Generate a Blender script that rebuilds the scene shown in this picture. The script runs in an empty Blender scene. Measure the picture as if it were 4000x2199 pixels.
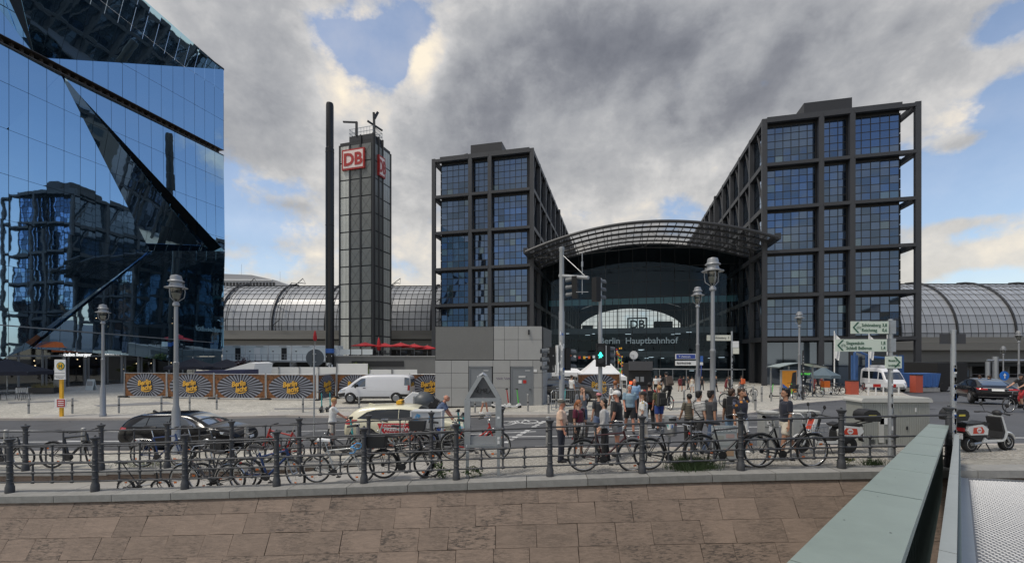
import bpy, bmesh, math, random
from math import sin, cos, tan, pi, radians, sqrt, atan2, hypot, floor, ceil
from mathutils import Vector, Matrix, Euler, noise
from mathutils.bvhtree import BVHTree
random.seed(7)
S = bpy.context.scene
COL = S.collection
V = Vector
# ------------------------------------------------------------------ camera
F, CX, HY, CZ = 1100.0, 1288.0, 895.0, 3.1      # focal, centre column, horizon row (photo at 2576 wide), eye height
cam = bpy.data.cameras.new('camera')
cam.sensor_width = 36.0
cam.lens = 36.0 * F / 2576.0
cam.shift_y = (HY - 708.0) / 2576.0
cam.clip_start = 0.05
cam.clip_end = 4000
camo = bpy.data.objects.new('camera', cam)
COL.objects.link(camo)
camo.location = (0, 0, CZ)
camo.rotation_euler = (pi / 2, 0, 0)
S.camera = camo
# ------------------------------------------------------------------ world: physical sky with procedural clouds
world = bpy.data.worlds.new('World')
S.world = world
world.use_nodes = True
SUN_AZ, SUN_EL = radians(-115), radians(63)      # sun stands front left behind cloud
class NT:
 def __init__(s, nt):
  s.nt = nt
  nt.nodes.clear()
 def n(s, t, **kw):
  x = s.nt.nodes.new(t)
  for k, v in kw.items():
   setattr(x, k, v)
  return x
 def put(s, sock, v):
  if isinstance(v, bpy.types.NodeSocket):
   s.nt.links.new(v, sock)
  elif v is not None:
   sock.default_value = v
 def m(s, op, a, b=None, c=None, clamp=False):
  x = s.n('ShaderNodeMath', operation=op, use_clamp=clamp)
  s.put(x.inputs[0], a); s.put(x.inputs[1], b); s.put(x.inputs[2], c)
  return x.outputs[0]
 def v(s, op, a, b=None):
  x = s.n('ShaderNodeVectorMath', operation=op)
  s.put(x.inputs[0], a); s.put(x.inputs[1], b)
  return x.outputs['Value'] if op in ('DOT_PRODUCT', 'LENGTH') else x.outputs[0]
 def noise(s, vec, scale, detail=6, rough=.55, dist=0.0, lac=2.0):
  x = s.n('ShaderNodeTexNoise')
  s.put(x.inputs['Vector'], vec)
  for k, v in (('Scale', scale), ('Detail', detail), ('Roughness', rough), ('Distortion', dist), ('Lacunarity', lac)):
   x.inputs[k].default_value = v
  return x.outputs['Fac']
 def ramp(s, fac, stops, interp='LINEAR'):
  x = s.n('ShaderNodeValToRGB')
  x.color_ramp.interpolation = interp
  e = x.color_ramp.elements
  while len(e) < len(stops):
   e.new(.5)
  for i, (p, c) in enumerate(stops):
   e[i].position = p
   e[i].color = (*c, 1) if len(c) == 3 else c
  s.put(x.inputs[0], fac)
  return x.outputs[0]
 def mix(s, fac, a, b, blend='MIX'):
  x = s.n('ShaderNodeMix', data_type='RGBA', blend_type=blend)
  s.put(x.inputs[0], fac)
  s.put(x.inputs[6], (*a, 1) if isinstance(a, tuple) and len(a) == 3 else a)
  s.put(x.inputs[7], (*b, 1) if isinstance(b, tuple) and len(b) == 3 else b)
  return x.outputs[2]
 def sstep(s, x, a, b):
  t = s.m('DIVIDE', s.m('SUBTRACT', x, a), b - a, clamp=True)
  y = s.n('ShaderNodeMapRange', interpolation_type='SMOOTHSTEP')
  s.put(y.inputs[0], t)
  return y.outputs[0]
def pix_dir(u, v):
 return V(((u - CX) / F, 1, (HY - v) / F)).normalized()
DENS = [
 (930, 130, 85, 60, -.55), (1015, 50, 70, 60, -.30), (985, 175, 36, 45, -.36), (860, 95, 50, 30, -.25), (2530, 80, 100, 60, -.42), (2540, 280, 130, 90, -.36), (2440, 480, 150, 70, -.30),
 (1705, 510, 60, 40, -.2), (720, 465, 100, 26, -.2), (640, 650, 150, 36, -.12),
 (1500, 180, 480, 190, .32), (680, 250, 170, 240, .26), (2050, 130, 300, 180, .25), (1250, 430, 450, 120, .2), (2000, 420, 250, 90, .14),
 (2480, 640, 130, 42, .5), (2250, 260, 260, 110, .3), (2420, 170, 170, 60, .26), (2300, 60, 120, 60, .2), (2480, 420, 160, 36, .15), (2420, 560, 150, 30, .2), (1850, 380, 120, 60, .2), (2440, 350, 70, 26, .3), (2390, 290, 100, 50, .2), (2450, 560, 60, 20, .15)]
DARK = [
 (1560, 130, 360, 110, .50), (1850, 280, 250, 90, .42), (1200, 290, 190, 90, .26), (1380, 90, 180, 80, .12), (1130, 360, 170, 50, .12),
 (640, 300, 140, 170, .24), (1250, 420, 200, 60, .10), (700, 525, 110, 22, .14), (742, 517, 40, 12, .18), (2440, 350, 60, 22, .22),
 (620, 612, 140, 22, .28), (700, 570, 160, 14, -.12), (900, 640, 160, 18, -.12), (1150, 540, 160, 26, .10), (1500, 450, 80, 30, .12), (2050, 60, 90, 60, .04),
 (1070, 170, 50, 110, -.36), (860, 230, 100, 60, -.32), (1790, 410, 140, 50, -.18), (640, 460, 150, 36, -.12), (2480, 640, 120, 40, -.16),
 (1450, 530, 300, 40, -.1), (840, 80, 80, 50, -.18), (1930, 330, 60, 40, -.12), (1870, 130, 60, 50, -.12), (2330, 240, 90, 60, -.08)]
CRAMP = [(0.0, (.82, .735, .60)), (.14, (.67, .62, .555)), (.28, (.50, .497, .50)), (.46, (.36, .367, .385)), (.62, (.285, .295, .32)), (.80, (.195, .205, .235)), (1.0, (.14, .15, .18))]
def build_world():
 w = NT(world.node_tree)
 d = w.n('ShaderNodeTexCoord').outputs['Generated']
 def blob(u, v, su, sv):
  c = pix_dir(u, v)
  az = V((c.y, -c.x, 0)).normalized()
  up = c.cross(az).normalized()
  if up.z < 0:
   up = -up
  k = F / hypot(hypot((u - CX), F), (v - HY))
  x = w.n('ShaderNodeMapping', vector_type='POINT')      # rotate the direction so that y looks at the cloud, then stretch
  x.inputs['Rotation'].default_value = Matrix((az, c, up)).to_euler()
  w.put(x.inputs[0], d)
  e = w.v('MULTIPLY', x.outputs[0], (F / su / k, 0, F / sv / k))
  return w.m('EXPONENT', w.m('MULTIPLY', w.v('DOT_PRODUCT', e, e), -1.0))
 yz = w.n('ShaderNodeSeparateXYZ')
 w.put(yz.inputs[0], d)
 front = w.sstep(yz.outputs[1], -.05, .4)
 def total(lst, base):
  acc = 0.0
  for (u, v, su, sv, wt) in lst:
   acc = w.m('MULTIPLY_ADD', blob(u, v, su, sv), wt, acc)
  return w.m('MULTIPLY_ADD', acc, front, base)
 dz = w.v('MULTIPLY', d, (1, 1, 1.35))
 n1 = w.noise(dz, 4.2, 9, .58, .12)
 sd = V((-.75, .25, .75))
 n2 = w.noise(w.v('ADD', dz, tuple(sd * .05)), 4.2, 9, .58, .12)
 n3 = w.noise(dz, 11.0, 7, .62, .2)
 right = w.m('POWER', w.m('MAXIMUM', w.v('DOT_PRODUCT', d, tuple(V((1, -.12, .3)).normalized())), 0.0), 2.6)
 base = w.m('MULTIPLY_ADD', w.m('SUBTRACT', n1, .5), 1.55, .60)
 base = w.m('MULTIPLY_ADD', right, -.55, base)
 base = w.m('MULTIPLY_ADD', w.m('SUBTRACT', n3, .5), .50, base)
 dens = total(DENS, base)
 alpha = w.sstep(dens, .34, .60)
 relief = w.m('MULTIPLY', w.m('SUBTRACT', n2, n1), 1.1)        # faces turned to the sun are thinner, brighter
 dark = total(DARK, w.m('MULTIPLY_ADD', w.m('SUBTRACT', dens, .5), .20, .32))
 dark = w.m('ADD', dark, relief)
 n4 = w.noise(w.v('ADD', dz, tuple(sd * .022)), 11.0, 7, .62, .2)
 dark = w.m('MULTIPLY_ADD', w.m('SUBTRACT', n3, .5), .26, dark)
 dark = w.m('MULTIPLY_ADD', w.m('SUBTRACT', n4, n3), .6, dark)
 ccol = w.ramp(dark, CRAMP)
 alpha = w.m('MAXIMUM', alpha, w.m('MULTIPLY_ADD', right, -.2, .22, clamp=True))
 # low haze band above the horizon
 z = w.n('ShaderNodeSeparateXYZ')
 w.put(z.inputs[0], d)
 hz = w.m('EXPONENT', w.m('MULTIPLY', w.m('MAXIMUM', z.outputs[2], 0.0), -7.5))
 ccol = w.mix(w.m('MULTIPLY', hz, .85), ccol, (.84, .79, .66))
 alpha = w.m('MAXIMUM', alpha, w.m('MULTIPLY', hz, .62))
 sky = w.n('ShaderNodeTexSky', sky_type='NISHITA')
 sky.sun_disc = False
 sky.sun_elevation = SUN_EL
 sky.sun_rotation = SUN_AZ
 sky.air_density = 1.0
 sky.dust_density = 1.0
 b1 = w.n('ShaderNodeBackground')
 w.put(b1.inputs[0], sky.outputs[0])
 b1.inputs[1].default_value = .15
 b2 = w.n('ShaderNodeBackground')
 w.put(b2.inputs[0], ccol)
 b2.inputs[1].default_value = 1.06
 mx = w.n('ShaderNodeMixShader')
 w.put(mx.inputs[0], alpha)
 w.nt.links.new(b1.outputs[0], mx.inputs[1])
 w.nt.links.new(b2.outputs[0], mx.inputs[2])
 o = w.n('ShaderNodeOutputWorld')
 w.nt.links.new(mx.outputs[0], o.inputs[0])
build_world()
# ------------------------------------------------------------------ sun behind thin cloud: soft and weak
sun = bpy.data.lights.new('sun', 'SUN')
sun.energy = 1.9
sun.angle = radians(11)
sun.color = (1.0, .93, .82)
suno = bpy.data.objects.new('sun', sun)
COL.objects.link(suno)
suno.rotation_euler = (V((sin(SUN_AZ) * cos(SUN_EL), cos(SUN_AZ) * cos(SUN_EL), sin(SUN_EL)))).to_track_quat('Z', 'Y').to_euler()
S.view_settings.view_transform = 'Standard'
S.view_settings.look = 'None'
S.view_settings.exposure = 0.20
S.view_settings.gamma = 1
S.view_settings.use_curve_mapping = False
# ------------------------------------------------------------------ helpers
def sm(x, a, b):
 t = max(0., min(1., (x - a) / (b - a)))
 return t * t * (3 - 2 * t)
def G(x, y):
 """height of the paved ground: it rises towards the bridge on the right and falls away towards the station"""
 z = .036 * (sm(x, -16, 15) * 31 - 15.5) * .93 * (1 - sm(y, 22, 33))
 z -= 2.1 * max(0., min(1., (y - 30) / 46.)) * sm(x, -36, -14)
 return z
def W(u, v, d):
 return V(((u - CX) / F * d, d, CZ - (v - HY) / F * d))
def GD(u, d, dz=0.):
 x = (u - CX) / F * d
 return V((x, d, G(x, d) + dz))
def GP(u, v):
 d = 20.
 for _ in range(60):
  z = G((u - CX) / F * d, d)
  d = d * .5 + .5 * min(140., (CZ - z) * F / max(4., v - HY))
 return GD(u, d)
def YQ(x):
 return 11.0 - .05 * x - .0012 * x * x
MATS = {}
def pm(name, col, rough=.55, metal=0., var=.12, scale=6., bump=0., bscale=40., coat=0., spec=.5, rvar=.1, streak=None, oi=0., emit=0.):
 """procedural paint/metal/stone: colour broken by two noises, uneven gloss, optional relief"""
 if name in MATS:
  return MATS[name]
 m = bpy.data.materials.new(name)
 m.use_nodes = True
 w = NT(m.node_tree)
 tc = w.n('ShaderNodeTexCoord').outputs['Object']
 if streak:
  tc = w.v('MULTIPLY', tc, streak)
 a = w.noise(tc, scale, 5, .6)
 b = w.noise(tc, scale * 7.3, 3, .6)
 f = w.m('ADD', w.m('MULTIPLY', w.m('SUBTRACT', a, .5), 2.2 * var), w.m('MULTIPLY', w.m('SUBTRACT', b, .5), .9 * var))
 f = w.m('ADD', f, 1.0)
 if oi:
  r = w.n('ShaderNodeObjectInfo').outputs['Random']
  f = w.m('ADD', f, w.m('MULTIPLY', w.m('SUBTRACT', r, .5), oi))
 c = w.v('SCALE', col)
 c.node.inputs['Scale'].default_value = 1
 w.put(c.node.inputs['Scale'], f)
 p = w.n('ShaderNodeBsdfPrincipled')
 w.put(p.inputs['Base Color'], c)
 w.put(p.inputs['Roughness'], w.m('ADD', w.m('MULTIPLY', w.m('SUBTRACT', a, .5), rvar * 2), rough, clamp=True))
 p.inputs['Metallic'].default_value = metal
 p.inputs['Coat Weight'].default_value = coat
 p.inputs['Coat Roughness'].default_value = .04
 p.inputs['Specular IOR Level'].default_value = spec
 if emit:
  p.inputs['Emission Color'].default_value = (*col, 1)
  p.inputs['Emission Strength'].default_value = emit
 if bump:
  bn = w.n('ShaderNodeBump')
  bn.inputs['Strength'].default_value = bump
  bn.inputs['Distance'].default_value = .01
  w.put(bn.inputs['Height'], w.noise(tc, bscale, 4, .6))
  w.put(p.inputs['Normal'], bn.outputs[0])
 o = w.n('ShaderNodeOutputMaterial')
 w.nt.links.new(p.outputs[0], o.inputs[0])
 MATS[name] = m
 return m
def glassmat(name, tint, refl, dark, rough=.02, trans=None, bump=0., bscale=.6, oi=.0, ior=1.5):
 """window glass: a mirror of the given tint over either a dark room or a see-through tint"""
 if name in MATS:
  return MATS[name]
 m = bpy.data.materials.new(name)
 m.use_nodes = True
 w = NT(m.node_tree)
 tc = w.n('ShaderNodeTexCoord').outputs['Object']
 gl = w.n('ShaderNodeBsdfGlossy')
 gl.inputs['Color'].default_value = (*tint, 1)
 gl.inputs['Roughness'].default_value = rough
 if trans:
  di = w.n('ShaderNodeBsdfTransparent')
  di.inputs['Color'].default_value = (*trans, 1)
 else:
  di = w.n('ShaderNodeBsdfDiffuse')
  if oi:
   r = w.n('ShaderNodeObjectInfo').outputs['Random']
   w.put(di.inputs['Color'], w.ramp(r, [(0, tuple(x * .4 for x in dark)), (.7, dark), (1, tuple(x * (1 + 6 * oi) for x in dark))]))
  else:
   w.put(di.inputs['Color'], w.mix(w.noise(tc, .5, 3), tuple(x * .4 for x in dark), tuple(x * 1.6 for x in dark)))
 fr = w.n('ShaderNodeFresnel')
 fr.inputs[0].default_value = ior
 fac = w.m('ADD', w.m('MULTIPLY', fr.outputs[0], 1 - refl), refl, clamp=True)
 if bump:
  bn = w.n('ShaderNodeBump')
  bn.inputs['Strength'].default_value = bump
  bn.inputs['Distance'].default_value = .1
  w.put(bn.inputs['Height'], w.noise(tc, bscale, 2, .5))
  w.put(gl.inputs['Normal'], bn.outputs[0])
 mx = w.n('ShaderNodeMixShader')
 w.put(mx.inputs[0], fac)
 w.nt.links.new(di.outputs[0], mx.inputs[1])
 w.nt.links.new(gl.outputs[0], mx.inputs[2])
 o = w.n('ShaderNodeOutputMaterial')
 w.nt.links.new(mx.outputs[0], o.inputs[0])
 MATS[name] = m
 return m
class MB:
 """collects solids and links them as one mesh object"""
 def __init__(s):
  s.bm = bmesh.new()
  s.mi = 0
 def _f(s, vs):
  try:
   f = s.bm.faces.new(vs)
   f.material_index = s.mi
   return f
  except ValueError:
   return None
 def verts(s, pts):
  return [s.bm.verts.new(p) for p in pts]
 def poly(s, pts):
  return s._f(s.verts(pts))
 def box(s, c, sz, M=None, rz=0.):
  hx, hy, hz = sz[0] / 2, sz[1] / 2, sz[2] / 2
  R = Matrix.Rotation(rz, 3, 'Z') if rz else None
  P = []
  for z in (-hz, hz):
   for x, y in ((-hx, -hy), (hx, -hy), (hx, hy), (-hx, hy)):
    p = V((x, y, z))
    if R:
     p = R @ p
    p = p + V(c)
    P.append(M @ p if M else p)
  v = s.verts(P)
  for q in ((3, 2, 1, 0), (4, 5, 6, 7), (0, 1, 5, 4), (1, 2, 6, 5), (2, 3, 7, 6), (3, 0, 4, 7)):
   s._f([v[i] for i in q])
  return s
 def bar(s, a, b, w, h=None, up=(0, 0, 1)):
  """box-section bar from a to b"""
  a, b = V(a), V(b)
  h = h or w
  t = (b - a).normalized()
  x = t.cross(V(up))
  if x.length < 1e-4:
   x = V((1, 0, 0))
  x.normalize()
  y = x.cross(t).normalized()
  P = []
  for p in (a, b):
   for i, j in ((-1, -1), (1, -1), (1, 1), (-1, 1)):
    P.append(p + x * (i * w / 2) + y * (j * h / 2))
  v = s.verts(P)
  for q in ((3, 2, 1, 0), (4, 5, 6, 7), (0, 1, 5, 4), (1, 2, 6, 5), (2, 3, 7, 6), (3, 0, 4, 7)):
   s._f([v[i] for i in q])
  return s
 def tube(s, pts, r, n=8, closed=False, flat=None):
  pts = [V(p) for p in pts]
  N = len(pts)
  rs = r if isinstance(r, (list, tuple)) else [r] * N
  rings = []
  px = None
  for i, p in enumerate(pts):
   if closed:
    t = pts[(i + 1) % N] - pts[i - 1]
   else:
    t = pts[min(i + 1, N - 1)] - pts[max(i - 1, 0)]
   t = t.normalized() if t.length > 1e-9 else V((0, 0, 1))
   if px is None:
    px = t.cross(V((0, 0, 1)))
    if px.length < 1e-3:
     px = t.cross(V((0, 1, 0)))
   px = (px - t * px.dot(t)).normalized()
   py = t.cross(px)
   k = flat if flat else 1.
   rings.append(s.verts([p + px * (cos(2 * pi * j / n) * rs[i]) + py * (sin(2 * pi * j / n) * rs[i] * k) for j in range(n)]))
  for i in range(N if closed else N - 1):
   a, b = rings[i], rings[(i + 1) % N]
   for j in range(n):
    s._f([a[j], a[(j + 1) % n], b[(j + 1) % n], b[j]])
  if not closed:
   s._f(rings[0][::-1])
   s._f(rings[-1])
  return s
 def lathe(s, prof, n=12, M=None, sx=1., sy=1.):
  rings = []
  for (r, z) in prof:
   P = [V((cos(2 * pi * j / n) * max(r, 1e-4) * sx, sin(2 * pi * j / n) * max(r, 1e-4) * sy, z)) for j in range(n)]
   rings.append(s.verts([M @ p if M else p for p in P]))
  for a, b in zip(rings, rings[1:]):
   for j in range(n):
    s._f([a[j], a[(j + 1) % n], b[(j + 1) % n], b[j]])
  s._f(rings[0][::-1])
  s._f(rings[-1])
  return s
 def prism(s, poly, y0, y1, M=None):
  """polygon in the x-z plane pushed from y0 to y1"""
  A = [V((x, y0, z)) for x, z in poly]
  B = [V((x, y1, z)) for x, z in poly]
  if M:
   A = [M @ p for p in A]
   B = [M @ p for p in B]
  a, b = s.verts(A), s.verts(B)
  n = len(poly)
  s._f(a)
  s._f(b[::-1])
  for i in range(n):
   s._f([a[i], b[i], b[(i + 1) % n], a[(i + 1) % n]])
  return s
 def ell(s, c, r, nu=12, nv=8, M=None):
  if not isinstance(r, (tuple, list)):
   r = (r, r, r)
  c = V(c)
  rings = []
  for i in range(1, nv):
   t = pi * i / nv
   P = [V((sin(t) * cos(2 * pi * j / nu) * r[0], sin(t) * sin(2 * pi * j / nu) * r[1], cos(t) * r[2])) + c for j in range(nu)]
   rings.append(s.verts([M @ p if M else p for p in P]))
  top, bot = c + V((0, 0, r[2])), c - V((0, 0, r[2]))
  t_, b_ = s.verts([M @ top if M else top, M @ bot if M else bot])
  for a, b in zip(rings, rings[1:]):
   for j in range(nu):
    s._f([a[j], b[j], b[(j + 1) % nu], a[(j + 1) % nu]])
  for j in range(nu):
   s._f([t_, rings[0][j], rings[0][(j + 1) % nu]])
   s._f([b_, rings[-1][(j + 1) % nu], rings[-1][j]])
  return s
 def grid(s, P):
  R = [s.verts(r) for r in P]
  for a, b in zip(R, R[1:]):
   for j in range(len(a) - 1):
    s._f([a[j], a[j + 1], b[j + 1], b[j]])
  return s
 def mesh(s, name, mats, smooth=None, bev=0., seg=2, norm=True):
  if bev:
   es = [e for e in s.bm.edges if len(e.link_faces) == 2 and e.calc_face_angle(0) > .5]
   bmesh.ops.bevel(s.bm, geom=es, offset=bev, segments=seg, affect='EDGES', profile=.6)
  if norm:
   bmesh.ops.recalc_face_normals(s.bm, faces=s.bm.faces)
  me = bpy.data.meshes.new(name)
  s.bm.to_mesh(me)
  s.bm.free()
  for m in (mats if isinstance(mats, (list, tuple)) else [mats]):
   me.materials.append(m)
  if smooth is not None:
   me.polygons.foreach_set('use_smooth', [True] * len(me.polygons))
   me.set_sharp_from_angle(angle=radians(smooth))
  return me
 def build(s, name, mats, parent=None, smooth=None, bev=0., seg=2, norm=True, label=None):
  return link(name, s.mesh(name, mats, smooth, bev, seg, norm), parent, label)
def link(name, me, parent=None, label=None, loc=None):
 o = bpy.data.objects.new(name, me)
 COL.objects.link(o)
 if parent:
  o.parent = parent
 if label:
  o['label'] = label
 if loc is not None:
  o.location = loc
 return o
def thing(name, label, cat, loc=(0, 0, 0), rz=0., group=None, sc=1., tilt=(0, 0)):
 o = bpy.data.objects.new(name, None)
 COL.objects.link(o)
 o.location = loc
 o.rotation_euler = (tilt[0], tilt[1], rz)
 o.scale = (sc, sc, sc)
 o.empty_display_size = .2
 return tag(o, label, cat, group)
def tag(o, label, cat, group=None):
 o['label'] = label
 o['category'] = cat
 if group:
  o['group'] = group
 return o
def struct(o, kind='structure'):
 o['kind'] = kind
 return o
def dup(root, loc=None, rz=None, label=None, group=None, sc=None):
 def cp(o, par):
  c = o.copy()
  COL.objects.link(c)
  if par:
   c.parent = par
  for ch in o.children:
   cp(ch, c)
  return c
 r = cp(root, None)
 if loc is not None:
  r.location = loc
 if rz is not None:
  r.rotation_euler.z = rz
 if sc:
  r.scale = (sc, sc, sc)
 if label:
  r['label'] = label
 if group:
  r['group'] = group
 return r
TMP = bpy.data.scenes.new('tmp_eval')
def evalmesh(o, mods):
 """bake modifiers of a temporary object"""
 TMP.collection.objects.link(o)
 for t, kw in mods:
  m = o.modifiers.new(t, t)
  for k, v in kw.items():
   setattr(m, k, v)
 with bpy.context.temp_override(scene=TMP, view_layer=TMP.view_layers[0]):
  dg = bpy.context.evaluated_depsgraph_get()
  dg.update()
 me = bpy.data.meshes.new_from_object(o.evaluated_get(dg))
 TMP.collection.objects.unlink(o)
 od = o.data
 bpy.data.objects.remove(o)
 return me
TXT = {}
def text(s, h, mat, parent, M, depth=.004, name='lettering', align='LEFT', shear=0., sx=1., bold=0.):
 """lettering with cap height h lying in the x-z plane of M, facing -y"""
 k = (s, depth / h, align, shear, bold)
 if k not in TXT:
  c = bpy.data.curves.new('txt', 'FONT')
  c.body = s
  c.size = 1.0
  c.align_x = align
  c.shear = shear
  c.extrude = depth / h * .7
  c.offset = bold
  c.resolution_u = 3
  c.space_line = .85
  o = bpy.data.objects.new('txt', c)
  TXT[k] = evalmesh(o, [])
  bpy.data.curves.remove(c)
 me = TXT[k].copy()
 sc = h / .7
 T = M @ Matrix.Rotation(pi / 2, 4, 'X') @ Matrix.Diagonal((sc * sx, sc, sc, 1))
 me.transform(T)
 me.name = name
 me.materials.clear()
 me.materials.append(mat)
 return link(name, me, parent)
T_ = Matrix.Translation
def RZ(a):
 return Matrix.Rotation(a, 4, 'Z')
# shared materials
M_dark = pm('dark_steel', (.035, .036, .04), .45, .3)
M_black = pm('black_rubber', (.016, .016, .017), .7, 0)
M_galv = pm('galvanised_steel', (.40, .42, .44), .42, .6, .18, 9)
M_white = pm('white_paint', (.78, .78, .77), .4, 0, .06)
M_grey = pm('grey_paint', (.30, .31, .32), .5, 0, .1)
M_chrome = pm('bright_metal', (.62, .62, .62), .25, .9)
M_rail = pm('grey_black_iron_paint', (.058, .06, .066), .5, .1, .25, 14, .3, 90)
M_conc = pm('concrete', (.30, .30, .295), .8, 0, .16, 3, .4, 60)
M_red = pm('red_paint', (.45, .025, .02), .4)
M_orange = pm('orange_plastic', (.75, .17, .02), .45)
M_yellow = pm('yellow_paint', (.80, .42, .02), .45)
M_blue = pm('blue_paint', (.04, .13, .42), .45)
M_teal = pm('teal_plastic', (.05, .42, .42), .4)
M_green = pm('green_plastic', (.10, .55, .08), .4)
# ================================================================== SETTING: ground, road, pavements, quay
from mathutils.geometry import delaunay_2d_cdt
def cobblemat(name, col, cell=9., edge=.035, var=.35, dirt=(.16, .145, .12)):
 m = bpy.data.materials.new(name)
 m.use_nodes = True
 w = NT(m.node_tree)
 tc = w.n('ShaderNodeTexCoord').outputs['Object']
 wob = w.v('ADD', tc, w.v('SCALE', w.n('ShaderNodeTexNoise').outputs['Color']))
 x = w.n('ShaderNodeTexVoronoi', feature='DISTANCE_TO_EDGE')
 x.inputs['Scale'].default_value = cell
 w.put(x.inputs['Vector'], tc)
 y = w.n('ShaderNodeTexVoronoi')
 y.inputs['Scale'].default_value = cell
 w.put(y.inputs['Vector'], tc)
 sp = w.n('ShaderNodeSeparateColor')
 w.put(sp.inputs[0], y.outputs['Color'])
 big = w.noise(tc, .35, 6, .65)
 mid = w.noise(tc, 2.3, 5, .6)
 f = w.m('ADD', w.m('MULTIPLY', w.m('SUBTRACT', sp.outputs[0], .5), var), 1.0)
 f = w.m('ADD', f, w.m('MULTIPLY', w.m('SUBTRACT', big, .5), .9))
 f = w.m('ADD', f, w.m('MULTIPLY', w.m('SUBTRACT', mid, .5), .5))
 sc = w.v('SCALE', col)
 w.put(sc.node.inputs['Scale'], f)
 jo = w.sstep(x.outputs['Distance'], .0, edge)
 c = w.mix(jo, dirt, sc)
 p = w.n('ShaderNodeBsdfPrincipled')
 w.put(p.inputs['Base Color'], c)
 p.inputs['Roughness'].default_value = .8
 bn = w.n('ShaderNodeBump')
 bn.inputs['Strength'].default_value = .6
 bn.inputs['Distance'].default_value = .02
 w.put(bn.inputs['Height'], w.m('MINIMUM', x.outputs['Distance'], .12))
 w.put(p.inputs['Normal'], bn.outputs[0])
 o = w.n('ShaderNodeOutputMaterial')
 w.nt.links.new(p.outputs[0], o.inputs[0])
 return m
def asphaltmat():
 m = bpy.data.materials.new('asphalt')
 m.use_nodes = True
 w = NT(m.node_tree)
 tc = w.n('ShaderNodeTexCoord').outputs['Object']
 a = w.noise(w.v('MULTIPLY', tc, (.25, 1.6, 1)), .8, 6, .65)
 b = w.noise(tc, 60, 3, .7)
 c = w.noise(tc, .25, 4, .6)
 f = w.m('ADD', w.m('MULTIPLY', w.m('SUBTRACT', a, .5), .9), w.m('MULTIPLY', w.m('SUBTRACT', b, .5), .7))
 f = w.m('ADD', w.m('ADD', f, w.m('MULTIPLY', w.m('SUBTRACT', c, .5), 1.1)), 1.0)
 sc = w.v('SCALE', (.092, .094, .1))
 w.put(sc.node.inputs['Scale'], f)
 x = w.n('ShaderNodeTexVoronoi', feature='DISTANCE_TO_EDGE')
 x.inputs['Scale'].default_value = .22
 w.put(x.inputs['Vector'], w.v('ADD', tc, w.v('SCALE', (1, 1, 1))))
 p = w.n('ShaderNodeBsdfPrincipled')
 w.put(p.inputs['Base Color'], w.mix(w.sstep(x.outputs['Distance'], .0, .006), (.045, .045, .048), sc))
 w.put(p.inputs['Roughness'], w.m('ADD', w.m('MULTIPLY', a, .3), .55))
 bn = w.n('ShaderNodeBump')
 bn.inputs['Strength'].default_value = .25
 bn.inputs['Distance'].default_value = .005
 w.put(bn.inputs['Height'], b)
 w.put(p.inputs['Normal'], bn.outputs[0])
 o = w.n('ShaderNodeOutputMaterial')
 w.nt.links.new(p.outputs[0], o.inputs[0])
 return m
M_asph = asphaltmat()
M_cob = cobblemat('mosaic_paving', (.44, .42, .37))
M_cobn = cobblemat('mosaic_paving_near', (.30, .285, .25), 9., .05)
M_slab = pm('granite_slab', (.36, .345, .32), .7, 0, .14, 2.5, .2, 50, oi=.15)
M_kerb = pm('kerb_granite', (.42, .38, .34), .7, 0, .2, 5, .2, 50, oi=.2)
M_cope = pm('coping_stone', (.27, .265, .25), .8, 0, .3, 4, .5, 50, oi=.3)
M_mark = pm('road_marking_paint', (.55, .55, .54), .6, 0, .35, 9)
def sheet(name, poly, zf, mat, step=2., skirt=0., parent=None):
 xs = [p[0] for p in poly]; ys = [p[1] for p in poly]
 pts = [V(p) for p in poly]
 n = len(pts)
 # densify edges
 dense = []
 for i in range(n):
  a, b = pts[i], pts[(i + 1) % n]
  k = max(1, int((b - a).length / step))
  for j in range(k):
   dense.append(a.lerp(b, j / k))
 nb = len(dense)
 edges = [(i, (i + 1) % nb) for i in range(nb)]
 extra = []
 y = min(ys) + step * .5
 while y < max(ys):
  x = min(xs) + step * .5
  while x < max(xs):
   extra.append(V((x + .01 * sin(y), y)))
   x += step
  y += step
 vo, eo, fo, *_ = delaunay_2d_cdt(dense + extra, edges, [], 1, 1e-5)
 mb = MB()
 vv = mb.verts([(p.x, p.y, zf(p.x, p.y)) for p in vo])
 for f in fo:
  mb._f([vv[i] for i in f])
 loose = [v for v in mb.bm.verts if not v.link_faces]
 for v in loose:
  mb.bm.verts.remove(v)
 bmesh.ops.recalc_face_normals(mb.bm, faces=mb.bm.faces)
 up = sum(f.normal.z for f in mb.bm.faces)
 if up < 0:
  bmesh.ops.reverse_faces(mb.bm, faces=mb.bm.faces)
 if skirt:
  be = [e for e in mb.bm.edges if len(e.link_faces) == 1]
  for e in be:
   a, b = e.verts
   c, d = mb.verts([b.co - V((0, 0, skirt)), a.co - V((0, 0, skirt))])
   mb._f([a, b, c, d])
 return struct(mb.build(name, mat, parent, norm=False))
KERB = .12
def zroad(x, y):
 return G(x, y) - KERB
def zground(x, y):
 return zroad(x, y) - (.6 if x < -2.6 and y < 13.7 else 0)
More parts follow.
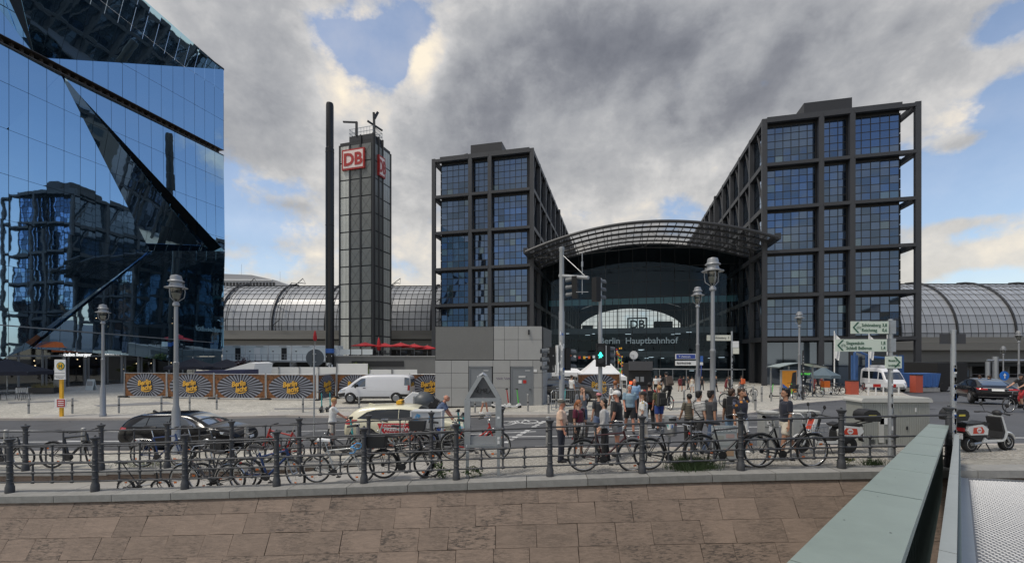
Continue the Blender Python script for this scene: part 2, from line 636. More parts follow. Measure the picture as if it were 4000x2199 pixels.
# the big ground sheet is the asphalt, from the quay out to the horizon
gx = [-900, -400, -200, -120, -80, -60] + [-50 + 1.5 * i for i in range(68)] + [54, 60, 70, 80, 100, 130, 200, 400, 900]
go = [.22, 1, 2, 3, 4, 5, 6.5, 8, 10, 12, 14, 16, 18, 20, 22, 25, 28, 32, 36, 40, 45, 50, 55, 60, 66, 75, 90, 110, 140, 200, 320, 600, 1200]
mb = MB()
mb.grid([[(x, YQ(max(-40, min(30, x))) + o, zground(x, YQ(max(-40, min(30, x))) + o)) for x in gx] for o in go])
struct(mb.build('ground', M_asph, smooth=80))
def knear(x):
 return 12.9 + (16.7 - 12.9) * (1 - sm(x, -14, 12))
near = [(x, YQ(x) + .2) for x in [-45 + .9 * i for i in range(105)] if -2.4 <= x < 48]
nearR = [(p[0], p[1]) for p in near] + [(x, knear(x)) for x in [47, 40, 30, 20, 14, 12, 10, 8, 6, 4, 2, 0, -1.2, -2.4]]
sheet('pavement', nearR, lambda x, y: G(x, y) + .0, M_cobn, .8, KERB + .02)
YRW = 13.45
nearL = [(x, YRW + .3) for x in [-45, -30, -20, -12, -6, -2.4]] + [(x, knear(x)) for x in [-2.4, -4, -6, -8, -10, -12, -14, -20, -30, -45]]
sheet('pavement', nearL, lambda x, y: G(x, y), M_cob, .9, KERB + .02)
# far plaza
KF = [(-75, 24.9), (-40, 24.9)] + [tuple(GP(u, v).xy) for u, v in ((60, 1052), (322, 1051), (720, 1044), (1070, 1043.5), (1290, 1043), (1500, 1043), (1755, 1043), (1876, 1040), (1958, 1028), (2010, 1015), (2090, 1008), (2163, 1003))] + [(33, 36), (41, 46), (47, 60), (53, 80), (60, 110), (64, 135), (-75, 135)]
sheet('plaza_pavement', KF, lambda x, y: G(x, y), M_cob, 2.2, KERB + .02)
# kerb stones and a smooth granite band along both kerbs
def kerbrun(path, name, width, out, z, mat, ln=1.2, off=0., hgt=.16, parent=None, proud=.006):
 """row of stones along a path; each stone its own object"""
 pts = [V(p) for p in path]
 res = []
 for a, b in zip(pts, pts[1:]):
  L = (b - a).length
  k = max(1, round(L / ln))
  t = (b - a).normalized()
  nrm = V((-t.y, t.x))
  for j in range(k):
   p, q = a + t * (L * j / k + .006), a + t * (L * (j + 1) / k - .006)
   mb = MB()
   c = []
   for (s_, o_) in ((p, off), (q, off), (q, off + width), (p, off + width)):
    xy = s_ + nrm * o_ * out
    c.append(V((xy.x, xy.y, 0)))
   m0 = (p + q) / 2
   top = [V((v.x, v.y, G(v.x, v.y) + z + proud)) for v in c]
   bot = [V((v.x, v.y, t_.z - hgt)) for v, t_ in zip(c, top)]
   o0 = V((m0.x, m0.y, G(m0.x, m0.y)))
   tv = mb.verts([v - o0 for v in top]); bv = mb.verts([v - o0 for v in bot])
   mb._f(tv)
   mb._f(bv[::-1])
   for i in range(4):
    mb._f([tv[i], bv[i], bv[(i + 1) % 4], tv[(i + 1) % 4]])
   ob = mb.build(name, mat, parent, bev=.008, seg=1)
   ob.location = o0
   res.append(ob)
 return res
kt = struct(thing('kerb', 'x', 'x'))
for k_ in ('label', 'category'):
 del kt[k_]
kerbrun([(x, knear(x)) for x in (-20, -16, -12, -8, -4, 0, 4, 8, 12, 16, 22)], 'kerb_stone', .16, -1, 0, M_kerb, 1.3, 0., parent=kt)
kerbrun(KF[1:16], 'kerb_stone', .18, 1, 0, M_kerb, 1.6, -.005, parent=kt)
kerbrun(KF[2:10], 'paving_slab', .95, 1, 0, M_slab, 1.6, .185, .05, parent=kt, proud=.004)
# road markings (each a sheet 4 mm over the asphalt)
def mark(name, pts, dz=.006):
 mb = MB()
 mb.poly([(x, y, zroad(x, y) + dz) for x, y in pts])
 o = mb.build(name, M_mark)
 return struct(o)
def dashes(y0, x0, x1, ln, gap, w=.12, slope=-.05):
 x = x0
 while x < x1:
  if not (.2 < x < 6.5 and 0):
   ya, yb = y0 + slope * x, y0 + slope * (x + ln)
   mark('lane_marking', [(x, ya), (x + ln, yb), (x + ln, yb + w), (x, ya + w)])
  x += ln + gap
dashes(20.6, -26, 14, 3, 2.2)
dashes(18.2, -26, 13, 3, 3)
dashes(16.6, -24, -6, 30, 9, .12, -.09)
dashes(15.2, .8, 22, 1.6, 1.5, .13)
dashes(17.6, 3, 24, 3, 3)
def dashpath(u0, v0, u1, v1, k, w):
 a, b = GP(u0, v0), GP(u1, v1)
 t = (b - a).xy.normalized()
 n = V((-t.y, t.x)) * w
 L = (b - a).xy.length
 for i in range(k):
  p = a.xy + t * (L * i / k)
  q = a.xy + t * (L * (i + .6) / k)
  mark('crossing_marking', [tuple(p), tuple(q), tuple(q + n), tuple(p + n)])
dashpath(1277, 1106, 1378, 1051, 11, .22)
dashpath(1150, 1106, 1240, 1078, 3, .2)
# bicycle sign painted on the road
bp = GP(1304, 1056)
mb = MB()
def rpt(x, y):
 X, Y = bp.x + x, bp.y + y
 return V((X, Y, zroad(X, Y) + .006))
for cx in (-.5, .55):
 R = [[rpt(cx + r * cos(a * pi / 9), r * 1.5 * sin(a * pi / 9)) for a in range(19)] for r in (.34, .42)]
 mb.grid(R)
for (a, b) in (((-.5, 0), (-.1, .6)), ((-.1, .6), (.4, .6)), ((.4, .6), (.55, 0)), ((-.1, .6), (.05, 0)), ((-.5, 0), (.05, 0)), ((.4, .6), (.3, .85))):
 a, b = V(a), V(b)
 n = (b - a).orthogonal().normalized() * .05
 mb.poly([rpt(*(a + n)), rpt(*(b + n)), rpt(*(b - n)), rpt(*(a - n))])
struct(mb.build('bicycle_marking', M_mark))
mb = MB()
g0 = GP(2480, 1062)
mb.lathe([(.0, 0), (.42, 0), (.42, .006), (0, .006)], 20, T_((g0.x, g0.y, zroad(g0.x, g0.y) + .002)))
struct(mb.build('manhole_cover', M_dark))
M_patch = pm('asphalt_patch', (.058, .06, .065), .75, 0, .3, 4)
M_crack = pm('tar_line', (.03, .03, .032), .6)
random.seed(31)
for (x, y, a, b) in ((-9.5, 19.6, 2.6, 1.1), (2.6, 17.0, 1.8, .9), (6.5, 19.2, 3.2, 1.2), (14, 17.2, 2.4, 1.5), (-17, 21.6, 4, .9), (18, 22, 3.5, 1.4), (22, 27, 3, 2)):
 mb = MB()
 mb.poly([(x + i, y + j, zroad(x + i, y + j) + .004) for i, j in ((0, 0), (a, .06), (a - .05, b), (.04, b + .05))])
 struct(mb.build('asphalt_patch', M_patch))
for k in range(9):
 x, y = random.uniform(-18, 16), random.uniform(17, 22)
 mb = MB()
 P = [(x + i * .55, y + random.uniform(-.12, .12)) for i in range(8)]
 for (p, q) in zip(P, P[1:]):
  mb.poly([(p[0], p[1], zroad(*p) + .007), (q[0], q[1], zroad(*q) + .007), (q[0], q[1] + .035, zroad(*q) + .007), (p[0], p[1] + .035, zroad(*p) + .007)])
 struct(mb.build('tar_line', M_crack))
# ---------------------------------------------------------------- ramp beside the quay on the left
def zramp(x):
 return G(x, 11.8) - .27 * sm(-x, 2.5, 9.0)
rm = struct(thing('ramp', '-', '-'))
for k_ in ('label', 'category'):
 del rm[k_]
x = -24.
k = 0
while x < -2.4:
 L = min(1.9, -2.4 - x) - .012
 for (y0, y1) in ((.2, 1.25), (1.26, None)):
  mb = MB()
  a = [(x, YQ(x) + y0), (x + L, YQ(x + L) + y0)]
  b = [(x + L, (YQ(x + L) + y1) if y1 else YRW), (x, (YQ(x) + y1) if y1 else YRW)]
  if k % 3 == 1 and y1:
   b[0] = (b[0][0], b[0][1] + .0)
  pts = [(p[0], p[1], zramp(p[0]) + .004 * ((k * 7) % 3)) for p in a + b]
  tv = mb.verts(pts); bv = mb.verts([(p[0], p[1], p[2] - .08) for p in pts])
  mb._f(tv)
  for i in range(4):
   mb._f([tv[i], bv[i], bv[(i + 1) % 4], tv[(i + 1) % 4]])
  mb.build('paving_slab', M_slab, rm)
  k += 1
 x += L + .012
# strip of dark drain stone across the ramp
mb = MB()
P = [(-12.6, 11.75), (-12.3, 11.75), (-10.0, 13.4), (-10.25, 13.4)]
mb.poly([(p[0], p[1], zramp(p[0]) + .014) for p in P])
mb.build('drain_strip', M_grey, rm)
# its back wall with coping
M_wall = None
def stonemat(name, base, dark, oi=.22):
 m = bpy.data.materials.new(name)
 m.use_nodes = True
 w = NT(m.node_tree)
 tc = w.n('ShaderNodeTexCoord').outputs['Object']
 rnd = w.n('ShaderNodeObjectInfo').outputs['Random']
 cmb = w.n('ShaderNodeCombineXYZ')
 for i in range(3):
  w.put(cmb.inputs[i], w.m('MULTIPLY', rnd, 37. + 11 * i))
 tc = w.v('ADD', tc, cmb.outputs[0])
 st = w.n('ShaderNodeMapping')
 w.put(st.inputs[0], tc)
 st.inputs['Rotation'].default_value = (0, .25, 0)
 st.inputs['Scale'].default_value = (.7, 1., 3.4)
 a = w.noise(st.outputs[0], 2.6, 8, .68, 1.2)
 b = w.noise(st.outputs[0], 13., 7, .74, .4)
 c = w.noise(tc, 45., 4, .6)
 g = w.noise(w.v('MULTIPLY', tc, (1, 1, .5)), .9, 4, .6)
 f = w.m('ADD', w.m('MULTIPLY', w.m('SUBTRACT', a, .5), 1.0), w.m('ADD', w.m('MULTIPLY', w.m('SUBTRACT', rnd, .5), oi), 1.0))
 f = w.m('ADD', f, w.m('MULTIPLY', w.m('SUBTRACT', c, .5), .35))
 sc = w.v('SCALE', base)
 w.put(sc.node.inputs['Scale'], f)
 r2 = w.m('FRACT', w.m('MULTIPLY', rnd, 7.13))
 sk_ = w.n('ShaderNodeMapping')
 w.put(sk_.inputs[0], tc)
 sk_.inputs['Rotation'].default_value = (0, .12, 0)
 sk_.inputs['Scale'].default_value = (1.1, 1., 5.5)
 e = w.noise(sk_.outputs[0], 5.5, 7, .72, .5)
 mk = w.m('MULTIPLY', w.sstep(e, .47, .60), w.sstep(g, .36, .58))
 mk = w.m('MULTIPLY', mk, w.m('MULTIPLY_ADD', w.sstep(r2, .1, .95), .6, .4))
 stain = w.m('MAXIMUM', w.m('MULTIPLY', w.m('MULTIPLY', w.sstep(b, .46, .66), w.sstep(g, .40, .66)), .5), mk)
 col = w.mix(w.m('MULTIPLY', stain, .85), sc, dark)
 pale = w.sstep(w.noise(st.outputs[0], 5.5, 6, .7, 2.), .63, .72)
 col = w.mix(w.m('MULTIPLY', pale, .45), col, (.44, .36, .29))
 p = w.n('ShaderNodeBsdfPrincipled')
 w.put(p.inputs['Base Color'], col)
 p.inputs['Roughness'].default_value = .75
 bn = w.n('ShaderNodeBump')
 bn.inputs['Strength'].default_value = .6
 bn.inputs['Distance'].default_value = .015
 w.put(bn.inputs['Height'], w.m('ADD', w.m('ADD', a, b), w.m('MULTIPLY', c, .4)))
 w.put(p.inputs['Normal'], bn.outputs[0])
 o = w.n('ShaderNodeOutputMaterial')
 w.nt.links.new(p.outputs[0], o.inputs[0])
 return m
M_stone = stonemat('brown_sandstone', (.205, .153, .12), (.032, .026, .023))
M_joint = pm('mortar_joint', (.09, .068, .056), .9)
rw = thing('ramp_wall', 'low brown sandstone wall with pale coping stones behind the ramp, under the rear railing', 'wall')
x = -24.
while x < -2.3:
 L = 1.45
 xe = min(x + L, -2.3)
 z0, z1 = zramp((x + xe) / 2) - .1, G((x + xe) / 2, YRW) - .06
 if z1 - z0 > .04:
  mb = MB().box((0, .08, 0), (xe - x - .01, .16, z1 - z0))
  o = mb.build('stone_block', M_stone, rw)
  o.location = ((x + xe) / 2, YRW, (z0 + z1) / 2)
 mb = MB().box((0, .13, 0), (xe - x - .008, .42, .11))
 o = mb.build('coping_stone', M_cope, rw, bev=.01, seg=1)
 o.location = ((x + xe) / 2, YRW, G((x + xe) / 2, YRW) + .0)
 x = xe
# ---------------------------------------------------------------- embankment: coping and sloping sandstone slabs
em = thing('embankment_wall', 'sloping brown sandstone embankment wall below the railing, topped by grey coping stones', 'wall')
xs = -17.5
while xs < 12.3:
 L = 1.49 + random.uniform(-.04, .04)
 mb = MB()
 z0 = G(xs + L / 2, YQ(xs))
 a = atan2(YQ(xs + L) - YQ(xs), L)
 mb.box((0, 0, -.07), (L - .014, .56, .17))
 o = mb.build('coping_stone', M_cope, em, bev=.012, seg=2, smooth=40)
 o.location = (xs + L / 2, YQ(xs + L / 2) - .06, z0 + .005)
 o.rotation_euler = (0, -atan2(G(xs + L, 11) - G(xs, 11), L), a)
 xs += L
SL = radians(57)                                   # slope of the wall
def wallpt(x, s, out=0.):
 """point s metres down the slope"""
 q = YQ(max(-18, min(13, x)))
 z = G(x, q) - .17
 return V((x, q - .24 - s * cos(SL) - out * sin(SL), z - s * sin(SL) + out * cos(SL)))
mb = MB()
mb.grid([[wallpt(x, s, -.03) for x in range(-18, 14)] for s in (-.15, 6.5)])
mb.build('wall_core', M_joint, em)
hts = [.40, .48, .50, .47, .50, .48, .50, .5, .5, .5, .5]
s0 = 0.
for r, h in enumerate(hts):
 x = -18 + random.uniform(0, .5)
 while x < 13:
  L = random.choice((.70, .82, .86, .9, .95, 1.1))
  p = wallpt(x + L / 2, s0 + h / 2)
  ex = (wallpt(x + L, s0 + h / 2) - wallpt(x, s0 + h / 2)).normalized()
  es = (wallpt(x + L / 2, s0 + h) - wallpt(x + L / 2, s0)).normalized()
  nn = ex.cross(-es).normalized()
  mb = MB()
  j = .0035
  sk = random.uniform(-.02, .02)
  dp = random.uniform(-.006, .008)
  mb.box((0, 0, 0), (L - 2 * j, .07, h - 2 * j))
  for v in mb.bm.verts:
   v.co.x += random.uniform(-.006, .006) + sk * v.co.z
   v.co.z += random.uniform(-.004, .004)
  o = mb.build('stone_slab', M_stone, em, bev=.006, seg=1)
  Mx = Matrix((ex, -nn, -es)).transposed().to_4x4()
  Mx.translation = p + nn * dp
  o.matrix_world = Mx
  x += L
 s0 += h
mb = MB()
mb.poly([(-900, -60, -5), (900, -60, -5), (900, 13, -5), (-900, 13, -5)])
M_water = glassmat('river_water', (.75, .8, .8), .05, (.02, .03, .025), .08, bump=.6, bscale=1.2, ior=1.33)
struct(mb.build('river_water', M_water))
# cobbles one can tell apart close to the quay: one mass
mb = MB()
y = 11.1
row = 0
cobs = []
while y < 14.6:
 x = -2.2 + (row % 2) * .05
 while x < 14.2:
  if YQ(x) + .24 < y < knear(x) - .2:
   cobs.append((x + random.uniform(-.012, .012), y + random.uniform(-.012, .012)))
  x += .105
 y += .098
 row += 1
vs, fs = [], []
for (x, y) in cobs:
 a = random.uniform(-.25, .25)
 w_ = random.uniform(.036, .046)
 z = G(x, y)
 h = random.uniform(.006, .016)
 b = len(vs)
 for (k_, dz) in ((1, -.005), (1, h - .004), (.72, h)):
  for i in range(4):
   t = a + pi / 4 + i * pi / 2
   vs.append((x + cos(t) * w_ * 1.3 * k_, y + sin(t) * w_ * 1.3 * k_, z + dz))
 for r in range(2):
  for i in range(4):
   fs.append((b + r * 4 + i, b + r * 4 + (i + 1) % 4, b + r * 4 + 4 + (i + 1) % 4, b + r * 4 + 4 + i))
 fs.append((b + 8, b + 9, b + 10, b + 11))
me = bpy.data.meshes.new('cobblestones')
me.from_pydata(vs, [], fs)
me.materials.append(pm('cobblestone', (.37, .35, .315), .75, 0, .55, 11))
struct(link('cobblestones', me), 'stuff')
# ================================================================== BUILDINGS
def clip(poly, ax, val, keep):
 out = []
 n = len(poly)
 for i in range(n):
  a, b = poly[i], poly[(i + 1) % n]
  da, db = keep * (a[ax] - val), keep * (b[ax] - val)
  if da >= 0:
   out.append(a)
  if (da > 0 > db) or (da < 0 < db):
   t = da / (da - db)
   out.append(tuple(a[k] + (b[k] - a[k]) * t for k in range(len(a))))
 return out
def area2(p):
 return abs(sum(p[i][0] * p[(i + 1) % len(p)][1] - p[(i + 1) % len(p)][0] * p[i][1] for i in range(len(p)))) / 2
# ---------------------------------------------------------------- faceted glass cube on the left
CC = V((-39.7, 60.2))
CD = V((-.2445, -1)).normalized()                  # along the facade, towards the camera
CN = V((-CD.y, CD.x))                              # outwards (to the plaza)
if CN.x < 0:
 CN = -CN
def fac(u, v):
 r = (u - CX) / F
 # point C + s*CD on the ray x = r*y
 s = (r * CC.y - CC.x) / (CD.x - r * CD.y)
 y = CC.y + s * CD.y
 return (s, CZ - (v - HY) / F * y)
ZT = fac(562, 175)[1]
ZS = fac(562, 378)[1]
M_cube = glassmat('blue_mirror_glass', (.52, .76, 1.0), .62, (.010, .022, .034), .015, bump=.035, bscale=.55)
M_core = pm('dark_interior', (.012, .014, .018), .8)
M_fin = pm('dark_bronze_fin', (.085, .075, .075), .5, .4)
cube = thing('glass_office_cube', 'blue mirrored glass office cube with folded triangular facets and cafe at its foot', 'office building', (CC.x, CC.y, 0), 0)
def cpt(s, z, o):
 p = CC + CD * s + CN * o
 return V((p.x - CC.x, p.y - CC.y, z))
SF = 33.
A_ = fac(107, 119)
sl = lambda p, q, z: (p[0] + (q[0] - p[0]) * (z - p[1]) / (q[1] - p[1]), z)
P1 = sl(A_, fac(48, 0), ZT)
B_ = fac(157, 171)
Q_ = fac(386, 631)
K1, K2 = fac(11, 903), fac(98, 876)
R632 = fac(562, 632)
ZS2 = ZS - .75                                     # lower lip of the recessed loggia band
Bj = (B_[0], ZS2)
J_ = (SF, Bj[1] + (fac(0, 343)[1] - Bj[1]) * (SF - Bj[0]) / (fac(0, 343)[0] - Bj[0]))
GB = [fac(562, 938), fac(480, 914), fac(340, 894)]
def f3(p, o):
 return (p[0], p[1], o)
A_ = (A_[0], ZS)
FAC = [
 [f3((0, ZT), 0), f3(P1, 3.8), f3(A_, -1.0)],
 [f3(A_, -.9), f3(P1, -.6), f3((SF, ZT), .2), f3((SF, ZS), .3)],
 [f3((0, ZT), 0), f3(A_, -.9), f3((0, ZS), 0)],
 [f3((0, ZS2), 0), f3(Bj, -.25), f3(R632, .25)],
 [f3(Bj, -.05), f3(Q_, -3.3), f3(R632, -2.1)],
 [f3(Bj, -.25), f3(J_, .35), f3((SF, K1[1] + 2), .0), f3(K1, -.3), f3(Q_, -.4)],
 [f3((SF, ZS2), .3), f3(Bj, -.25), f3(J_, .35)],
 [f3(Q_, -.3), f3(K1, -.6), f3(K2, -1.1)],
 [f3(R632, .25), f3(Q_, -.1), f3(K2, -.9), f3(GB[2], -.7), f3(GB[1], -.5), f3(GB[0], -.3)],
]
panes = []
for fi, pl in enumerate(FAC):
 # best plane z-offset o = a*s + b*z + c through first three non-collinear points
 import numpy as np
 Am = np.array([[p[0], p[1], 1] for p in pl]); bm_ = np.array([p[2] for p in pl])
 co, *_ = np.linalg.lstsq(Am, bm_, rcond=None)
 smin, smax = min(p[0] for p in pl), max(p[0] for p in pl)
 zmin, zmax = min(p[1] for p in pl), max(p[1] for p in pl)
 PW, PH = 1.36, 4.05
 i0, i1 = int(floor(smin / PW)), int(ceil(smax / PW))
 for i in range(i0, i1):
  off = 0 if fi in (0,) else (i % 3) * 0.
  j0, j1 = int(floor((zmin - ZS) / PH)) - 1, int(ceil((zmax - ZS) / PH)) + 1
  for j in range(j0, j1):
   q = [(p[0], p[1]) for p in pl]
   for (ax, val, kp) in ((0, i * PW + .016, 1), (0, (i + 1) * PW - .016, -1), (1, ZS + j * PH + .016, 1), (1, ZS + (j + 1) * PH - .016, -1)):
    q = clip(q, ax, val, kp)
    if len(q) < 3:
     break
   if len(q) >= 3 and area2(q) > .06:
    panes.append((area2(q) / max(4, (60 - (q[0][0]))), fi, q, co))
panes.sort(key=lambda t: -t[0])
def panegeom(mb, q, co, cent=None):
 cs = sum(p[0] for p in q) / len(q); cz = sum(p[1] for p in q) / len(q)
 ta, tb = random.gauss(0, .0022), random.gauss(0, .0022)
 P = [cpt(s, z, co[0] * s + co[1] * z + co[2] + ta * (s - cs) + tb * (z - cz)) for s, z in q]
 n_ = (P[1] - P[0]).cross(P[2] - P[0]).normalized()
 back = [p - V((CN.x, CN.y, 0)) * .04 for p in P]
 a, b = mb.verts(P), mb.verts(back)
 mb._f(a)
 for k in range(len(P)):
  mb._f([a[k], b[k], b[(k + 1) % len(P)], a[(k + 1) % len(P)]])
for (ar, fi, q, co) in panes[:298]:
 mb = MB()
 panegeom(mb, q, co)
 mb.build('glass_pane', M_cube, cube)
if panes[298:]:
 mb = MB()
 for (ar, fi, q, co) in panes[298:]:
  panegeom(mb, q, co)
 struct(mb.build('glass_pane_small', M_cube, cube), 'stuff')
mb = MB()
for (s0_, s1_, z0_, z1_) in ((.05, SF + 9, ZS + .2, ZT - .1), (.05, SF + 9, 4.4, ZS2 - .05)):
 a, b = cpt(s0_, 0, -4.6), cpt(s1_, 0, -4.6)
 c, d = cpt(s1_, 0, -42), cpt(s0_, 0, -42)
 for z_ in (z0_, z1_):
  pass
 lo = [V((p.x, p.y, z0_)) for p in (a, b, c, d)]; hi = [V((p.x, p.y, z1_)) for p in (a, b, c, d)]
 l, h = mb.verts(lo), mb.verts(hi)
 mb._f(l[::-1]); mb._f(h)
 for i in range(4):
  mb._f([l[i], l[(i + 1) % 4], h[(i + 1) % 4], h[i]])
mb.build('core', M_core, cube)
# side skin at the right hand corner (seen edge on) and roof edge
mb = MB()
for (z0_, z1_) in ((4.2, ZS2), (ZS, ZT)):
 mb.poly([cpt(-.02, z0_, 0), cpt(-.02, z1_, 0), cpt(-.02, z1_, -42), cpt(-.02, z0_, -42)])
mb.build('side_glazing', M_cube, cube)
mb = MB()
mb.bar(cpt(0, ZT + .06, -.06), cpt(SF, ZT + .06, .1), .3, .12)
mb.bar(cpt(0, ZT + .06, -.06), cpt(0, ZT + .06, -42), .3, .12)
mb.build('roof_edge', M_dark, cube)
# recessed loggia band with fins
for i in range(46):
 s = .35 + i * .7
 mb = MB().box(cpt(s, (ZS + ZS2) / 2, -.6), (.22, .22, ZS - ZS2))
 mb.build('loggia_fin', M_fin, cube)
mb = MB()
mb.bar(cpt(0, ZS2 + .03, -.5), cpt(SF, ZS2 + .03, -.5), 1.2, .05)
mb.bar(cpt(0, ZS - .03, -.5), cpt(SF, ZS - .03, -.5), 1.2, .05)
mb.build('loggia_slab', M_fin, cube)
# open office floors behind the glass: brown columns band
z6 = fac(562, 640)[1]
# cafe at the foot: glazed shop front set back
CAFE_Z = 4.25
M_shop = glassmat('shop_window', (.8, .85, .9), .06, (.03, .032, .034), .02, trans=(.38, .40, .41))
M_shopin = pm('cafe_interior', (.035, .032, .03), .8)
M_mull = pm('shop_mullion', (.24, .245, .25), .45, .5)
def frontpt(s, z, o=-1.3):
 return cpt(s, z, o)
zlow = lambda s: G(*(CC + CD * s))
for i in range(14):
 s = 3.0 + i * 1.75
 z0_ = zlow(s)
 top = 3.05
 mb = MB()
 mb.bar(frontpt(s, z0_), frontpt(s, 5.6), .11, .14)
 mb.build('mullion', M_mull, cube)
 P = [frontpt(s + .07, z0_ + .12, -1.32), frontpt(s + 1.68, z0_ + .12, -1.32), frontpt(s + 1.68, top, -1.32), frontpt(s + .07, top, -1.32)]
 mb = MB(); mb.poly(P)
 mb.build('shop_pane', M_shop, cube)
 P = [frontpt(s + .07, top + .1, -1.32), frontpt(s + 1.68, top + .1, -1.32), frontpt(s + 1.68, 5.4, -1.32), frontpt(s + .07, 5.4, -1.32)]
 mb = MB(); mb.poly(P)
 mb.build('shop_pane', M_shop, cube)
 if 3 <= i <= 8:
  for ds in (.12, 1.5):
   mb = MB()
   mb.bar(frontpt(s + ds, z0_, -1.27), frontpt(s + ds, top, -1.27), .2, .06)
   mb.build('door_frame', M_mull, cube)
mb = MB()
mb.bar(frontpt(2.5, 3.1), frontpt(28, 3.1), .12, .16)
mb.build('transom', M_mull, cube)
mb = MB()
a, b, c, d = cpt(.3, 0, -6), cpt(SF, 0, -6), cpt(SF, 0, -20), cpt(.3, 0, -20)
mb.prism([(0, 0), (1, 0), (1, 1), (0, 1)], 0, 1) if 0 else None
for (p, q) in ((a, b), (b, c), (d, a)):
 mb.poly([V((p.x, p.y, -.6)), V((q.x, q.y, -.6)), V((q.x, q.y, 6.5)), V((p.x, p.y, 6.5))])
mb.poly([cpt(.3, 5.5, -.4), cpt(SF, 5.5, -.4), cpt(SF, 5.5, -20), cpt(.3, 5.5, -20)])
mb.poly([cpt(.3, -.02, -1.4), cpt(SF, -.02, -1.4), cpt(SF, -.02, -20), cpt(.3, -.02, -20)])
mb.build('cafe_interior', M_shopin, cube)
mb = MB()
M_cushion = pm('orange_wall', (.62, .15, .035), .6)
s_a, s_b = fac(150, 880)[0], fac(222, 880)[0]
mb.bar(cpt(s_b, 4.05, -1.1), cpt(s_a, 4.05, -1.1), .06, 1.1)
mb.build('orange_sign_panel', M_cushion, cube)
# orange lantern hood above (seen through the glass)
mb = MB()
pts = [fac(107, 873), fac(125, 866), fac(143, 859), fac(158, 862), fac(163, 872), fac(171, 874)]
fr = [cpt(s, z, -.05) for s, z in pts]; bk = [cpt(s, z, -1.2) for s, z in pts]
a_, b_ = mb.verts(fr), mb.verts(bk)
mb._f(a_); mb._f(b_[::-1])
for i in range(len(pts)):
 mb._f([a_[i], a_[(i + 1) % 6], b_[(i + 1) % 6], b_[i]])
mb.build('orange_hood', M_cushion, cube)
mb = MB()
mb.bar(cpt(1.5, 4.9, -.9), cpt(SF, 6.3, -.9), 1.7, .1)
mb.build('canopy_edge', M_mull, cube)
Mf = Matrix((-CD.to_3d(), -CN.to_3d(), V((0, 0, 1)))).transposed().to_4x4()
Mf = Matrix((V((-CD.x, -CD.y, 0)), V((-CN.x, -CN.y, 0)), V((0, 0, 1)))).transposed().to_4x4()
M_sign = pm('lit_white_letters', (.85, .85, .83), .5, emit=.6)
s, z = fac(178, 889)
text('cube burger', .34, M_sign, cube, T_(cpt(s, z - .25, -1.0)) @ Mf, .05, bold=.02)
s, z = fac(277, 890)
text('COFFEE TO GO', .22, M_sign, cube, T_(cpt(s, z - .1, -1.0)) @ Mf, .05)
M_lampw = pm('warm_lamp', (1, .75, .45), .5, emit=3)
mb = MB()
for i in range(26):
 s = 5 + i * .9 + random.uniform(-.3, .3)
 mb.ell(cpt(s, random.uniform(1.3, 2.9), random.uniform(-5, -2.5)), .06, 6, 4)
for i in range(22):
 s = random.uniform(3, 22)
 mb.ell(cpt(s, random.uniform(5.6, 9), -2.3), .05, 6, 4)
mb.build('pendant_lamps', M_lampw, cube)
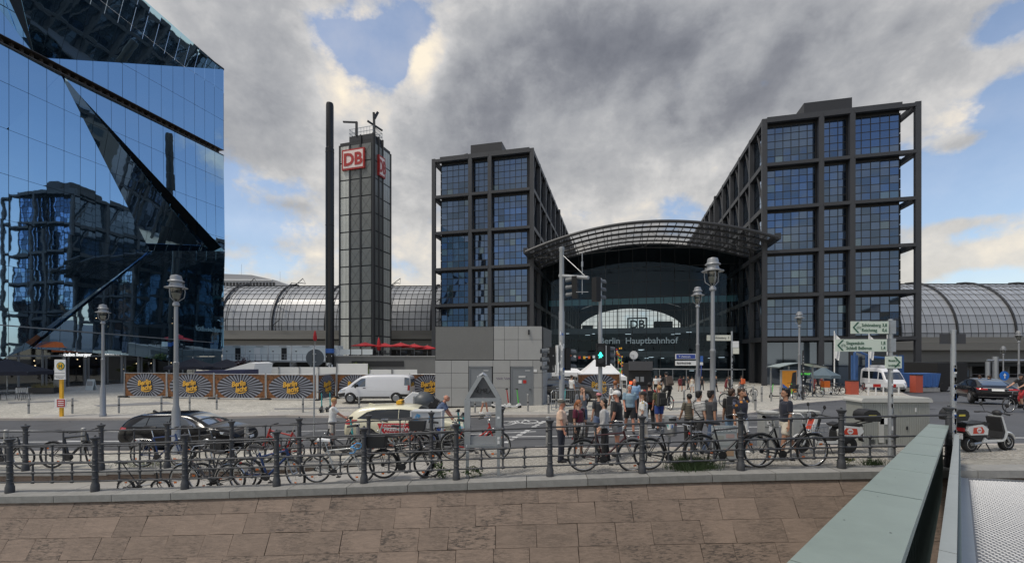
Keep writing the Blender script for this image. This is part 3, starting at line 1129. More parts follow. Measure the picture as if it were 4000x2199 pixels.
# ---------------------------------------------------------------- the two office blocks bridging the station
M_frame = pm('steel_frame_grey', (.048, .050, .056), .5, .25, .16, .6, 0)
M_pane = glassmat('office_glass', (.32, .45, .68), .29, (.014, .022, .038), .03, bump=.02, bscale=.7, oi=.35)
M_pane2 = glassmat('office_glass_blind', (.42, .55, .66), .27, (.035, .055, .065), .05, oi=.3)
M_pane3 = glassmat('office_glass_deep', (.30, .42, .6), .26, (.010, .014, .02), .03, oi=.3)
M_paned = glassmat('office_glass_side', (.42, .5, .62), .22, (.03, .04, .05), .06, oi=.3)
M_bar = pm('window_bar', (.025, .026, .028), .5, .2)
M_attic = pm('dark_cladding', (.03, .031, .036), .5, .2)
DN = V((.2445, 1)).normalized()
DE = V((22.0, -5.3)).normalized()
LEV = [44.1 - 7.62 * k for k in range(6)]          # beam levels
def block(name, label, FL, FR, cols, fr, side, nbays, glassin):
 FL, FR = V(FL), V(FR)
 root = thing(name, label, 'office building', (FL.x, FL.y, 0))
 W_ = (FR - FL).length
 ex = (FR - FL).normalized()
 def pt(s, z, dep=0.):
  p = ex * s + DN * dep
  return V((p.x, p.y, z))
 base = -2.9
 CW = .56
 # columns of the front
 for c in cols:
  mb = MB().bar(pt(c, base), pt(c, LEV[0] + .45), CW, .8, up=(ex.x, ex.y, 0))
  mb.build('column', M_frame, root)
 for z in LEV:
  for a, b in zip(cols, cols[1:]):
   mb = MB().bar(pt(a + CW / 2 + .002, z, .02), pt(b - CW / 2 - .002, z, .02), .7, .55)
   mb.build('beam', M_frame, root)
 # glass front, set back
 g0, g1 = glassin
 dep = 1.0
 cells = []
 for k in range(5):
  z1, z0 = LEV[k] - .55, LEV[k + 1] + .5
  for (a, b, nc) in fr:
   for i in range(nc):
    for j in range(5):
     cells.append((a + (b - a) * i / nc, a + (b - a) * (i + 1) / nc, z0 + (z1 - z0) * j / 5, z0 + (z1 - z0) * (j + 1) / 5))
 cells.sort(key=lambda c: -c[2] if 0 else c[2])
 cache = {}
 rest = MB()
 for n_, (a, b, z0, z1) in enumerate(cells):
  w_, h_ = round(b - a - .13, 2), round(z1 - z0 - .13, 2)
  if n_ < 300:
   q_ = random.random()
   mt_ = M_pane2 if q_ < .07 else (M_pane3 if q_ < .35 else M_pane)
   key = (w_, h_, n_ % 4, mt_.name)
   if key not in cache:
    mb = MB()
    t1, t2 = random.gauss(0, .006), random.gauss(0, .006)
    P = [V((ex.x * x, ex.y * x, z)) + V((DN.x, DN.y, 0)) * (t1 * x + t2 * z) for x, z in ((-w_ / 2, -h_ / 2), (w_ / 2, -h_ / 2), (w_ / 2, h_ / 2), (-w_ / 2, h_ / 2))]
    mb.poly(P)
    cache[key] = mb.mesh('pane', mt_)
   link('pane', cache[key], root, loc=pt((a + b) / 2, (z0 + z1) / 2, dep))
  else:
   rest.poly([pt(a + .06, z0 + .06, dep), pt(b - .06, z0 + .06, dep), pt(b - .06, z1 - .06, dep + .006), pt(a + .06, z1 - .06, dep + .006)])
 if len(cells) > 300:
  struct(rest.build('panes_above', M_pane, root), 'stuff')
 mb = MB()
 for k in range(5):
  z1, z0 = LEV[k] - .55, LEV[k + 1] + .5
  for (a, b, nc) in fr:
   for i in range(nc + 1):
    mb.bar(pt(a + (b - a) * i / nc, z0, dep + .02), pt(a + (b - a) * i / nc, z1, dep + .02), .12, .1, up=(ex.x, ex.y, 0))
   for j in range(6):
    z = z0 + (z1 - z0) * j / 5
    mb.bar(pt(a, z, dep + .03), pt(b, z, dep + .03), .1, .12)
 struct(mb.build('glazing_bars', M_bar, root), 'stuff')
 # body behind the glass
 L = nbays * 7.6
 mb = MB()
 def hexa(s0, s1, z0, z1, d0, d1):
  lo = [pt(s0, z0, d0), pt(s1, z0, d0), pt(s1, z0, d1), pt(s0, z0, d1)]
  hi = [pt(s0, z1, d0), pt(s1, z1, d0), pt(s1, z1, d1), pt(s0, z1, d1)]
  l, h = mb.verts(lo), mb.verts(hi)
  mb._f(l[::-1]); mb._f(h)
  for i in range(4):
   mb._f([l[i], l[(i + 1) % 4], h[(i + 1) % 4], h[i]])
 hexa(g0, g1, LEV[5] - .3, LEV[0] + .5, dep + .15, L)
 hexa(g0 + .6, g1 - .6, LEV[5] - .3, LEV[0] + .9, 1.2, L) if 0 else None
 mb.build('dark_body', M_attic, root)
 # floor plates that show between frame and glass
 for z in LEV:
  mb = MB().bar(pt(.5, z, .75), pt(W_ - .5, z, .85), .9, .14)
  mb.build('floor_edge', M_bar, root)
 # long sides: frame of columns, beams and struts in front of a glazed wall
 for sd in (0, 1):
  s = 0. if sd == 0 else W_
  sg = g0 if sd == 0 else g1
  vis = (sd == side)
  for k in range(1, nbays + 1):
   thick = 1.5 if k % 6 == 5 else .8
   mb = MB().bar(pt(s, base if k < 4 else 0, k * 7.6), pt(s, LEV[0] + .45, k * 7.6), .8, thick, up=(ex.x, ex.y, 0))
   mb.build('column', M_frame, root)
  for z in LEV:
   mb = MB().bar(pt(s, z, .5), pt(s, z, L), .7, .8)
   mb.build('beam', M_frame, root)
  if vis:
   for k in range(nbays):
    for j in range(5):
     zt, zb = LEV[j] - .3, LEV[j + 1] + .3
     mb = MB()
     mb.bar(pt(s, zb, k * 7.6 + .5), pt(s, zt, k * 7.6 + 3.8), .26)
     mb.build('strut', M_frame, root)
  # short tie beams joining frame and glass
  mb = MB()
  for k in range(nbays + 1):
   for z in LEV:
    mb.bar(pt(s, z, k * 7.6), pt(sg, z, k * 7.6), .4, .5)
  mb.build('tie_beams', M_frame, root)
  # side glazing: a strip of panes per storey and bay
  mb = MB()
  bb = MB()
  so = sg + (-.12 if sd == 0 else .12)
  for k in range(nbays):
   for j in range(5):
    z1, z0 = LEV[j] - .4, LEV[j + 1] + .4
    for a in range(4):
     for c in range(4):
      d0, d1 = k * 7.6 + dep + a * 1.9 * .98, k * 7.6 + dep + (a + 1) * 1.9 * .98
      y0, y1 = z0 + (z1 - z0) * c / 4, z0 + (z1 - z0) * (c + 1) / 4
      mb.poly([pt(so, y0 + .05, d0 + .05), pt(so, y0 + .05, d1 - .05), pt(so, y1 - .05, d1 - .05), pt(so, y1 - .05, d0 + .05)])
  struct(mb.build('side_panes', M_paned, root), 'stuff')
 # roof plant room
 mb = MB()
 hexa(W_ * .33, W_ * .66, LEV[0] + .5, LEV[0] + 4.3, 3.5, 12)
 mb.build('plant_room', M_attic, root)
 mb = MB()
 hexa(g0, g1, LEV[0] + .48, LEV[0] + .95, .3, L)
 mb.build('roof_slab', M_frame, root)
 # ground storeys
 mb = MB()
 hexa(g0 + .5, g1 - .5, base, LEV[5] - .32, dep + 2.0, L)
 mb.build('lower_body', M_core, root)
 for i in range(7):
  a = g0 + .6 + (g1 - g0 - 1.2) * i / 7
  b = g0 + .6 + (g1 - g0 - 1.2) * (i + 1) / 7
  for (z0, z1) in ((base, 1.2), (1.3, LEV[5] - .5)):
   mb = MB()
   mb.poly([pt(a + .08, z0, dep + 1.9), pt(b - .08, z0, dep + 1.9), pt(b - .08, z1, dep + 1.9), pt(a + .08, z1, dep + 1.9)])
   mb.build('ground_floor_pane', M_paned, root)
 return root, pt
WR = V((22., -5.3)).length
k_ = WR / 22.63
blkR, ptR = block('office_block', 'tall grey framed office block with blue panes on the right of the arched canopy', (44.3, 76.8), (66.3, 71.5), [0, 8.75, 13.35, WR],
                  [(.75, 8.3, 6), (9.2, 12.95, 3), (13.8, 20.6, 5)], 0, 13, (.6, WR - 1.9))
WL = V((20.48, -4.95)).length
blkL, ptL = block('office_block', 'tall grey framed office block with blue panes on the left of the arched canopy', (-16.5, 92.4), (3.98, 87.5), [0, 8.1, 12.3, WL],
                  [(1.3, 7.75, 5), (8.45, 11.95, 3), (12.65, 19.9, 6)], 1, 13, (1.2, WL - .6))
# mast and dish on the left block
mb = MB()
mb.tube([ptL(5.6, LEV[0] + .9, 5), ptL(5.6, LEV[0] + 3.4, 5)], .12, 6)
mb.ell(ptL(5.4, LEV[0] + 2.4, 4.6), (.75, .4, .75), 10, 6)
mb.build('satellite_dish', M_dark, blkL)
# ---------------------------------------------------------------- station entrance hall with arched canopy
hall = thing('station_entrance_hall', 'dark glazed railway station hall under a wide arched louvred canopy between two office blocks', 'railway station', (23.5, 78, 0))
HO = V((23.5, 78., 0))
LT, RT = V((2.56, 82.84)), V((44.3, 72.8))
def vault(t, dep, dz=0.):
 p = LT.lerp(RT, t) + DN * dep
 return V((p.x, p.y, 23.0 + 4.15 * (1 - (2 * t - 1) ** 2) + dz)) - HO
M_can = pm('canopy_steel', (.045, .047, .052), .45, .4)
NL = 26
for i in range(NL):
 d = .25 + i * .64
 mb = MB()
 a = [vault(j / 28, d, 0) for j in range(29)]
 b = [vault(j / 28, d + .36, .14) for j in range(29)]
 for j in range(28):
  mb.poly([a[j], a[j + 1], b[j + 1], b[j]])
 bmesh.ops.remove_doubles(mb.bm, verts=mb.bm.verts, dist=.001)
 r = bmesh.ops.solidify(mb.bm, geom=mb.bm.faces[:], thickness=.05)
 mb.build('louvre', M_can, hall)
for i, d in enumerate((0., 3.2, 6.6, 10, 13.4, 16.6)):
 mb = MB()
 mb.tube([vault(j / 30, d, -.25) for j in range(31)], .2 if i else .3, 8)
 mb.build('arch_beam', M_can, hall)
for j in range(1, 30):
 t = j / 30
 mb = MB()
 mb.bar(vault(t, 0, -.08), vault(t, 16.8, -.08), .10, .16)
 mb.build('purlin', M_can, hall)
for t in (.0, 1.):
 mb = MB()
 mb.bar(vault(t, -.2, 0), vault(t, 17, 0), .8, 1.0)
 mb.build('edge_beam', M_can, hall)
# under-slung cable truss
mb = MB()
p0, p1 = vault(.02, 5, -1.3), vault(.98, 5, -1.0)
mb.tube([vault(.02, 5, -.6)] + [vault(t, 5, -3.0 * (1 - abs(2 * t - 1) ** 3) - .6) for t in (.14, .3, .5, .7, .86)] + [vault(.98, 5, -.6)], .05, 6)
for t in (.2, .35, .5, .65, .8):
 mb.tube([vault(t, 5, -.3), vault(t, 5, -3.0 * (1 - abs(2 * t - 1) ** 3) - .6)], .06, 6)
 for dt in (-.13, .13):
  mb.tube([vault(t, 5, -3.0 * (1 - abs(2 * t - 1) ** 3) - .6), vault(max(.02, min(.98, t + dt)), 5, -.3)], .03, 5)
mb.build('cable_truss', M_can, hall)
# glazed front wall
M_hall = glassmat('hall_glass', (.42, .58, .75), .012, (.01, .01, .01), .02, trans=(.60, .68, .73), bump=.05, bscale=.4, ior=1.36)
GD_ = 16.4
nx, zz = 15, [-2.7, .3, 3.4, 6.5, 9.6, 12.7, 15.8, 18.9, 22.0]
for i in range(nx):
 t0, t1 = i / nx, (i + 1) / nx
 for j in range(len(zz)):
  a0, a1 = vault(t0 + .001, GD_), vault(t1 - .001, GD_)
  z0 = zz[j] + .04
  zt0, zt1 = (zz[j + 1] - .04,) * 2 if j + 1 < len(zz) else (a0.z - .3, a1.z - .3)
  mb = MB()
  mb.poly([V((a0.x, a0.y, z0)), V((a1.x, a1.y, z0)), V((a1.x, a1.y, zt1)), V((a0.x, a0.y, zt0))])
  mb.build('glass_pane', M_hall, hall)
mb = MB()
for i in range(nx + 1):
 a0 = vault(i / nx, GD_ + .1)
 mb.bar(V((a0.x, a0.y, -2.7)), a0, .07, .1)
for z in zz:
 mb.bar(V((vault(0, GD_ + .1).x, vault(0, GD_ + .1).y, z)), V((vault(1, GD_ + .1).x, vault(1, GD_ + .1).y, z)), .08, .06)
mb.build('glazing_bars', M_dark, hall)
# interior: dark vault, decks, far gable with its bright arched window
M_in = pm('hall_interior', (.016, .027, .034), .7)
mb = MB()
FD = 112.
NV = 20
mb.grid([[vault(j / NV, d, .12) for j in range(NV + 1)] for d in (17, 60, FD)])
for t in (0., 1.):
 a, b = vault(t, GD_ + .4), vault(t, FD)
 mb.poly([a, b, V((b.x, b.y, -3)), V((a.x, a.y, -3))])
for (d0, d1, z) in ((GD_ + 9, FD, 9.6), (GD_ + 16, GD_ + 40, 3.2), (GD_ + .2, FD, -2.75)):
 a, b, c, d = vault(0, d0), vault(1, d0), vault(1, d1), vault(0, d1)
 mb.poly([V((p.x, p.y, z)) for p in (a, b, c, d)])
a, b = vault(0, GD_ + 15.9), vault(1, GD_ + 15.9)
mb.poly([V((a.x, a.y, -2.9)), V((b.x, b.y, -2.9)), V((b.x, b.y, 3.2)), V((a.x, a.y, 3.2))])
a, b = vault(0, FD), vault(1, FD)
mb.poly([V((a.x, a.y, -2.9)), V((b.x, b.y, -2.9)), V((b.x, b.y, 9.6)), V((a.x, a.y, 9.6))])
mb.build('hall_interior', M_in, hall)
mb = MB()
for d in (GD_ + 8.9, GD_ + 15.8):
 a, b = vault(.01, d), vault(.99, d)
 z = 9.0 if d < GD_ + 12 else 3.6
 mb.bar(V((a.x, a.y, z)), V((b.x, b.y, z)), .3, 1.3)
mb.build('deck_edge', pm('concrete_dark', (.16, .165, .17), .7), hall)
mb = MB()
a, b = vault(.01, GD_ + 8.7), vault(.99, GD_ + 8.7)
for k in range(22):
 p, q = a.lerp(b, (k + .04) / 22), a.lerp(b, (k + .96) / 22)
 mb.poly([V((p.x, p.y, 15.2)), V((q.x, q.y, 15.2)), V((q.x, q.y, 16.6)), V((p.x, p.y, 16.6))])
mb.build('bridge_glazing', pm('teal_glass_band', (.16, .34, .36), .15, 0, .2), hall)
# ribs of the far gable against the sky
mb = MB()
for k in range(1, 26):
 a = vault(k / 26, FD - .3)
 mb.bar(V((a.x, a.y, 9.6)), a, .14 if k % 5 else .4, .2)
for z in (11.2, 12.8, 14.4, 16.2, 18, 20, 22, 24):
 h = (z - 23) / 4.15
 w_ = .5 * sqrt(max(0, 1 - h)) if z > 23 else .5
 mb.bar(V((vault(.5 - w_, FD - .3).x, vault(.5 - w_, FD - .3).y, z)), V((vault(.5 + w_, FD - .3).x, vault(.5 + w_, FD - .3).y, z)), .12, .1 if z != 14.4 else .5)
mb.build('gable_bars', M_dark, hall)
mb = MB()
for j in range(40):
 q = []
 for t in (j / 40, (j + 1) / 40):
  p = vault(t, FD - .5)
  e = 12.2 + 11.0 * sqrt(max(0, 1 - ((t - .5) / .52) ** 2))
  q += [p, V((p.x, p.y, e))]
 mb.poly([q[0], q[2], q[3], q[1]])
mb.build('gable_header', M_in, hall)
# solid wings beside the far window
mb = MB()
for (t0, t1) in ((0, .04), (.96, 1)):
 a, b = vault(t0, FD - 6), vault(t1, FD - 6)
 mb.poly([V((a.x, a.y, 9)), V((b.x, b.y, 9)), V((b.x, b.y, 28)), V((a.x, a.y, 28))])
mb.build('gable_wing', M_in, hall)
mb = MB()
for (u, v, w_, h_) in ((1478, 838, 3.2, 5), (1497, 846, 5, 3), (1668, 832, 5.5, 6), (1690, 842, 4, 4.5), (1640, 850, 7, 2), (1540, 853, 9, 1.4)):
 q = W(u, v, 140) - HO
 mb.box(q, (w_, 2, h_))
mb.build('platform_building', M_in, hall)
Md = Matrix((V((DE.x, DE.y, 0)), V((DN.x, DN.y, 0)), V((0, 0, 1)))).transposed().to_4x4()
M_dbg = pm('grey_sign', (.42, .46, .48), .5)
pdb = W(1603, 815, 150) - HO
mb = MB()
Mdb = T_(pdb) @ Md
for (c, s_) in (((0, 0, 2.0), (6.2, .2, .5)), ((0, 0, -2.0), (6.2, .2, .5)), ((-3.1, 0, 0), (.5, .2, 4.4)), ((3.1, 0, 0), (.5, .2, 4.4))):
 mb.box(c, s_, Mdb)
mb.build('logo_frame', M_dbg, hall)
text('DB', 2.7, M_dbg, hall, Mdb @ T_((0, 0, -1.35)), .1, align='CENTER', bold=.03)
M_let = pm('blue_grey_letters', (.22, .29, .33), .5, emit=.05)
dW = 91.2
pw = W(1604, 864, dW - .9) - HO
text('Berlin  Hauptbahnhof', 1.25, M_let, hall, T_(pw) @ Md @ T_((0, -.5, 0)), .06, align='CENTER', bold=.012)
# entrance storey: posts, escalators, light strips
mb = MB()
for k in range(16):
 a = vault((k + .5) / 16, GD_ - .3)
 mb.bar(V((a.x, a.y, -2.8)), V((a.x, a.y, .3)), .14)
a, b = vault(.02, GD_ - .3), vault(.98, GD_ - .3)
mb.bar(V((a.x, a.y, .35)), V((b.x, b.y, .35)), .5, .22)
mb.build('door_frames', M_galv, hall)
mb = MB()
for k in range(5):
 a = vault(.35 + k * .06, GD_ + 7)
 mb.bar(V((a.x, a.y, -2.5)), V((a.x + 3, a.y + 9, 3.2)), .9, .4)
mb.build('escalator', M_galv, hall)
M_strip = pm('light_strip', (.8, .9, .95), .5, emit=1.2)
mb = MB()
for k in range(26):
 t = random.uniform(.05, .95)
 a = vault(t, GD_ + random.uniform(3, 15))
 z = random.choice((2.6, 2.8, 8.3, -.2, 4.5))
 mb.box((a.x, a.y, z), (random.uniform(.4, 1.4), .1, .07))
mb.build('light_strip', M_strip, hall)
# ---------------------------------------------------------------- glazed train halls left and right, on their viaducts
M_barrel = pm('train_hall_glass', (.34, .355, .38), .34, 0, .14, .25, spec=.4, oi=.14)
def trainhall(name, label, xa, xb, Y0, dep, zs, zc, nb, ribs, outside):
 root = thing(name, label, 'train hall', (xa, Y0, 0))
 NR = 11
 prof = []
 for i in range(NR + 1):
  a = (-8 + 98 * i / NR) * pi / 180
  prof.append((dep * (1 - cos(a)), zs + (zc - zs) * sin(a) + .9))
 off = min(p[0] for p in prof)
 W_ = xb - xa
 nmain = 300 // NR
 n_ = 0
 cw = W_ / nb
 cache = {}
 stuff = MB()
 for i in range(NR):
  (y0, z0), (y1, z1) = prof[i], prof[i + 1]
  for j in range(nb):
   t1, t2 = random.gauss(0, .004), random.gauss(0, .004)
   P = [V((cw * j + .07, y0, z0)), V((cw * (j + 1) - .07, y0, z0)), V((cw * (j + 1) - .07, y1, z1 - .08)), V((cw * j + .07, y1, z1 - .08))]
   c = sum(P, V()) / 4
   P = [p + V((0, 1, 0)) * (t1 * (p.x - c.x) + t2 * (p.z - c.z)) for p in P]
   if n_ < 300:
    mb = MB(); mb.poly([p - c for p in P])
    mb.build('pane', M_barrel, root).location = c
   else:
    stuff.poly(P)
   n_ += 1
 if n_ > 300:
  struct(stuff.build('panes_top', M_barrel, root), 'stuff')
 mb = MB()
 for j in range(nb + 1):
  mb.tube([(cw * j, y, z) for y, z in prof], .05, 4)
 for (y, z) in prof:
  mb.bar((0, y, z), (W_, y, z), .09)
 struct(mb.build('glazing_bars', M_bar, root), 'stuff')
 for x in ribs:
  mb = MB()
  mb.tube([(x, y - .15, z + .25) for y, z in prof], .22, 6)
  mb.build('arch_rib', M_frame, root)
  if outside:
   mb = MB()
   q = [(x + 2.2, y - 1.0, z + .6) for y, z in prof]
   mb.tube(q, .09, 5)
   for i in range(1, NR, 3):
    y, z = prof[i]
    mb.tube([(x, y - .1, z), (x + 3.2, y - 2.2, z + 1.6)], .1, 5)
    mb.tube([(x + 3.2, y - 2.2, z + 1.6), (x + 2.2, prof[min(i + 2, NR)][0] - .6, prof[min(i + 2, NR)][1] + .6)], .05, 5)
   mb.build('outer_brace', M_frame, root)
 mb = MB()
 mb.grid([[V((0, y + .35, z - .2)), V((W_, y + .35, z - .2))] for y, z in prof])
 mb.poly([(0, dep + 1, -2), (W_, dep + 1, -2), (W_, dep + 1, zc + .6), (0, dep + 1, zc + .6)])
 mb.build('inner_skin', pm('inner_skin_grey', (.10, .105, .11), .8), root)  # opaque grey lining behind the panes
 return root
def viaduct(name, label, xa, xb, Y0, bands, zbot):
 root = thing(name, label, 'viaduct', (xa, Y0, 0))
 for (z0, z1, o, mt) in bands:
  mb = MB().box(((xb - xa) / 2, o + 1.5, (z0 + z1) / 2), (xb - xa, 3., z1 - z0))
  mb.build('deck_beam', mt, root, bev=.04, seg=1)
 mb = MB().box(((xb - xa) / 2, 12, bands[-1][0] - .6), (xb - xa, 18, .9))
 mb.build('deck_slab', M_dark, root)
 n = max(2, int((xb - xa) / 9))
 for k in range(n):
  x = (k + .5) * (xb - xa) / n
  mb = MB().lathe([(.8, zbot), (.7, zbot + 2), (.7, bands[-1][0] - 1.0), (1.4, bands[-1][0] - .2)], 10, T_((x, 6, 0)))
  mb.build('pier', M_conc, root)
 return root
M_vd = pm('viaduct_concrete', (.20, .195, .18), .8, 0, .22, .4, .2, 6, streak=(.2, 1, 2))
trainhall('train_hall', 'glass barrel roof of the train hall left of the station, with outside braces', -76, -13.5, 107.5, 13.5, 9.3, 21.4, 42, [4, 17, 30, 43, 56], True)
viaduct('railway_viaduct', 'concrete railway viaduct under the left glass train hall', -90, -12, 106.2, [(8.3, 9.3, .3, M_vd), (7.2, 8.28, -.2, M_vd), (6.9, 7.18, .6, M_dark), (4.6, 6.88, .9, M_vd)], -1)
trainhall('train_hall', 'glass barrel roof of the train hall right of the tall office block', 88, 168, 108, 14.5, 7.6, 22.2, 44, [8, 22, 36.5, 51, 66], False)
viaduct('railway_viaduct', 'concrete railway viaduct under the right glass train hall', 74, 180, 106.5, [(6.2, 7.7, .3, M_vd), (4.5, 6.15, -.3, M_vd), (1.6, 4.45, .9, M_vd)], -3)
# far roof behind the left hall
fr_ = thing('far_office', 'pale curved roof of a far building over the left train hall', 'building', (-118, 178, 0))
mb = MB()
mb.prism([(0, 0), (0, 36.5), (12, 36.0), (22, 33.8), (31, 30.3), (31, 0)], 0, 25)
mb.build('roof', pm('pale_roof', (.42, .42, .43), .6), fr_)
mb = MB()
for k in range(16):
 mb.box((.8 + k * 1.35, -.05, 32.3), (.9, .12, 1.3))
mb.build('window_row', M_bar, fr_)
mb = MB().box((10, -.15, 33.9), (21, .3, .5)); mb.build('eaves', M_white, fr_)
mb = MB(); mb.tube([(6, 3, 36), (6, 3, 41)], .05, 4); mb.tube([(22, 3, 34), (22, 3, 38)], .05, 4); mb.build('mast', M_galv, fr_)
# brick building seen under the right viaduct
bb_ = thing('brick_building', 'red brick building with arched windows seen beneath the right viaduct', 'building', (150, 152, -3))
M_brick = pm('brick', (.36, .20, .13), .8, 0, .25, 2)
mb = MB().box((14, 4, 10), (52, 8, 20)); mb.build('wall', M_brick, bb_)
for k in range(15):
 for (z, h) in ((2.4, 3.2), (7.4, 2.6)):
  mb = MB()
  pl = [(-.6, 0), (.6, 0), (.6, h)] + [(.6 * cos(a * pi / 6), h + .6 * sin(a * pi / 6)) for a in range(1, 6)] + [(-.6, h)]
  mb.prism([(x + k * 3.3 - 9, zz_ + z) for x, zz_ in pl], -.06, .3)
  mb.build('arched_window', M_bar, bb_)
for z in (1.6, 6.5, 11.2):
 mb = MB().box((14, -.1, z), (52, .35, .4)); mb.build('cornice', pm('sandstone_band', (.45, .33, .22), .8), bb_)
# ---------------------------------------------------------------- unseen buildings added out of view to darken the cube's reflections
for k, (x, y, w_, l_, h_, col, lb) in enumerate(((112, -40, 20, 60, 24, (.20, .105, .06), 'long brown brick office building added out of view for the cube to mirror'), (116, 34, 24, 44, 20, (.10, .10, .10), 'dark grey office building added out of view for the cube to mirror'), (100, -110, 30, 50, 26, (.22, .17, .12), 'sandy stone building added unseen behind the bridge for the cube to mirror'))):
 t = thing('added_reflection_building', lb, 'building', (x, y, -2))
 MB().box((w_ / 2, l_ / 2, h_ / 2), (w_, l_, h_)).build('wall', pm('facade_%d' % k, col, .8, 0, .2, .3), t)
 for j in range(5):
  for i in range(int(l_ / 5)):
   MB().box((-.03, 2.5 + i * 5, 3.2 + j * 4.2), (.1, 3.4, 2.6)).build('window', M_paned, t)
 MB().box((w_ / 2, l_ / 2, h_ + .4), (w_ + .8, l_ + .8, .8)).build('roof', M_attic, t)
# ---------------------------------------------------------------- DB tower
P0, PL, PR = V((-20.6, 65.0)), V((-26.2, 66.66)), V((-19.3, 69.3))
dbt = thing('service_tower', 'slim grey glass block tower carrying two red and white signs at its top', 'tower', (P0.x * 1.45, P0.y * 1.45, 3.1 - 3.1 * 1.45), sc=1.45)
M_tpan = pm('grey_glass_panel', (.15, .155, .148), .35, .1, .15, 1.2)
M_tmesh = None
def meshmat():
 m = bpy.data.materials.new('perforated_panel')
 m.use_nodes = True
 w = NT(m.node_tree)
 tc = w.n('ShaderNodeTexCoord').outputs['Object']
 x = w.n('ShaderNodeTexVoronoi')
 x.inputs['Scale'].default_value = 5.5
 x.inputs['Randomness'].default_value = .15
 w.put(x.inputs['Vector'], tc)
 f = w.sstep(x.outputs['Distance'], .30, .42)
 nz = w.noise(tc, 1.2, 4)
 c = w.mix(f, (.26, .27, .25), (.60, .61, .57))
 c = w.mix(w.m('MULTIPLY', nz, .4), c, (.2, .21, .2))
 p = w.n('ShaderNodeBsdfPrincipled')
 w.put(p.inputs['Base Color'], c)
 p.inputs['Roughness'].default_value = .4
 o = w.n('ShaderNodeOutputMaterial')
 w.nt.links.new(p.outputs[0], o.inputs[0])
 return m
M_tmesh = meshmat()
TZ = [36.0, 34.2] + [34.2 - 2.62 * (i + 1) for i in range(13)]
eL, eR = (PL - P0), (PR - P0)
def tp(e, t, z, o=0.):
 n = V((e.y, -e.x)).normalized()
 if n.y > 0 and abs(n.y) > abs(n.x):
  n = -n
 if abs(n.x) > abs(n.y) and n.x < 0:
  n = -n
 p = e * t + n * o
 return V((p.x, p.y, z))
ROWS = [(34.9 - 2.62 * i, 34.9 - 2.62 * (i + 1)) for i in range(13)]
mb = MB()
Q4 = [V((0, 0)), V(eL), V(eL + eR), V(eR)]
lo, hi = mb.verts([V((q.x, q.y, -2)) for q in Q4]), mb.verts([V((q.x, q.y, 35.4)) for q in Q4])
mb._f(hi)
for i in range(4):
 mb._f([lo[i], lo[(i + 1) % 4], hi[(i + 1) % 4], hi[i]])
mb.build('core', M_bar, dbt)
mb = MB()
lo, hi = mb.verts([V((q.x, q.y, 35.3)) for q in [eL * .02, eL * .72, eL * .72 + eR * .55, eL * .02 + eR * .55]]), mb.verts([V((q.x, q.y, 36.2)) for q in [eL * .02, eL * .72, eL * .72 + eR * .55, eL * .02 + eR * .55]])
mb._f(hi)
for i in range(4):
 mb._f([lo[i], lo[(i + 1) % 4], hi[(i + 1) % 4], hi[i]])
mb.build('roof_cap', M_dark, dbt)
for (z1, z0) in ROWS:
 for (e, segs) in ((eL, ((.06, .36, 0), (.38, .68, 0), (.71, .985, 1))), (eR, ((.06, .27, 0), (.29, .50, 0), (.53, .97, 1)))):
  for (a, b, kind) in segs:
   mb = MB()
   mb.poly([tp(e, a, z0 + .09, .06), tp(e, b, z0 + .09, .06), tp(e, b, z1 - .09, .06), tp(e, a, z1 - .09, .06)])
   mb.build('cladding_panel', M_tmesh if kind else M_tpan, dbt)
   if not kind and e is eL:
    mb = MB()
    mb.bar(tp(e, a, z0 + .1, .1), tp(e, b, z1 - .1, .1), .012)
    mb.bar(tp(e, a, z1 - .1, .1), tp(e, b, z0 + .1, .1), .012)
    mb.build('cross_brace', M_dark, dbt)
for e, ts in ((eL, (.0, .37, .695, 1.)), (eR, (.03, .28, .515, 1.))):
 for t in ts:
  mb = MB(); mb.bar(tp(e, t, -2, .08), tp(e, t, 35.0 if t > .6 else 36.2, .08), .22); mb.build('upright', M_dark, dbt)
# roof railing and cranes
mb = MB()
ring = [eL * .02, eL * .72, eL * .72 + eR * .55, eL * .02 + eR * .55]
for i in range(4):
 a, b = ring[i], ring[(i + 1) % 4]
 for z in (36.7, 37.3):
  mb.bar((a.x, a.y, z), (b.x, b.y, z), .06)
 for k in range(8):
  p = a.lerp(b, k / 8)
  mb.bar((p.x, p.y, 36.2), (p.x, p.y, 37.3), .05)
mb.build('railing', M_galv, dbt)
mb = MB()
q = eL * .5
mb.bar((q.x, q.y, 36.2), (q.x, q.y, 38.3), .3); mb.bar((q.x + .1, q.y, 38.2), (q.x - 2.2, q.y + .5, 38.55), .22)
mb.bar((0, .5, 36), (-.1, .5, 39.5), .3); mb.bar((0, .5, 38.6), (.4, .8, 39.7), .35); mb.bar((-.9, 0, 38.0), (.9, 1.5, 37.3), .22)
mb.build('roof_crane', M_dark, dbt)
M_dbw = pm('sign_white', (.72, .60, .56), .4, emit=.03)
M_dbr = pm('sign_red', (.36, .022, .018), .4)
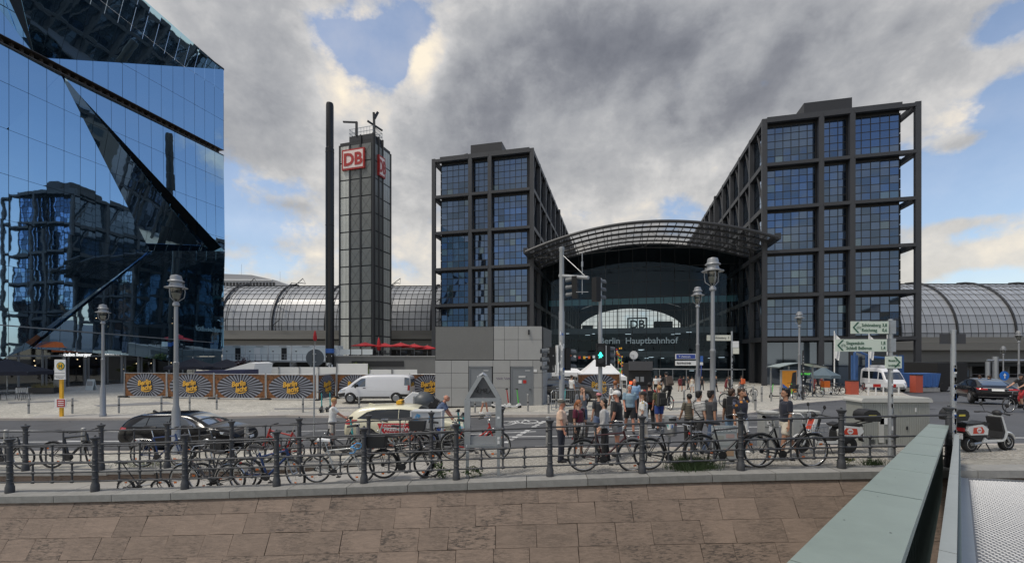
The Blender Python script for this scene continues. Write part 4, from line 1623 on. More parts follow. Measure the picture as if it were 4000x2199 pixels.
def dbsign(e, t0, t1, z0, z1, name):
 a, b = tp(e, t0, 0, .35), tp(e, t1, 0, .35)
 ex = (b - a).normalized()
 if ex.x < 0 and e is eL:
  a, b, ex = b, a, -ex
 ny = ex.cross(V((0, 0, 1)))
 nn = -ny
 Ms = Matrix((ex, V((-ex.y, ex.x, 0)), V((0, 0, 1)))).transposed().to_4x4()
 w_, h_ = (b - a).length, z1 - z0
 Ms = T_(V((a.x, a.y, z0))) @ Ms
 mb = MB().prism([(0, 0), (w_, 0), (w_, h_), (0, h_)], .0, .3, Ms)
 mb.build('sign_box', M_dbr, dbt, bev=.15)
 mb = MB().prism([(.24, .24), (w_ - .24, .24), (w_ - .24, h_ - .24), (.24, h_ - .24)], -.03, .1, Ms)
 mb.build('sign_face', M_dbw, dbt)
 text('DB', h_ * .58, M_dbr, dbt, Ms @ T_((w_ / 2, -.06, h_ * .21)), .03, align='CENTER', sx=w_ / h_ * .95 if e is eR else 1.0, bold=.035)
dbsign(eL, .23, .90, 31.1, 34.15, 'a')
dbsign(eR, .20, .58, 30.3, 33.4, 'b')
# ---------------------------------------------------------------- black flue in front of it
fl = thing('flue_pipe', 'tall black round flue pipe left of the grey tower, stickered at its foot', 'chimney', (-25.0, 60, 0))
mb = MB().lathe([(.56, -1), (.56, 31.5), (.47, 31.6), (.5, 31.8), (.5, 37.4), (.44, 37.7)], 18)
mb.build('pipe', pm('black_steel', (.016, .015, .015), .32, .2, .5, .4, streak=(1, 1, .12)), fl, smooth=40)
for k in range(3):
 mb = MB().lathe([(.575, 30.9 - k * 10), (.575, 31.0 - k * 10)], 18); mb.build('joint_ring', M_black, fl)
random.seed(3)
for k in range(34):
 z = -.2 + abs(random.gauss(0, 1.5))
 a = random.uniform(-2.6, -.5)
 w_, h_ = random.uniform(.06, .2), random.uniform(.06, .25)
 mb = MB()
 P = [V((cos(a + s_ * w_) * .572, sin(a + s_ * w_) * .572, z + t_ * h_)) for s_, t_ in ((-1, -1), (0, -1), (1, -1), (1, 1), (0, 1), (-1, 1))]
 mb.poly(P)
 mb.build('sticker', random.choice([M_white, M_white, M_grey, M_conc]), fl)
mb = MB()
mb.lathe([(.573, 3.5), (.573, 4.1)], 18); mb.build('blue_band', M_blue, fl)
# ================================================================== THINGS ON THE PLAZA
# ---------------------------------------------------------------- concrete kiosk
def face(pt0, ex, ey=None):
 """matrix with x along ex (horizontal), y away from the viewer, z up"""
 ex = V(ex).normalized()
 return T_(pt0) @ Matrix((ex, V((-ex.y, ex.x, 0)), V((0, 0, 1)))).transposed().to_4x4()
ks = thing('concrete_kiosk', 'square grey concrete service building with a louvred corner and two steel doors', 'service building', (-4.72, 26.9, 0))
gz = 0.05
KH = 4.92
fp = [V((0, 0)), V((6.55, 0)), V((7.5, 4.1)), V((1.0, 4.1))]
mb = MB()
lo = mb.verts([V((p.x, p.y, -.5)) for p in fp]); hi = mb.verts([V((p.x, p.y, KH)) for p in fp])
mb._f(hi)
for i in range(4):
 mb._f([lo[i], lo[(i + 1) % 4], hi[(i + 1) % 4], hi[i]])
mb.build('core', M_dark, ks)
M_cpan = pm('concrete_panel', (.36, .36, .35), .8, 0, .10, 1.4, .25, 70, oi=.06)
def kpanel(x0, x1, z0, z1):
 mb = MB().box(((x0 + x1) / 2, -.02, (z0 + z1) / 2), (x1 - x0 - .02, .06, z1 - z0 - .02))
 mb.build('concrete_panel', M_cpan, ks, bev=.004, seg=1)
xs_ = [0, .75, 2.05, 3.6, 5.1, 6.56]
for x0, x1 in ((3.6, 4.25), (4.25, 5.1), (5.1, 6.56)):
 for z0, z1 in ((2.85, 4.1), (4.1, 4.92)):
  kpanel(x0, x1, z0, z1)
for x0, x1 in ((0, 1.0), (1.0, 2.05), (3.55, 4.6), (6.0, 6.56)):
 for z0, z1 in ((0, 1.15), (1.15, 2.05), (2.05, 2.83)):
  kpanel(x0, x1, z0, z1)
kpanel(2.05, 3.55, 2.45, 2.83)
kpanel(4.6, 6.0, 2.45, 2.83)
for i in range(34):
 z = 2.9 + i * .059
 mb = MB().box((1.8, -.03, z), (3.54, .05, .034))
 mb.build('louvre_slat', pm('louvre_grey', (.30, .30, .29), .5, .2), ks)
M_kdoor = pm('steel_door', (.22, .235, .25), .5, .3, .1, 2)
for x0 in (2.07, 4.62):
 d_ = MB().box((x0 + .7, -.0, 1.2), (1.36, .07, 2.36)).build('door', M_kdoor, ks, bev=.006, seg=1)
 mb = MB()
 for q in ((x0 + .05, 1.2, .06, 2.44), (x0 + 1.38, 1.2, .06, 2.44), (x0 + .71, 2.42, 1.4, .06)):
  mb.box((q[0], -.045, q[1]), (q[2], .05, q[3]))
 mb.build('frame', M_kdoor, d_)
 MB().box((x0 + 1.22, -.07, 1.05), (.14, .06, .03)).build('handle', M_dark, d_)
 MB().box((x0 + 1.05, -.045, 2.2), (.3, .02, .03)).build('strip', M_white, d_)
 MB().box((x0 + .72, -.045, 1.82), (.42, .015, .11)).build('sign_plate', M_white, d_)
 MB().box((x0 + .60, -.045, 1.52), (.2, .015, .2)).build('sign_plate', M_white, d_)
 MB().box((x0 + .88, -.045, 1.52), (.2, .015, .2)).build('sign_plate', M_red, d_)
 text('Zutritt verboten', .05, M_dark, d_, T_((x0 + .53, -.055, 1.8)), .002)
MB().box((5.85 + .3, -.07, 2.2), (.2, .02, .16)).build('sign_plate', M_white, ks)
mb = MB().box((5.75, -.1, 4.55), (.1, .12, .3)); mb.build('wall_lamp', M_dark, ks)
Mk2 = face(V((6.55, 0, 0)), (.95, 4.1, 0))
for i in range(28):
 MB().box((2.2, -.03, 2.9 + i * .072), (3.6, .05, .04), Mk2).build('louvre_slat', MATS['louvre_grey'], ks)
for (z0, z1) in ((0, 1.15), (1.15, 2.05), (2.05, 2.83)):
 MB().box((2.1, -.02, (z0 + z1) / 2), (4.1, .06, z1 - z0 - .02), Mk2).build('concrete_panel', M_cpan, ks)
mb = MB()
for k in range(2):
 P = [(3.75 + k * .5 + i * .05, -.055, 1.72 + .05 * sin(i * 2.4 + k) + .03 * cos(i * 4)) for i in range(9)]
 mb.tube(P, .012, 4)
mb.build('graffiti', pm('purple_spray', (.12, .07, .16), .7), ks)
# ---------------------------------------------------------------- white cabin containers on a raised deck
M_cont = pm('white_container', (.66, .70, .70), .5, 0, .08, 1)
cz = 2.35
for k in range(5):
 x = -47.0 + k * 3.75
 t = thing('cabin_container', ['white cabin container with dark open door, leftmost seen beside the cube', 'white cabin container with a closed pale door, second from the cube', 'white cabin container right of the closed pale door, with dark open door', 'white blank walled cabin container, fourth from the cube', 'white cabin container with louvred side nearest the black flue'][k], 'container', (x, 71, cz), 0, 'cabin containers on the raised deck')
 MB().box((1.85, 1.2, 1.22), (3.68, 2.4, 2.4)).build('wall', M_cont, t, bev=.03, seg=1)
 mb = MB()
 for xx in (.06, 3.64):
  mb.box((xx, -.02, 1.22), (.09, .08, 2.44))
 for zz_ in (.05, 2.4):
  mb.box((1.85, -.02, zz_), (3.6, .08, .12))
 mb.build('corner_frame', M_white, t)
 if k in (0, 2):
  MB().box((2.5, -.02, 1.05), (.85, .06, 2.0)).build('door', M_bar, t)
 elif k == 1:
  MB().box((1.9, -.02, 1.05), (.95, .06, 2.0)).build('door', M_white, t)
 elif k == 4:
  MB().box((3.1, -.02, 1.1), (.5, .06, 1.8)).build('door', M_grey, t)
 MB().box((.7, -.02, 1.5), (.22, .04, .16)).build('vent', M_dark, t)
 MB().box((2.3, -.06, 2.3), (1.2, .05, .06)).build('gutter', M_dark, t)
dk = thing('raised_deck', 'steel deck with railing carrying the white cabin containers', 'platform', (-48, 69.5, 0))
MB().box((9.5, 1.2, 2.22), (20.5, 3.2, .22)).build('deck', M_galv, dk)
mb = MB()
for k in range(22):
 mb.bar((k * .93, -.35, 2.3), (k * .93, -.35, 3.35), .05)
for z in (2.85, 3.35):
 mb.bar((0, -.35, z), (19.6, -.35, z), .05)
mb.build('railing', M_galv, dk)
for k in range(7):
 mb = MB(); mb.bar((k * 3.2, 0, -.2), (k * 3.2, 0, 2.2), .18); mb.bar((k * 3.2, 0, 1.5), (k * 3.2 + .8, 0, 2.2), .1)
 mb.build('post', M_galv, dk)
# ---------------------------------------------------------------- terrace with red parasols
tr = thing('terrace_wall', 'grey concrete terrace wall with a long dark slot below the red parasols', 'terrace', (-25.2, 60.5, 0))
MB().box((9.2, 4.5, 1.0), (18.4, 8.8, 4.0)).build('wall', pm('terrace_concrete', (.17, .17, .165), .8, 0, .15, .6), tr, bev=.04, seg=1)
MB().box((6.6, .1, 2.02), (7.2, .2, .75)).build('slot', M_bar, tr)
MB().box((9.2, .15, 3.06), (18.5, .3, .14)).build('coping', M_conc, tr)
for k in range(4):
 MB().box((-.2 + k * 1.55 + .7, .15, 3.65), (1.4, .05, .75)).build('railing_panel', M_cont, tr)
M_redc = pm('red_canvas', (.48, .02, .025), .7, 0, .1, 2)
def parasol(x, y, z, w_, h, mat, label, group, name='parasol', rise=.62, pole=M_galv, cat='parasol', closed=False, droop=.28):
 t = thing(name, label, cat, (x, y, z), random.uniform(-.3, .3), group)
 MB().lathe([(.3, 0), (.3, .06), (.05, .1), (.04, .2), (.04, h + .25)], 10).build('pole', pole, t)
 mb = MB()
 if closed:
  mb.lathe([(.02, h * .32), (.26, h * .4), (.30, h * .55), (.22, h * .8), (.12, h), (.03, h + .2)], 10)
  mb.build('canopy', mat, t, smooth=50)
  return t
 n = 8
 rim = [V((cos(i * 2 * pi / n + pi / 8) * w_ / 2 * 1.04, sin(i * 2 * pi / n + pi / 8) * w_ / 2 * 1.04, h - rise)) for i in range(n)]
 c = V((0, 0, h + .1))
 for i in range(n):
  a, b = rim[i], rim[(i + 1) % n]
  m = (a + b) / 2 * .985
  m.z = a.z + .03
  q1, q2 = a.lerp(c, .5) + V((0, 0, -.05)), b.lerp(c, .5) + V((0, 0, -.05))
  mb.poly([c, q1, q2]); mb.poly([q1, a, m]); mb.poly([q1, m, q2]); mb.poly([q2, m, b])
  d = V((0, 0, droop))
  mb.poly([a, a - d, m - d, m]); mb.poly([m, m - d, b - d, b])
 bmesh.ops.remove_doubles(mb.bm, verts=mb.bm.verts, dist=.002)
 mb.build('canopy', mat, t)
 mb = MB()
 for r in rim:
  mb.bar((0, 0, h - rise - .2), r - V((0, 0, .03)), .03)
 mb.build('ribs', pole, t)
 return t
rl = ['red parasol at the left end of the terrace row', 'red parasol second from the left on the terrace', 'red parasol in the middle of the terrace row', 'red parasol second from the right on the terrace', 'red parasol at the right end of the row near the louvred kiosk']
for k, (u, v) in enumerate(((918, 862), (968, 864), (1008, 863), (1042, 866), (1075, 870))):
 p = W(u, v, 62.5 + k * .8)
 parasol(p.x, p.y, 3.0, 3.7, p.z - 3.0, M_redc, rl[k], 'red parasols on the terrace', rise=.4, droop=.12)
p = W(953, 852, 62); parasol(p.x, p.y, 3.0, 1, p.z - 3., M_redc, 'folded red parasol between the open ones', 'folded parasols', closed=True)
p = W(784, 839, 70); parasol(p.x, p.y + 1.2, cz + 2.4, 1, 2.3, M_redc, 'folded red parasol rising behind the white containers', 'folded parasols', closed=True)
random.seed(11)
for k in range(5):
 x = -22.6 + k * 2.3
 t = thing('cafe_table', ['dark cafe table with chairs under the leftmost red parasol', 'dark cafe table with chairs by the folded red parasol', 'dark cafe table with chairs under the middle red parasol', 'dark cafe table with chairs under the fourth red parasol', 'dark cafe table with chairs at the kiosk end of the terrace'][k], 'table', (x, 61.9 + (k % 2) * .8, 3.0), random.uniform(0, 3), 'terrace tables')
 MB().lathe([(.35, .72), (.35, .75)], 10).build('table_top', M_grey, t)
 MB().lathe([(.2, 0), (.04, .05), (.04, .72)], 8).build('leg', M_dark, t)
 for a in (0, 2.2, 4.2):
  mb = MB()
  Mm = RZ(a) @ T_((.6, 0, 0))
  mb.box((0, 0, .44), (.42, .42, .04), Mm); mb.box((.2, 0, .68), (.04, .42, .4), Mm)
  for q in ((-.18, -.18), (.18, -.18), (.18, .18), (-.18, .18)):
   mb.box((q[0], q[1], .22), (.03, .03, .44), Mm)
  mb.build('seat', M_dark, t)
# planting in front of the terrace wall
def leafclump(name, label, cat, loc, w_, h, n, mats, leaf=.14, group=None, stem=None, seed=1, dep=None):
 r = random.Random(seed)
 t = thing(name, label, cat, loc, 0, group)
 dep = dep or w_
 mbs = [MB() for _ in mats]
 lumps = [(r.uniform(-.4, .4) * w_, r.uniform(-.4, .4) * dep, r.uniform(.25, .85) * h, r.uniform(.15, .32)) for _ in range(9)]
 for i in range(n):
  lx, ly, lz, lr = r.choice(lumps)
  d = V((r.gauss(0, 1), r.gauss(0, 1), r.gauss(0, .8))).normalized() * (r.random() ** .4) * lr
  p = V((lx + d.x * w_, ly + d.y * dep, lz + d.z * h))
  s_ = leaf * r.uniform(.5, 1.2)
  a = V((r.uniform(-1, 1), r.uniform(-1, 1), r.uniform(-.6, .6))).normalized() * s_
  b = a.cross(V((r.uniform(-1, 1), r.uniform(-1, 1), 1))).normalized() * s_ * .45
  mbs[i % len(mats)].poly([p - a, p + b, p + a, p - b])
 for k, (m_, mb) in enumerate(zip(mats, mbs)):
  struct(mb.build('foliage', m_, t), 'stuff')
 mb = MB()
 for q in lumps[:6]:
  mb.tube([(q[0] * .15, q[1] * .15, 0), (q[0] * .5, q[1] * .5, q[2] * .5), (q[0], q[1], q[2])], [.05 * h / 2, .03 * h / 2, .012 * h / 2], 5)
 mb.build('stems', stem or pm('bark', (.08, .06, .045), .8), t)
 return t
M_leaf1 = pm('leaf_green', (.09, .14, .03), .55, 0, .4, 3)
M_leaf2 = pm('leaf_yellow_green', (.20, .22, .04), .55, 0, .4, 3)
M_leaf3 = pm('leaf_purple', (.05, .022, .03), .55, 0, .4, 3)
M_leafd = pm('leaf_dark', (.045, .075, .025), .55, 0, .4, 3)
for k, (u, lb) in enumerate(((893, 'yellow green bush against the terrace wall, left of the pair'), (925, 'greener low bush against the terrace wall, right of the pair'))):
 p = W(u, 930, 59.5)
 leafclump('bush', lb, 'bush', (p.x, p.y, .2), 2.6, 2.0 - .6 * k, 900, [M_leaf2, M_leaf1], .2, 'bushes by the terrace', seed=k)
p = W(632, 930, 48)
leafclump('purple_tree', 'small purple leaved tree behind the white hoarding', 'tree', (p.x, p.y, 0), 2.4, 2.7, 1300, [M_leaf3], .2, seed=5)
# ---------------------------------------------------------------- white hoarding panels behind the banner fence
M_hoard = pm('white_hoarding', (.72, .72, .70), .6, 0, .05, 1)
hl = [(655, 700), (702, 752), (754, 800), (802, 846), (848, 926), (930, 985), (988, 1050)]
hn = ['plain white hoarding board, leftmost beside the purple tree', 'plain white hoarding board, second from the purple tree', 'plain white hoarding board with a seam, left of the round sign', 'plain white hoarding board behind the round sign', 'tall white hoarding board right of the black flue', 'gridded white hoarding board left of the white van roof', 'gridded white hoarding board above the white van']
for k, (u0, u1) in enumerate(hl):
 a, b = W(u0, 923, 44), W(u1, 923, 44)
 zt = a.z + (.35 if k == 4 else 0) - (.25 if k > 4 else 0)
 t = thing('hoarding_board', hn[k], 'hoarding', ((a.x + b.x) / 2, 44, 0), 0, 'white hoarding boards')
 MB().box((0, 0, zt / 2 - .2), (b.x - a.x - .06, .06, zt + .4)).build('board', M_hoard, t, bev=.01, seg=1)
 MB().box((-(b.x - a.x) / 2 + .02, -.05, zt / 2 - .2), (.07, .09, zt + .5)).build('post', M_grey, t)
t = thing('tent_roof', 'white sloping tent roof between the blue trailer and the hoarding', 'tent', W(600, 940, 40))
mb = MB()
mb.prism([(-1.3, -.3), (1.3, -.3), (1.5, .95), (1.1, 1.05), (-1.3, .35)], 0, 3); mb.build('canvas', M_white, t)
# ---------------------------------------------------------------- banner fence panels
def bannermat(key, cx, w_, h_):
 m = bpy.data.materials.new('banner_print_' + key)
 m.use_nodes = True
 w = NT(m.node_tree)
 tc = w.n('ShaderNodeTexCoord').outputs['Object']
 sp = w.n('ShaderNodeSeparateXYZ')
 w.put(sp.inputs[0], tc)
 x, z = sp.outputs[0], w.m('SUBTRACT', sp.outputs[2], h_ * .52)
 ang = w.m('ARCTAN2', z, w.m('MULTIPLY', x, h_ / w_ * 1.6))
 ray = w.m('GREATER_THAN', w.m('SINE', w.m('MULTIPLY', ang, 30.)), .05)
 ex = w.m('POWER', w.m('ABSOLUTE', w.m('DIVIDE', x, w_ * .46)), 2.4)
 ez = w.m('POWER', w.m('ABSOLUTE', w.m('DIVIDE', z, h_ * .52)), 1.7)
 r = w.m('ADD', ex, ez)
 n = w.noise(tc, 5.5, 7, .7, .8)
 inside = w.m('LESS_THAN', w.m('MULTIPLY_ADD', w.m('SUBTRACT', n, .5), .35, r), 1.0)
 autumn = w.ramp(n, [(.3, (.035, .02, .012)), (.45, (.12, .055, .022)), (.56, (.24, .09, .025)), (.68, (.12, .08, .05)), (.8, (.22, .17, .12))])
 rays = w.mix(ray, (.016, .016, .022), (.235, .25, .30))
 col = w.mix(inside, autumn, rays)
 p = w.n('ShaderNodeBsdfPrincipled')
 w.put(p.inputs['Base Color'], col)
 p.inputs['Roughness'].default_value = .6
 bn = w.n('ShaderNodeBump')
 bn.inputs['Strength'].default_value = .6
 bn.inputs['Distance'].default_value = .08
 w.put(bn.inputs['Height'], w.noise(tc, 1.6, 3))
 w.put(p.inputs['Normal'], bn.outputs[0])
 o = w.n('ShaderNodeOutputMaterial')
 w.nt.links.new(p.outputs[0], o.inputs[0])
 return m
M_gold = pm('gold_print', (.72, .40, .05), .6)
M_blackp = pm('black_print', (.02, .018, .02), .6)
BH = 1.74
def banner(a, b, label, k):
 a, b = V(a), V(b)
 L = (b - a).xy.length
 c = (a + b) / 2
 rz = atan2(b.y - a.y, b.x - a.x)
 t = thing('banner_fence', label, 'fence panel', (c.x, c.y, G(c.x, c.y)), rz, 'printed banner fence panels')
 m = bannermat(str(k), 0, L - .1, BH)
 mb = MB()
 nx_, nz_ = 12, 5
 mb.grid([[V((-L / 2 + .06 + (L - .12) * i / nx_, .02 * sin(i * 1.3 + k) * sin(j * .9 + 1), .12 + (BH - .04) * j / nz_)) for i in range(nx_ + 1)] for j in range(nz_ + 1)])
 mb.build('banner', m, t, smooth=80)
 f = MB()
 for x in (-L / 2 + .03, L / 2 - .03):
  f.tube([(x, -.035, 0), (x, -.035, BH + .2)], .03, 6)
 for z in (.1, BH + .12):
  f.tube([(-L / 2, -.035, z), (L / 2, -.035, z)], .022, 6)
 f.build('frame', M_galv, t)
 for x in (-L / 2,):
  MB().box((x, -.05, .05), (.75, .28, .14)).build('foot_block', M_black, t, bev=.02, seg=1)
 h = .36 if L > 1.8 else .22
 for (s, dx, z) in (('Berlin', -.06, BH * .55), ('lacht', .1, BH * .33)):
  text(s, h, M_gold, t, T_((dx * L * .3, -.05, z + .03)) @ Matrix.Rotation(-.12, 4, 'Y'), .006, align='CENTER', shear=.25, bold=.035, sx=.9 if L > 1.8 else .5)
  text(s, h, M_blackp, t, T_((dx * L * .3 + .035, -.042, z - .0)) @ Matrix.Rotation(-.12, 4, 'Y'), .004, align='CENTER', shear=.25, bold=.06, sx=.9 if L > 1.8 else .5)
 mb = MB()
 mb.tube([(-.32, -.05, BH * .30), (0, -.05, BH * .265), (.3, -.05, BH * .28), (.52, -.05, BH * .34)] if L > 1.8 else [(-.1, -.05, .5), (.1, -.05, .5)], [.01, .03, .035, .012] if L > 1.8 else .01, 6)
 mb.build('flourish', M_gold, t)
 return t
be = [(313, 33.2), (420, 32.8), (539, 32.3), (669, 31.9), (797, 31.6)]
bl = ['starburst banner fence panel at the left end of the row', 'starburst banner fence panel partly behind the lamp post', 'starburst banner fence panel right of the lamp post, above the black car roof', 'starburst banner fence panel left of the grey round sign pole', 'narrow squeezed banner panel seen obliquely behind the teal scooters', 'banner fence panel half hidden by the bonnet of the white van', 'black and white starburst banner between van and concrete kiosk', 'starburst banner fence panel behind the second signal pole']
for k in range(4):
 a, b = GD(*be[k]), GD(*be[k + 1])
 banner(a, b, bl[k], k)
banner(GD(799, 31.6), GD(845, 34.3), bl[4], 4)
banner(GD(847, 34.0), GD(940, 33.4), bl[5], 5)
banner(GD(1030, 32.2), GD(1128, 31.8), bl[6], 6)
banner(GD(1452, 31.0), GD(1561, 31.6), bl[7], 7)
# ---------------------------------------------------------------- blue trailer, dark parasols, cafe furniture on the left
t = thing('blue_trailer', 'dark blue covered trailer behind the banner fence beside the lamp post', 'trailer', W(541, 975, 36))
z0 = t.location.z
t.location.z = 0
MB().prism([(-1.75, .5), (1.05, .5), (1.05, 1.75), (.95, 1.9), (-1.5, 1.86), (-1.75, 1.7)], 0, 2).build('cover', pm('dark_blue_tarp', (.018, .022, .07), .5), t, bev=.05)
MB().box((1.75, 1, 1.2), (1.35, 2, 1.5)).build('box', MATS['dark_blue_tarp'], t, bev=.03)
for x in (-.6, .4):
 MB().lathe([(.32, -.1), (.32, .1)], 16, T_((x, .1, .33)) @ Matrix.Rotation(pi / 2, 4, 'X')).build('wheel', M_black, t)
M_nav = pm('navy_canvas', (.022, .022, .032), .8, 0, .2, 2)
for (u, v, d, w_, lb) in ((18, 905, 36, 5.6, 'large black parasol cut by the left edge of the photo'), (485, 903, 47, 5, 'dark parasol left of the pair in front of the cube entrance'), (570, 905, 49, 5, 'dark parasol right of the pair beside the white containers')):
 p = W(u, v, d)
 parasol(p.x, p.y, 0, w_, p.z, M_nav, lb, 'dark cafe parasols', rise=.95 if w_ > 5.2 else .8)
pg = GP(30, 1006)
for k in range(3):
 t = thing('cafe_chair', ['black wire cafe chair nearest the left edge', 'black wire cafe chair in the middle under the parasol', 'black wire cafe chair nearest the planter'][k], 'chair', pg + V((k * .85 - .8, .5 * (k % 2), 0)), .6 * k, 'wire cafe chairs')
 mb = MB()
 for q in ((-.22, -.2), (.22, -.2), (.22, .2), (-.22, .2)):
  mb.tube([(q[0], q[1], 0), (q[0] * .8, q[1] * .8, .45)], .014, 5)
 mb.build('legs', M_dark, t)
 MB().box((0, 0, .46), (.46, .44, .03)).build('seat', M_dark, t, bev=.01)
 mb = MB()
 for i in range(6):
  mb.tube([(-.22 + i * .088, .2, .46), (-.22 + i * .088, .28, .88)], .008, 4)
 mb.tube([(-.24, .28, .88), (.24, .28, .88)], .016, 5)
 mb.build('backrest', M_dark, t)
pg = GP(100, 990)
t = thing('planter', 'long black planter with dry grass on a white base near the cafe', 'planter', pg, .1)
MB().box((.35, 0, .28), (1.9, .6, .45)).build('box', M_dark, t, bev=.02)
MB().box((-1.1, .3, .25), (1.3, .7, .5)).build('stone_seat', M_white, t, bev=.02)
mb = MB()
for i in range(260):
 x, y = random.uniform(-.5, 1.2), random.uniform(-.22, .22)
 mb.poly([(x - .01, y, .5), (x + .01, y, .5), (x + random.uniform(-.12, .12), y + random.uniform(-.1, .1), random.uniform(.65, 1.0))])
struct(mb.build('grass', pm('dry_grass', (.16, .14, .06), .8), t), 'stuff')
t = thing('heater_pillar', 'grey box pillar standing before the cafe window', 'pillar', GP(150, 985))
MB().box((0, 0, 1.0), (.55, .5, 2.1)).build('body', M_grey, t, bev=.02); MB().box((0, 0, 2.12), (.6, .55, .08)).build('cap', M_dark, t)
pg = GP(229, 981)
t = thing('pavement_sign', 'small white A shaped pavement sign standing before the cafe doors', 'sign', pg)
for sgn in (-1, 1):
 Mq = T_((0, sgn * .2, 0)) @ Matrix.Rotation(sgn * .2, 4, 'X')
 MB().box((0, 0, .5), (.68, .03, 1.0), Mq).build('board', pm('sign_pale', (.5, .55, .56), .5), t, bev=.01)
MB().box((0, -.14, .62), (.5, .02, .42)).build('poster', M_grey, t)
# ---------------------------------------------------------------- street lamps
M_lampm = pm('lamp_grey', (.30, .31, .325), .45, .35, .1, 2)
M_lampg = glassmat('lamp_globe', (.8, .8, .8), .06, (.2, .2, .2), .1, trans=(.62, .62, .58))
def lamp(loc, h, label):
 t = thing('street_lamp', label, 'street lamp', loc, 0, 'round headed street lamps')
 k = h / 6.5
 MB().lathe([(.17 * k, 0), (.17 * k, .12), (.14 * k, .16), (.135 * k, 1.55 * k), (.09 * k, 1.75 * k), (.085 * k, 3.2 * k), (.095 * k, 3.22 * k), (.095 * k, 3.3 * k), (.072 * k, 3.32 * k), (.062 * k, h - 1.2 * k), (.11 * k, h - 1.17 * k), (.11 * k, h - 1.1 * k), (.06 * k, h - 1.02 * k)], 14).build('pole', M_lampm, t, smooth=40)
 z = h - 1.02 * k
 MB().lathe([(0.052 * k, z), (0.120 * k, z + .12 * k), (0.172 * k, z + .34 * k), (0.181 * k, z + .5 * k)], 16).build('globe', M_lampg, t, smooth=60)
 MB().lathe([(0.086 * k, z + .1 * k), (0.138 * k, z + .3 * k), (0.043 * k, z + .32 * k)], 10).build('bulb', M_white, t)
 MB().lathe([(0.189 * k, z + .50 * k), (0.353 * k, z + .48 * k), (0.353 * k, z + .5 * k), (0.215 * k, z + .55 * k), (0.189 * k, z + .64 * k)], 20).build('brim', M_lampm, t, smooth=50)
 MB().lathe([(0.198 * k, z + .70 * k), (0.249 * k, z + .71 * k), (0.249 * k, z + .73 * k), (0.189 * k, z + .78 * k)], 20).build('collar', M_lampm, t, smooth=50)
 MB().lathe([(0.181 * k, z + .64 * k), (0.181 * k, z + .86 * k), (0.155 * k, z + .93 * k), (.02, z + .97 * k)], 18).build('cap', M_lampm, t, smooth=50)
 mb = MB()
 for a in range(3):
  a = a * 2 * pi / 3 + .4
  mb.tube([(cos(a) * r * k, sin(a) * r * k, z + q * k) for r, q in ((.07, 0), (.24, .14), (.27, .35), (.23, .64))], .016 * k, 5)
 mb.build('cage', M_lampm, t)
 return t
lamp(GD(443, 16.0), 6.6, 'tall grey street lamp standing in front of the black estate car')
lamp(GP(259, 1047), 6.55, 'grey street lamp on the far kerb beside the yellow bus stop post')
lamp(GD(1793, 13.4), 5.85, 'tallest grey street lamp at the crossing, behind the man in the dark grey shirt')
lamp(GD(1755, 24.6), 6.65, 'grey street lamp carrying the street name sign')
lamp(GD(2011, 30.5), 6.2, 'grey street lamp beside the bus shelter on the plaza')
lamp(GD(2524, 38), 4.35, 'distant small street lamp beside the blue round arrow sign')
lamp(GD(2563, 34), 5.3, 'distant street lamp near the right edge above the red trousered cyclist')
# ---------------------------------------------------------------- bus stop post
p = GP(155, 1047)
t = thing('bus_stop_post', 'yellow bus stop post with a white plate, round H and a small red notice', 'bus stop sign', p)
MB().box((0, 0, 1.55), (.17, .1, 3.1)).build('post', M_yellow, t, bev=.01)
mb = MB().box((0, -.08, 2.72), (.62, .05, 1.15)); mb.build('plate', M_white, t, bev=.01)
Rx = Matrix.Rotation(pi / 2, 4, 'X')
MB().lathe([(.0, 0), (.23, 0), (.23, .02), (0, .02)], 24, T_((.06, -.105, 2.92)) @ Rx).build('disc', pm('sign_green', (.03, .16, .08), .5), t)
MB().lathe([(.0, 0), (.19, 0), (.19, .02), (0, .02)], 24, T_((.06, -.112, 2.92)) @ Rx).build('disc', M_yellow, t)
text('H', .22, MATS['sign_green'], t, T_((.06, -.14, 2.81)), .006, align='CENTER', bold=.03)
for z in (2.52, 2.36):
 MB().box((0, -.107, z), (.6, .01, .02)).build('line', M_dark, t)
text('Washingtonplatz', .05, M_dark, t, T_((0, -.112, 2.24)), .003, align='CENTER')
MB().box((.02, -.08, .78), (.64, .05, .5)).build('notice', M_white, t, bev=.01)
MB().box((.07, -.108, .78), (.46, .01, .44)).build('notice', M_red, t)
for k in range(3):
 MB().box((.07, -.116, .66 + k * .12), (.34, .008, .05)).build('text_bar', M_white, t)
